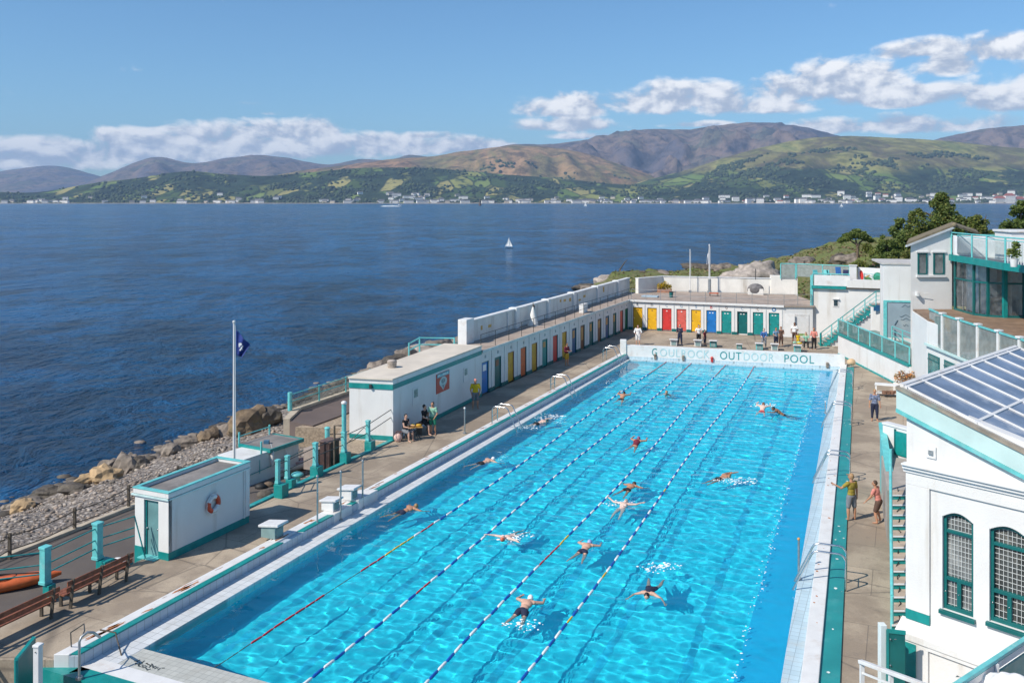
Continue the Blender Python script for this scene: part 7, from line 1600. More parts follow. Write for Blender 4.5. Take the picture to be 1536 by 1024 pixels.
def person(loc, heading, h, pz, label, sk, hair=None, top=None, bottom=None, group=None, sleeve=.55, leglen=.45, cap=None, long_hair=False, tilt=0.0, zoff=None, suit=None, bulk=1.0, shoes=None, extra=None):
    S = h; b = bulk
    lean = Vector(pz['lean']).normalized(); M = align(lean)
    pel = Vector((0, 0, 0)); chest = pel + lean * .215 * S; neck = pel + lean * .305 * S; headc = pel + lean * .325 * S + Vector((0, .012, .085)) * S
    if tilt: headc = pel + lean * .335 * S + Vector((0, .03 if tilt < 0 else -.01, .07)) * S
    sh = [chest + M @ Vector((k * .105 * S * b, 0, .065 * S)) for k in (-1, 1)]
    hp_ = [pel + M @ Vector((k * .052 * S * b, 0, -.02 * S)) for k in (-1, 1)]
    kn = [hp_[i] + Vector(pz['legs'][i][0]).normalized() * .235 * S for i in (0, 1)]
    an = [kn[i] + Vector(pz['legs'][i][1]).normalized() * .225 * S for i in (0, 1)]
    el = [sh[i] + Vector(pz['arms'][i][0]).normalized() * .168 * S for i in (0, 1)]
    wr = [el[i] + Vector(pz['arms'][i][1]).normalized() * .150 * S for i in (0, 1)]
    bd = MB()
    bd.ball(pel + lean * .01 * S, (.088 * S * b, .062 * S * b, .075 * S), 14, 10, 0, M); bd.ball(pel + lean * .10 * S, (.078 * S * b, .055 * S * b, .09 * S), 14, 10, 0, M); bd.ball(chest, (.100 * S * b, .064 * S * b, .105 * S), 14, 10, 0, M)
    bd.capsule(chest + lean * .06 * S, headc - Vector((0, .008, .03)) * S, .038 * S, .030 * S, 10)
    hr = Matrix.Rotation(pz['look'], 3, 'Z') @ Matrix.Rotation(pz['nod'] - (tilt if tilt < 0 else tilt) * (.75 if tilt < 0 else 0), 3, 'X')
    bd.ball(headc, (.046 * S, .056 * S, .066 * S), 14, 12, 0, hr); bd.ball(headc + hr @ Vector((0, .018, -.034)) * S, (.032 * S, .034 * S, .034 * S), 12, 8, 0, hr)
    for i, k in ((0, -1), (1, 1)):
        bd.capsule(chest + M @ Vector((k * .05 * S, 0, .06 * S)), sh[i], .045 * S, .038 * S, 10); bd.capsule(sh[i], el[i], .033 * S, .025 * S, 10); bd.capsule(el[i], wr[i], .025 * S, .016 * S, 10)
        bd.capsule(hp_[i], kn[i], .058 * S * b, .034 * S, 12); bd.capsule(kn[i] , kn[i].lerp(an[i], .35), .034 * S, .036 * S, 10); bd.capsule(kn[i].lerp(an[i], .35), an[i], .036 * S, .020 * S, 10)
        fdir = Vector((k * .25, 1, -.1)).normalized() if not tilt else Vector(pz['legs'][i][1]).normalized() * .9 + Vector((0, .3, 0))
        fdir.normalize(); ft = an[i] + fdir * .095 * S + Vector((0, 0, -.022 * S if not tilt else 0)); bd.capsule(an[i] + Vector((0, 0, -.012 * S if not tilt else 0)), ft, .022 * S, .015 * S, 8)
        f_ = (wr[i] - el[i]).normalized(); pc = wr[i] + f_ * .028 * S; bd.ball(pc, (.020 * S, .012 * S, .032 * S), 10, 8, 0, align(f_))
    me = remesh(bd, .0125); vs, fs = meshdata(me); bpy.data.meshes.remove(me)
    out = MB(); out.add(vs, fs, 0, True)
    for k in (-1, 1):                                         # ears, eyes
        out.ball(headc + hr @ Vector((k * .046, -.004, -.006)) * S, (.008 * S, .012 * S, .018 * S), 8, 6, 0, hr); out.ball(headc + hr @ Vector((k * .018, .051, .004)) * S, .0055 * S, 6, 5, 1)
    out.capsule(headc + hr @ Vector((0, .054, .004)) * S, headc + hr @ Vector((0, .064, -.016)) * S, .005 * S, .008 * S, 6); out.ball(headc + hr @ Vector((0, .054, -.033)) * S, (.014 * S, .005 * S, .004 * S), 8, 5, 2, hr)
    for i, k in ((0, -1), (1, 1)):                            # five separate fingers on each hand
        f_ = (wr[i] - el[i]).normalized(); A = align(f_); base = wr[i] + f_ * .050 * S
        x = A @ Vector((1, 0, 0)); y = A @ Vector((0, 1, 0))
        for q, (ox, ln_) in enumerate(((-.015, .034), (-.005, .042), (.005, .040), (.014, .030))):
            p0 = base + x * ox * S; p1 = p0 + (f_ + x * ox * 3) * ln_ * .55 * S; p2 = p1 + (f_ * .8 + y * .5 * (1 if k > 0 else -1)) * ln_ * .5 * S; out.tube([p0 - f_ * .01 * S, p1, p2], [.0052 * S, .0050 * S, .0038 * S], 6)
        p0 = wr[i] + f_ * .02 * S - x * .016 * S; p1 = p0 + (f_ * .6 - x * .7) * .026 * S; out.tube([p0, p1, p1 + (f_ - x * .1) * .020 * S], [.0065 * S, .0058 * S, .0045 * S], 6)
    kids = []
    if top or suit:
        c = MB(); e = .012
        c.ball(pel + lean * .05 * S, (.088 * S * b + e, .062 * S * b + e, .07 * S), 14, 10, 0, M); c.ball(pel + lean * .11 * S, (.082 * S * b + e, .058 * S * b + e, .09 * S), 14, 10, 0, M); c.ball(chest, (.100 * S * b + e, .064 * S * b + e, .10 * S + e * .3), 14, 10, 0, M)
        for i, k in ((0, -1), (1, 1)):
            if not suit: c.capsule(chest + M @ Vector((k * .05 * S, 0, .055 * S)), sh[i], .046 * S, .038 * S + e, 10); c.capsule(sh[i], sh[i].lerp(el[i], min(1, sleeve * 1.0)), .035 * S + e, .032 * S + e, 10)
            if not suit and sleeve > 1: c.capsule(el[i], el[i].lerp(wr[i], sleeve - 1), .027 * S + e, .022 * S + e, 10)
        kids.append(('shirt' if top else 'swimsuit', remesh(c, .015, 2), top or suit))
    if bottom:
        c = MB(); e = .014 if leglen > .25 else .008
        c.ball(pel + lean * .0 * S, (.090 * S * b + e, .064 * S * b + e, .062 * S), 14, 10, 0, M)
        for i in (0, 1):
            l_ = min(1, leglen); c.capsule(hp_[i], hp_[i].lerp(kn[i], max(.12, l_)), .060 * S * b + e, (.060 - .020 * l_) * S + e, 12)
            if leglen > 1: c.capsule(kn[i], kn[i].lerp(an[i], leglen - 1), .037 * S + e, .026 * S + e, 10)
        kids.append(('trousers' if leglen > 1 else 'shorts' if leglen > .25 else 'swim_trunks', remesh(c, .015, 2), bottom))
    if hair and not cap:
        c = MB(); c.ball(headc + hr @ Vector((0, -.012, .014)) * S, (.051 * S, .056 * S, .062 * S), 12, 10, 0, hr)
        if long_hair: c.ball(headc + hr @ Vector((0, -.045, -.045)) * S, (.040 * S, .022 * S, .07 * S), 10, 8, 0, hr)
        kids.append(('hair', c.mesh('hair'), hair))
    if cap:
        c = MB(); c.ball(headc + hr @ Vector((0, -.010, .016)) * S, (.050 * S, .057 * S, .060 * S), 12, 10, 0, hr)
        if cap[1] == 'cap':
            c.ball(headc + hr @ Vector((0, .06, .035)) * S, (.040 * S, .04 * S, .006 * S), 10, 6, 0, hr)
        kids.append(('cap' if cap[1] == 'cap' else 'swim_cap', c.mesh('cap'), cap[0]))
        if hair and cap[1] == 'cap':
            c = MB(); c.ball(headc + hr @ Vector((0, -.014, -.012)) * S, (.048 * S, .05 * S, .05 * S), 10, 8, 0, hr); kids.append(('hair', c.mesh('hair'), hair))
    bm_ = out.mesh('person')
    Rm = Matrix.Rotation(heading - math.pi / 2, 4, 'Z') @ Matrix.Rotation(-tilt if False else tilt, 4, 'X')
    bm_.transform(Rm)
    zmin = min(v.co.z for v in bm_.vertices) if zoff is None else -zoff
    if zoff is not None: zmin = -zoff
    T = Matrix.Translation((0, 0, -zmin)); bm_.transform(T)
    for m_ in (sk, eye_m, lip_m): bm_.materials.append(m_)
    o = bpy.data.objects.new('person', bm_); col.objects.link(o); o.location = loc
    tag(o, label, 'person', group)
    for (n_, me_, m_) in kids:
        me_.transform(T @ Rm)
        for p_ in me_.polygons: p_.use_smooth = True
        me_.materials.clear(); me_.materials.append(m_); k_ = bpy.data.objects.new(n_, me_); col.objects.link(k_); k_.parent = o
    return o
def hd(x, y): return math.atan2(y, x)
SIT = dict(legs=[((-.14, 1, -.12), (-.03, .06, -1)), ((.14, 1, -.12), (.03, .06, -1))])
navyc = cloth('navy', (.014, .02, .05)); blackc = cloth('black', (.012, .012, .014)); yelc = cloth('yellow', (.62, .42, .01)); greyc = cloth('grey', (.17, .18, .20)); olivec = cloth('olive', (.28, .21, .03)); pinkc = cloth('pink', (.60, .22, .18)); mintc = cloth('mint', (.24, .46, .34), .35); greenc = cloth('green', (.02, .20, .12)); maroonc = cloth('maroon', (.16, .015, .03)); whitec = cloth('white', (.74, .74, .74)); bluec = cloth('blue', (.04, .12, .32)); bluegrey = cloth('blue_grey', (.16, .19, .28), .5); brownc = cloth('brown', (.10, .055, .04)); redc = cloth('red', (.48, .06, .06)); jeansc = cloth('jeans', (.10, .14, .22)); tealc = cloth('teal', (.03, .25, .26))
# deck, seaward side
c = P(607, 660); stool = c + V(-.05, .15)
o = thing('deck_stool', 'low dark stool under the seated person at the corner of the white block', 'stool', stool)
mb = MB(); mb.tube([stool + V(0, 0, .40), stool + V(0, 0, .45)], .2, 12); mb.build('seat', wood, o)
for a in range(4): mb = MB(); mb.tube([stool + V(.15 * math.cos(a * 1.57 + .8), .15 * math.sin(a * 1.57 + .8), 0), stool + V(.11 * math.cos(a * 1.57 + .8), .11 * math.sin(a * 1.57 + .8), .40)], .02, 6); mb.build('leg', oldwood, o)
person(c, hd(.9, -.6), 1.72, pose(**SIT, lean=(0, .12, 1), arms=[((-.15, .35, -1), (.2, 1, .1)), ((.15, .35, -1), (-.3, .9, -.1))], look=-.3), 'person in black vest and grey shorts seated at the corner of the white block', SK1, hair_bk, blackc, greyc, leglen=.9, sleeve=.15)
c = P(622, 659); o = thing('snack_table', 'small folding table with yellow food beside the seated person', 'table', c)
mb = MB(); mb.box((c.x, c.y, .66), (.75, .5, .04), .3); mb.build('tabletop', ochrepan, o)
for a, b_ in ((-.3, -.18), (.3, -.18), (.3, .18), (-.3, .18)): mb = MB(); mb.tube([c + V(a, b_, 0), c + V(-a * .6, b_, .64)], .018, 6); mb.build('leg', darkmetal, o)
for i, (dx, dy, lb_) in enumerate(((-.12, 0, 'yellow food tray on the small folding table'), (.2, .05, 'mustard bag lying on the small folding table'))):
    mb = MB(); mb.ball(c + V(dx, dy, .73), (.17, .12, .07), 10, 6); tag(mb.build('food_tray', [yelc, mustard][i]), lb_, 'tray')
c = P(597, 662); mb = MB(); mb.ball(c + V(0, 0, .2), (.22, .18, .22), 12, 8); o = tag(mb.build('beach_bag', mat('bag_pink', (.62, .42, .36), .85, .2, 6)), 'pale pink beach bag on the deck at the corner of the white block', 'bag')
mb = MB(); torus(mb, c + V(0, 0, .40), V(.3, 1, 0).normalized(), V(1, -.3, 0).normalized(), V(0, 0, 1), .12, .015, 0, 3.14, 10, 6); mb.build('handle', wood, o)
c = P(640, 652); bq = c + V(-.25, .35); o = thing('wall_bench', 'dark bench against the white block under the person in black', 'bench', bq)
mb = MB(); mb.beam(bq + wdir * -.5 + V(0, 0, .58), bq + wdir * .9 + V(0, 0, .58), .36, .05); mb.build('seat', wood, o)
for s_ in (-.4, .8): mb = MB(); mb.beam(bq + wdir * s_, bq + wdir * s_ + V(0, 0, .55), .3, .06); mb.build('leg', oldwood, o)
person(c + V(-.15, .2), hd(.9, -.4), 1.74, pose(legs=[((-.14, .85, -.55), (-.03, .05, -1)), ((.14, .85, -.5), (.03, .1, -1))], arms=[((-.15, .2, -1), (.5, .8, -.4)), ((.15, .3, -1), (-.5, .9, -.3))], look=.3), 'person in black shirt and shorts perched on the bench by the white block', SK1, hair_bk, blackc, blackc, leglen=.7)
person(P(649, 651), hd(-.2, -1), 1.70, pose(arms=[((-.3, .05, -1), (.35, .6, -.6)), ((.2, 0, -1), (.05, .2, -1))], legs=[((-.10, .06, -1), (-.06, -.05, -1)), ((.08, .02, -1), (.05, -.03, -1))]), 'standing person in mint shirt and green shorts beside the bench', SK2, hair_br, mintc, greenc, leglen=.75, long_hair=False)
person(P(713, 612.5), hd(.25, -1), 1.76, pose(arms=[((-.28, -.02, -1), (.25, .5, -.8)), ((.28, -.02, -1), (-.15, .35, -.9))], legs=[((-.07, .0, -1), (-.03, 0, -1)), ((.07, .0, -1), (.05, 0, -1))]), 'person in yellow T shirt and pink cap standing by the first blue door', SK2, hair_br, yelc, greyc, leglen=.85, cap=(pinkc, 'cap'), sleeve=.8, bulk=1.12)
person(P(850, 548.5), hd(.7, -.7), 1.72, pose(arms=[((-.25, .1, -1), (.4, .9, .1)), ((.25, .1, -1), (-.4, .9, .2))]), 'person in maroon top and mustard shorts on the deck by the mustard door', SK2, hair_bk, maroonc, cloth('mustard', (.50, .27, .02)), leglen=.8, sleeve=1.6)
# far end
person(P(957, 517.5), hd(-.2, -1), 1.72, pose(arms=[((-.4, .1, -1), (.3, .8, -.3)), ((.4, .1, -1), (-.3, .8, -.3))]), 'person in white robe facing the pool near the far left corner', SK1, hair_br, whitec, whitec, leglen=.95, sleeve=1.5, bulk=1.1)
person(P(1020, 517.5), hd(-.6, -.8), 1.78, pose(arms=[((-.2, .3, -1), (.5, .8, .5)), ((.2, .2, -1), (-.3, .9, .3))], legs=[((-.12, .05, -1), (-.1, -.05, -1)), ((.12, .03, -1), (.1, 0, -1))]), 'person in navy jacket and dark trousers below the faded red door', SK1, hair_rd, navyc, navyc, leglen=1.85, sleeve=1.7)
person(P(1048, 516.5), hd(0, -1), 1.68, pose(arms=[((-.5, .1, -1), (.6, .8, -.2)), ((.5, .1, -1), (-.6, .8, -.2))]), 'person with dark hair behind the white block below the yellow door', SK1, hair_bk, whitec, blackc, leglen=.8)
person(P(1057, 517), hd(.7, -.7), 1.3, pose(), 'child in dark red standing right of the person in white', SK2, hair_br, maroonc, navyc, leglen=1.6)
person(P(1146, 522), hd(-.3, -.9), 1.72, pose(lean=(0, .18, 1), arms=[((-.2, .5, -1), (.4, .9, -.3)), ((.2, .5, -1), (-.3, .9, -.3))], legs=[((-.1, .3, -1), (-.05, -.35, -1)), ((.12, .35, -1), (.05, -.3, -1))]), 'person in blue top with pink scarf stooping below the third teal door', SK3, hair_rd, bluec, greyc, leglen=1.7, sleeve=1.4)
person(P(1164, 521), hd(.1, -1), 1.68, pose(arms=[((-.3, .2, -1), (.4, .9, -.3)), ((.3, .2, -1), (-.3, .9, -.2))]), 'person in blue striped top behind the wide white starting block', SK2, hair_br, cloth('stripe', (.16, .26, .38), .6), navyc, leglen=.9)
person(P(1171.5, 519), hd(-.5, -1), 1.66, pose(arms=[((-.3, .2, -1), (.4, .9, .1)), ((.3, .2, -1), (-.3, .9, -.2))]), 'person in brown standing just right of the one in stripes', SK2, hair_rd, brownc, brownc, leglen=1.6)
person(P(1192, 515), hd(-.5, -.8), 1.82, pose(arms=[((-.35, .1, -1), (.3, .9, -.1)), ((.35, .1, -1), (-.2, .7, -.6))], legs=[((-.25, .2, -1), (-.1, -.1, -1)), ((.1, 0, -1), (.08, 0, -1))]), 'tall person in white T shirt below the plain white door', SK4, hair_bk, whitec, brownc, leglen=.9)
person(P(1197, 519), hd(-.2, -1), 1.1, pose(), 'small child in yellow behind the towel covered starting block', SK2, hair_bl, yelc, yelc, leglen=.9)
q = P(1209, 522); o = thing('folding_stool', 'folding stool under the person in black leggings', 'stool', q + V(.1, .2)); mb = MB(); mb.box(q + V(.1, .25, .43), (.4, .36, .04)); mb.build('seat', cloth('stoolgrey', (.3, .3, .3)), o)
for a in (-.16, .16): mb = MB(); mb.tube([q + V(.1 + a, .08, 0), q + V(.1 + a, .42, .41)], .018, 6); mb.tube([q + V(.1 + a, .42, 0), q + V(.1 + a, .08, .41)], .018, 6); mb.build('leg', galv, o)
person(q, hd(-.3, -1), 1.70, pose(**SIT, lean=(0, .10, 1), arms=[((-.2, .4, -1), (.4, .9, .0)), ((.2, .4, -1), (-.3, .9, -.1))]), 'person with red hair and black leggings sitting beside the towel heap', SK1, hair_rd, mintc, blackc, leglen=1.9, long_hair=True)
person(P(1221, 524), hd(-.5, -1), 1.80, pose(arms=[((-.25, .15, -1), (.5, .9, .1)), ((.25, .15, -1), (-.5, .9, .0))]), 'person in pink top and black trousers at the right of the far group', SK2, hair_rd, pinkc, blackc, leglen=1.95, sleeve=.9)
mb = MB(); rr = random.Random(6); c = P(1196, 527) + V(0, 0, .62)
for i in range(7):
    mb.ball(c + V(rr.uniform(-.4, .4), rr.uniform(-.2, .2), rr.uniform(0, .15)), (rr.uniform(.12, .25), rr.uniform(.1, .2), .08), 8, 5, i % 4)
tag(mb.build('towel_heap', [redc, whitec, mintc, yelc]), 'heap of coloured towels on the starting block by the word POOL', 'towels')
c = P(1201, 514); o = thing('parasol_table', 'low table with green and yellow cloth among the far group', 'table', c); mb = MB(); mb.tube([c + V(0, 0, .68), c + V(0, 0, .73)], .6, 16); mb.build('tabletop', cloth('limetop', (.32, .42, .12), .5), o)
for a in range(3): mb = MB(); mb.tube([c + V(.35 * math.cos(a * 2.1), .35 * math.sin(a * 2.1), 0), c + V(.3 * math.cos(a * 2.1), .3 * math.sin(a * 2.1), .68)], .025, 6); mb.build('leg', darkmetal, o)
# right side
person(P(1312, 631), hd(-.25, -1), 1.78, pose(arms=[((-.22, .02, -1), (-.1, .25, -1)), ((.22, .02, -1), (.12, .2, -1))], legs=[((-.07, .08, -1), (-.02, -.03, -1)), ((.06, -.04, -1), (.04, .0, -1))], nod=-.15), 'walking person in blue grey patterned shirt and navy trousers', SK2, hair_bl, bluegrey, navyc, leglen=1.72, sleeve=.8, bulk=1.02)
person(P(1277, 780), hd(-.45, 1), 1.80, pose(arms=[((-.75, .25, -.55), (-.55, .45, .35)), ((.22, -.05, -1), (.25, .2, -.9))], legs=[((-.10, .05, -1), (-.03, -.03, -1)), ((.12, -.03, -1), (.05, .0, -1))], look=.5), 'person in olive T shirt and grey shorts reaching towards the ladder', SK2, hair_bl, olivec, greyc, leglen=.85, sleeve=.6, bulk=1.02, cap=(cloth('tan', (.33, .20, .10)), 'cap'))
person(P(1318, 784), hd(-.7, .7), 1.64, pose(lean=(-.1, .22, 1), arms=[((-.35, .35, -1), (-.1, .6, -.7)), ((.4, .2, -.9), (-.55, .5, -.5))], legs=[((-.14, .25, -1), (-.05, -.25, -1)), ((.12, .35, -1), (.05, -.35, -1))], look=.4), 'person in salmon top and brown shorts bending forward on the deck', SK2, hair_br, pinkc, brownc, leglen=.85, sleeve=.5)

# ------------------------------------------------------------------ swimmers
BREAST = pose(arms=[((-.75, .25, .55), (.15, .25, .95)), ((.75, .25, .55), (-.15, .25, .95))], legs=[((-.22, .05, -1), (-.18, -.25, -1)), ((.22, .05, -1), (.18, -.25, -1))])
GLIDE = pose(arms=[((-.85, .3, .3), (-.5, .5, .75)), ((.85, .3, .3), (.5, .5, .75))], legs=[((-.28, .1, -1), (-.05, -.25, -1)), ((.2, .0, -1), (.22, -.1, -1))])
CRAWL = pose(arms=[((-.2, .2, .95), (-.05, .2, 1)), ((.45, -.65, -.2), (.3, .1, .8))], legs=[((-.08, .1, -1), (-.05, -.1, -1)), ((.08, -.1, -1), (.05, -.1, -1))])
BACK = pose(arms=[((-.85, 0, .2), (-.7, 0, .6)), ((.85, 0, .1), (.7, 0, .6))], legs=[((-.1, .1, -1), (-.05, -.2, -1)), ((.1, .15, -1), (.05, -.2, -1))])
TREAD = pose(lean=(0, .25, 1), arms=[((-.8, .5, -.1), (-.5, .8, .1)), ((.8, .5, -.1), (.5, .8, .1))], legs=[((-.2, .3, -1), (-.1, -.3, -1)), ((.2, .1, -1), (.1, -.3, -1))])
up_dir = (.40, .92); dn_dir = (-.40, -.92)
whitecap = mat('cap_white', (.80, .80, .80), .35, .03); bluecap = mat('cap_blue', (.28, .36, .62), .35, .1); redcap = mat('cap_red', (.55, .12, .06), .4, .1)
FD = R(-80)
def swim(px, py, dr, pz, label, sk, h=1.75, tilt=FD, z=-.03, **k):
    c = P(px, py, WZ)
    o = person(V(c.x, c.y, WZ + z - .03), hd(*dr), h, pz, label, sk, tilt=tilt, zoff=0.0, **k)
    for q in [o] + list(o.children): q.cycles.is_caustics_receiver = CAUSTICS
    return o
GS = 'swimmers in the pool'
swim(723, 694, (.75, .66), GLIDE, 'swimmer in white cap and black trunks in the lane nearest the sea', SK1, cap=(whitecap, 's'), bottom=blackc, leglen=.35, group=GS, z=-.01)
swim(604, 767, (.70, .71), GLIDE, 'tanned bareheaded swimmer in patterned trunks nearest the starting blocks', SK2, hair=hair_bl, bottom=navyc, leglen=.35, group=GS, z=-.01)
swim(806, 635, (.8, .6), CRAWL, 'dark haired front crawl swimmer splashing close to the seaward ladders', SK3, hair=hair_bk, bottom=blackc, leglen=.3, group=GS, z=0)
swim(932, 598, up_dir, BREAST, 'dark haired swimmer far off in the second lane from the sea', SK2, hair=hair_bk, bottom=blackc, leglen=.2, group=GS, tilt=R(-62))
swim(1002, 590, dn_dir, TREAD, 'fair haired bather upright in the water nearest the lettered wall', SK2, hair=hair_bl, group=GS, tilt=R(-18), z=-.42)
swim(1143, 616, up_dir, BREAST, 'pale swimmer making spray in the open half near the far end', SK3, hair=hair_rd, bottom=redc, leglen=.2, group=GS, tilt=R(-60))
swim(1176, 622, (-.9, .4), GLIDE, 'swimmer with dark hair and arms spread in the far open half', SK4, hair=hair_bk, bottom=blackc, leglen=.2, group=GS, tilt=R(-55))
swim(952, 668, (.45, .9), BREAST, 'swimmer with purple red cap in mid pool between the second and third ropes', SK2, cap=(mat('cap_purple', (.22, .06, .14), .4), 's'), suit=maroonc, group=GS, tilt=R(-65))
swim(941, 734, (.55, .83), GLIDE, 'tanned swimmer in black trunks in the third lane', SK2, hair=hair_br, bottom=blackc, leglen=.2, group=GS, z=0)
swim(932, 762, dn_dir, BACK, 'pale backstroke swimmer in a blue cap beside the fourth rope', SK3, cap=(bluecap, 's'), group=GS, tilt=R(75), z=-.06)
swim(1079, 718, (.8, .6), CRAWL, 'tanned front crawl swimmer with reaching arm in the open half', SK2, hair=hair_rd, bottom=blackc, leglen=.2, group=GS, z=.0)
swim(770, 802, (.55, .83), BACK, 'pale backstroke swimmer with red face in the second lane', SK3, cap=(redcap, 's'), group=GS, tilt=R(76), z=-.05)
swim(875, 826, (.4, .92), BREAST, 'swimmer in dark two piece and lilac cap in the third lane', SK1, cap=(bluecap, 's'), bottom=navyc, leglen=.18, group=GS, z=0)
swim(977, 882, (-.35, -.94), GLIDE, 'dark haired swimmer heading towards the camera in the open half', SK1, hair=hair_bk, suit=navyc, bottom=navyc, leglen=.2, group=GS, z=-.02)
swim(784, 916, (.35, .94), BREAST, 'largest swimmer in white cap and navy trunks nearest the camera', SK1, cap=(whitecap, 's'), bottom=navyc, leglen=.4, group=GS, z=.02, h=1.82)
# white water beside the hardest swimmers
def splash(px, py, r_, n_, seed, label, st=(1, .6)):
    rr = random.Random(seed); mb = MB(); c = P(px, py, WZ)
    for i in range(n_):
        a = rr.random() * 6.283; q = c + V(math.cos(a) * st[0], math.sin(a) * st[1]) * (r_ * rr.random() ** .7); s_ = rr.uniform(.008, .030) * (1 if rr.random() < .85 else 1.7)
        mb.ball(V(q.x, q.y, WZ + .02 + rr.random() * .06), (s_ * rr.uniform(.8, 2.2), s_ * rr.uniform(.7, 1.5), s_ * .5), 6, 4)
    kind(tag(mb.build('splash', foam), label, 'splash'), 'stuff')
splash(818, 626, 1.2, 150, 1, 'white splash round the crawl swimmer near the seaward ladders'); splash(787, 642, .9, 70, 2, 'white kick splash behind the crawl swimmer near the ladders')
splash(1104, 722, 1.0, 130, 3, 'ring of white water beside the tanned crawl swimmer'); splash(1144, 608, .9, 70, 4, 'spray ahead of the pale swimmer near the far end')
splash(990, 852, .8, 70, 5, 'white trail behind the swimmer heading to the camera'); splash(770, 806, .8, 60, 6, 'splash round the backstroke swimmer with the red face')
splash(784, 940, .7, 50, 7, 'kick splash behind the largest swimmer'); splash(930, 756, .7, 50, 8, 'splash round the backstroke swimmer in the blue cap')

mb = MB(); rr = random.Random(15)
for i in range(380):
    v_ = rr.random() ** .8; q = W(.925 + .017 * v_ + rr.gauss(0, .006), v_); s_ = rr.uniform(.006, .022); mb.ball(V(q.x, q.y, WZ + WAVE * wave(q.x, q.y) + .004), (s_ * rr.uniform(.8, 2.4), s_ * rr.uniform(.8, 2), s_ * .3), 6, 4)
kind(tag(mb.build('foam_line', foam), 'broken line of white flecks along the edge of the side step', 'foam'), 'stuff')
# ================================================================== rocks
def boulder(c, s, m_, label, seed, sub=3, rough=.34, rz=0.0, name='boulder', cat='rock', group=None):
    bm = bmesh.new(); bmesh.ops.create_icosphere(bm, subdivisions=sub, radius=1)
    for v in bm.verts:
        p = v.co.normalized(); n = noise.multi_fractal(p * .9 + Vector((seed * 3.1, seed, 0)), 1, 2, 4) ; f = noise.cell(p * 1.7 + Vector((seed, 0, seed)))
        r_ = 1 + rough * (n - .6) + .12 * (f - .5)
        q = p * r_
        k = noise.noise(p * 2.6 + Vector((seed, 2, 1))); q *= 1 + .14 * k
        v.co = Vector((q.x * s[0], q.y * s[1], q.z * s[2]))
    me = bpy.data.meshes.new(name); bm.to_mesh(me); bm.free(); me.materials.append(m_)
    o = bpy.data.objects.new(name, me); col.objects.link(o); o.location = c; o.rotation_euler = (0, 0, rz)
    for p in me.polygons: p.use_smooth = sub > 3
    return tag(o, label, cat, group)
mossrock = mat('mossy_brown_rock', (.17, .12, .075), .9, .4, 1.4, .1, 2.2, stain_sheen=(.10, .095, .035), samt=.7, sscale=1.1)
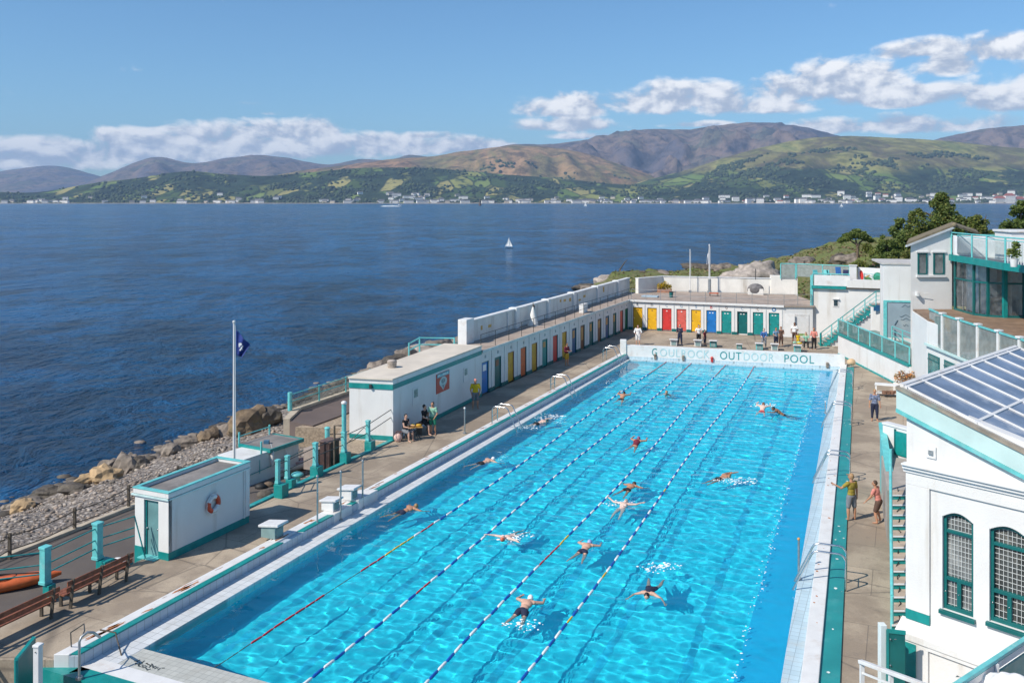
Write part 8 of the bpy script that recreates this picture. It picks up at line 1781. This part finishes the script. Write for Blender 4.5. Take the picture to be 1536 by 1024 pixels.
BO = [((72, 749), -3.2, (.7, .6, .4), rock3, 'dark weedy rock at the water edge, second from the left'), ((33, 775), -3.2, (.55, .5, .35), rock2, 'small ochre rock at the far left of the shingle'),
      ((158, 738), -2.7, (.85, .7, .55), rock2, 'big ochre boulder on the shingle left of the hut'), ((134, 744), -2.9, (.7, .5, .3), rock2, 'tan slab leaning on the big ochre boulder'), ((163, 718), -3.0, (.75, .7, .7), rock1, 'grey boulder in the water behind the big ochre one'), ((194, 716), -2.9, (.75, .7, .75), rock1, 'split grey brown boulder right of the ochre boulder'), ((208, 718), -2.9, (.6, .6, .5), rock3, 'dark rock tucked against the split boulder'),
      ((110, 752), -2.9, (.8, .6, .3), rock3, 'flat dark stones between the weedy rock and the tan slab'), ((47, 762), -3.1, (.7, .5, .28), rock1, 'flat grey stone low on the shingle at far left'), ((257, 697), -2.6, (.55, .5, .5), rock1, 'brown boulder on the shingle above the hut roof'), ((287, 678), -2.8, (.8, .6, .42), rock1, 'grey brown boulder at the water edge beyond the hut roof'), ((314, 671), -2.5, (.8, .6, .5), mossrock, 'lumpy brown boulder second to the left of the flagpole'), ((338, 664), -2.4, (.8, .7, .6), rock1, 'brown boulder just left of the flagpole'),
      ((374, 668), -2.4, (1.25, 1.0, .95), mossrock, 'large mossy brown boulder right of the flagpole'), ((398, 652), -2.0, (.8, .9, .8), rock3, 'dark boulder under the end of the brown path'), ((330, 655), -3.0, (.7, .5, .4), rock3, 'dark rock at the water beyond the mossy boulder'),
      ((569, 551), -1.2, (1.2, .9, .7), rock1, 'brown rocks beyond the near corner of the white block'), ((590, 540), -1.6, (1.2, 1.0, .8), rock3, 'dark jagged rock behind the white block roof'), ((607, 534), -1.6, (1.4, 1.0, .9), rock1, 'rough rock in the middle of those behind the white block'), ((628, 528), -1.6, (1.5, 1.0, .8), rock4, 'pale rock behind the white block roof'), ((652, 521), -1.4, (1.6, 1.0, .75), rock1, 'grassy topped rock at the far end of the white block'), ((552, 556), -1.3, (.8, .6, .5), rock1, 'small stone nearest the teal path railing'),
      ((879, 433), -3.1, (2.0, 1.6, .7), rock3, 'low black rock at the seaward tip of the headland'), ((912, 428), -1.7, (2.3, 1.8, 1.15), rock4, 'rounded brown grey boulder on the headland tip'), ((893, 436), -2.2, (2.2, 1.6, .7), rock1, 'tan rock shelf in front of the headland boulder'),
      ((1135, 420), 1.2, (3.7, 3.0, 2.1), rock4, 'huge pale boulder behind the end terrace wall'), ((1104, 417), .7, (2.6, 2.0, 1.0), rock4, 'pale flank rock left of the huge boulder'), ((1203, 402), 1.6, (2.2, 1.8, 1.2), rock1, 'brown rock with white streaks behind the glass screens'), ((1260, 398), 2.6, (1.6, 1.4, 1.2), rock3, 'dark rock at the foot of the wind bent tree'), ((1276, 392), 3.4, (1.7, 1.3, .9), rock1, 'grey brown rock right of the dark one under the tree'), ((1338, 395), 3.0, (1.2, .9, .6), rock4, 'pale stone on the slope behind the painted panel'),
      ((1055, 404), .3, (3.4, 1.6, .8), rock3, 'dark rocks along the headland shore left of the flagpoles'), ((1085, 404), .4, (2.6, 1.4, .9), rock1, 'brown rocks on the headland shore behind the taller pole'), ((990, 413), .0, (2.5, 1.4, .6), rock1, 'low brown rocks above the corner of the terrace wall'), ((970, 414), -.2, (2.0, 1.2, .6), rock3, 'dark low rock nearest the headland boulder')]
for i, ((px, py), z, s, m_, lb_) in enumerate(BO):
    c = P(px, py, z); zz = land_z(c.x, c.y); c.z = (max(zz, SEA - .2) + s[2] * .32) if py > 500 else z + s[2] * .15
    boulder(c, s, m_, lb_, i * 1.7 + .3, 4 if max(s) > 1.3 else 3, .42, i * 1.3)
# shingle: pebbles and stones nobody could count
mb = MB(); rr = random.Random(11); n_ = 0
while n_ < 8000:
    y = rr.uniform(30, 72); off = rr.uniform(-21, -11.7); x = L(y, off).x
    d = coast_d(x, y)
    if d < .2: continue
    z = land_z(x, y); s = rr.choice((.02, .03, .03, .04, .05, .09)) * rr.uniform(.7, 1.3)
    M = Matrix.Rotation(rr.random() * 6, 3, 'Z'); mb.ball((x, y, z + s * .15), (s * 1.4, s, s * .65), 6, 4, rr.randrange(4), M); n_ += 1
kind(tag(mb.build('shingle_stones', [rock1, rock1, mat('pale_stone', (.40, .345, .295), .9, .15, 5), mat('warm_stone', (.36, .28, .22), .9, .2, 5)]), 'pale grey shingle stones covering the beach', 'shingle'), 'stuff')
# weed and stones along the sea edge
mb = MB(); n_ = 0
while n_ < 900:
    k = rr.randrange(1, 15); (xa, ya), (xb, yb) = COAST[k], COAST[k + 1]; u = rr.random(); x = xa + (xb - xa) * u + rr.gauss(0, .7); y = ya + (yb - ya) * u + rr.gauss(0, .7)
    s = rr.uniform(.1, .4); mb.ball((x, y, max(land_z(x, y), SEA - .1) + .05), (s * 1.3, s, s * .5), 6, 4, rr.randrange(2)); n_ += 1
kind(tag(mb.build('tide_rocks', [rock3, rock1]), 'dark weedy stones along the tide line', 'tide rocks'), 'stuff')
c = P(928, 415, -.2); mb = MB(); mb.tube([c, c + V(.2, 0, 1.2), c + V(1.0, 0, 2.4), c + V(1.5, 0, 2.9)], [.16, .12, .08, .04], 7); tag(mb.build('dead_branch', oldwood), 'bare dead branch sticking up from the headland boulder', 'branch')
# ================================================================== trees and scrub
def tree(px, base_py, z, Y, h, label, trunks, blobs, n_, size, mats, name='tree', seed=1, r0=.22, sq=.8, group=None):
    c = V((px - CX) / F * Y, Y, z); o = thing(name, label, 'tree', c, group)
    mb = MB()
    for pts in trunks:
        P_ = [c + V(*q) for q in pts]; k = len(P_); mb.tube(P_, [r0 * (1 - .8 * i / (k - 1)) for i in range(k)], 8)
    mb.build('trunk', bark, o)
    leafcloud('crown', [(c + V(*q), r_) for q, r_ in blobs], n_, size, mats, o, seed, squash=sq); return o
def crown(w_, h0, h1, n_, seed, top=.5):
    rr = random.Random(seed); out = []
    for i in range(n_):
        u = rr.random(); z = h0 + (h1 - h0) * u; rad = w_ * (1 - u) ** .55 * (.55 + .45 * min(1, u * 4))
        a = rr.random() * 6.283; q = rad * rr.random() ** .5; out.append(((math.cos(a) * q, math.sin(a) * q * .8, z), rr.uniform(.55, 1.0) * (1.15 - .5 * u) * w_ * .36))
    return out
# wind bent tree
tree(1286, 386, 4.9, 118, 3.4, 'small wind bent flat topped tree leaning over the headland slope', [[(0, 0, 0), (.05, 0, 1.1), (-.1, 0, 1.7), (-.9, 0, 2.2), (-1.8, 0, 2.5)], [(-.05, 0, 1.3), (.4, .1, 2.0), (1.1, 0, 2.5)], [(-.1, 0, 1.6), (-.2, .1, 2.6)]],
     [((-1.7, 0, 2.4), .72), ((-1.1, .2, 2.75), .85), ((-.3, 0, 3.0), .92), ((.5, -.2, 2.85), .85), ((1.2, 0, 2.5), .72), ((1.8, .1, 2.2), .5), ((-.1, 0, 3.5), .55), ((-2.3, 0, 2.15), .42), ((.7, 0, 3.2), .5)], 4200, .15, [leafdk, leafmd, leafmd], 'pine_tree', 4, .2, .55)
tree(1411, 352, 7.5, 112, 6.4, 'tall dark spreading tree rising behind the tower roof', [[(0, 0, -1), (.1, 0, 1.5), (0, 0, 3.5), (.1, 0, 5.2)], [(0, 0, 1.6), (1.2, 0, 3.0), (1.9, 0, 3.5)], [(0, 0, 1.8), (-1.2, .2, 3.0), (-1.9, 0, 3.4)], [(0, 0, 3), (.7, -.3, 4.4)]],
     crown(3.3, .6, 5.5, 48, 5), 11000, .19, [leafdk, leafdk, leafmd, leafyl], 'tree', 6, .24, .8)
tree(1351, 375, 6.3, 114, 4.2, 'dark bushy tree on the slope left of the tower', [[(0, 0, -1), (0, 0, 1.6), (.2, 0, 2.8)]], crown(2.5, -.4, 3.6, 30, 8), 6500, .18, [leafdk, leafdk, leafmd], 'tree', 9, .18, .85)
tree(1331, 382, 5.3, 113, 3.4, 'lower dark shrub like tree nearest the wind bent tree', [[(0, 0, -1), (0, 0, 1.4), (-.1, 0, 2.2)]], crown(2.0, -.6, 2.9, 22, 18), 4600, .17, [leafdk, leafmd], 'tree', 10, .15, .85)
tree(1374, 360, 6.8, 113, 4.2, 'green tree between the dark slope tree and the tall tree', [[(0, 0, -1), (0, 0, 2), (.1, 0, 3.2)]], crown(2.5, -.8, 4.4, 30, 28), 6000, .18, [leafmd, leafdk, leafyl], 'tree', 11, .18, .85)
tree(1466, 352, 7.3, 110, 3.6, 'loose yellowish tree with bare upper twigs behind the roof terrace', [[(0, 0, -1), (.1, 0, 1.6), (.3, 0, 3.0)], [(0, 0, 1), (.9, 0, 2.6), (1.1, 0, 3.3)], [(0, 0, 1), (-.7, 0, 2.5), (-.9, 0, 3.1)], [(.1, 0, 1.6), (-.1, 0, 3.4)]], crown(3.0, -.8, 3.0, 32, 38), 6500, .18, [leafmd, leafyl, leafmd], 'tree', 12, .13, .8)
tree(1531, 345, 7.6, 106, 5.5, 'dense dark tree at the right edge behind the pavilion', [[(0, 0, -1), (0, 0, 2), (.1, 0, 4.2)]], crown(2.3, .2, 4.6, 34, 48), 6500, .19, [leafdk, leafdk, leafmd], 'tree', 13, .2, .85)
tree(1500, 350, 7.0, 108, 3.2, 'mid green bush between the yellowish tree and the dark right tree', [[(0, 0, -1), (0, 0, 1.8)]], crown(2.0, -1, 1.5, 18, 58), 3200, .18, [leafmd, leafdk], 'tree', 14, .14, .85)
tree(1430, 352, 7.0, 111, 3.2, 'bright green bush in front of the tall dark tree', [[(0, 0, -1), (0, 0, 1.6)]], crown(2.2, -1, 1.3, 18, 68), 3400, .17, [leafmd, leafyl, leafmd], 'tree', 15, .14, .85)
def shrub(px, py, z, Y, r_, label, mats, seed, n_=700):
    c = V((px - CX) / F * Y, Y, z); rr = random.Random(seed); o = thing('shrub', label, 'shrub', c)
    mb = MB()
    for i in range(5): mb.tube([c + V(0, 0, -.4), c + V(rr.uniform(-.5, .5) * r_, rr.uniform(-.3, .3) * r_, r_ * .6)], [.04, .015], 5)
    mb.build('stem', bark, o)
    leafcloud('foliage', [(c + V(rr.uniform(-.6, .6) * r_, rr.uniform(-.3, .3) * r_, rr.uniform(0, .5) * r_), r_ * rr.uniform(.4, .65)) for i in range(7)], n_, .14, mats, o, seed, squash=.8)
for (px, z, Y, r_, lb_, ms, sd_) in ((1318, 5.2, 116, 1.5, 'broad olive bush on the skyline between the wind bent tree and the dark shrub tree', [leafyl, leafmd, leafmd], 7), (1340, 4.6, 109, 1.2, 'grassy green bush on the slope below the dark shrub tree', [leafyl, leafmd], 8), (1290, 4.1, 113, 1.0, 'round yellow green bush right under the wind bent tree', [leafyl, leafmd], 1), (1361, 5.6, 108, 1.1, 'bright yellow green bush against the tower wall', [leafyl, leafyl, leafmd], 2), (1312, 4.6, 112, .9, 'low olive bush on the slope right of the round bush', [leafyl, leafmd], 3), (1300, 5.6, 121, 1.2, 'pale green bush on the skyline right of the wind bent tree', [leafmd, leafyl], 4), (1345, 4.4, 106, .8, 'low dark bush above the flat roof left of the tower', [leafmd, leafdk], 5), (1322, 3.9, 106, .7, 'small straw coloured bush above the painted panel', [leafyl, petals], 6)):
    shrub(px, 0, z, Y, r_, lb_, ms, sd_)
# grass tufts and ground scrub on the headland: a mass
mb = MB(); rr = random.Random(77); n_ = 0
while n_ < 9000:
    x = rr.uniform(6, 75); y = rr.uniform(93, 165); d = coast_d(x, y)
    if d < 5 or (x < 30 and y < 95): continue
    if fbm(x * .12, y * .12, 3.0) < -.12: continue
    z = land_z(x, y); h_ = rr.uniform(.08, .26); a = rr.random() * 6.283; w_ = rr.uniform(.10, .26)
    b_ = V(x, y, z - .03); s_ = V(math.cos(a), math.sin(a)) * w_; t_ = b_ + V(rr.gauss(0, .1), rr.gauss(0, .1), h_); mb.add([b_ - s_, b_ + s_, t_ + s_ * .5, t_ - s_ * .6], [(0, 1, 2, 3)], rr.randrange(4)); n_ += 1
gt = mb.build('grass_tufts', [leafmd, mat('dry_grass', (.20, .165, .075), .9, .2), mat('olive_grass', (.12, .125, .04), .9, .2), mat('heath_brown', (.16, .10, .06), .9, .3)])
kind(tag(gt, 'rough grass and heath over the headland', 'grass'), 'stuff')
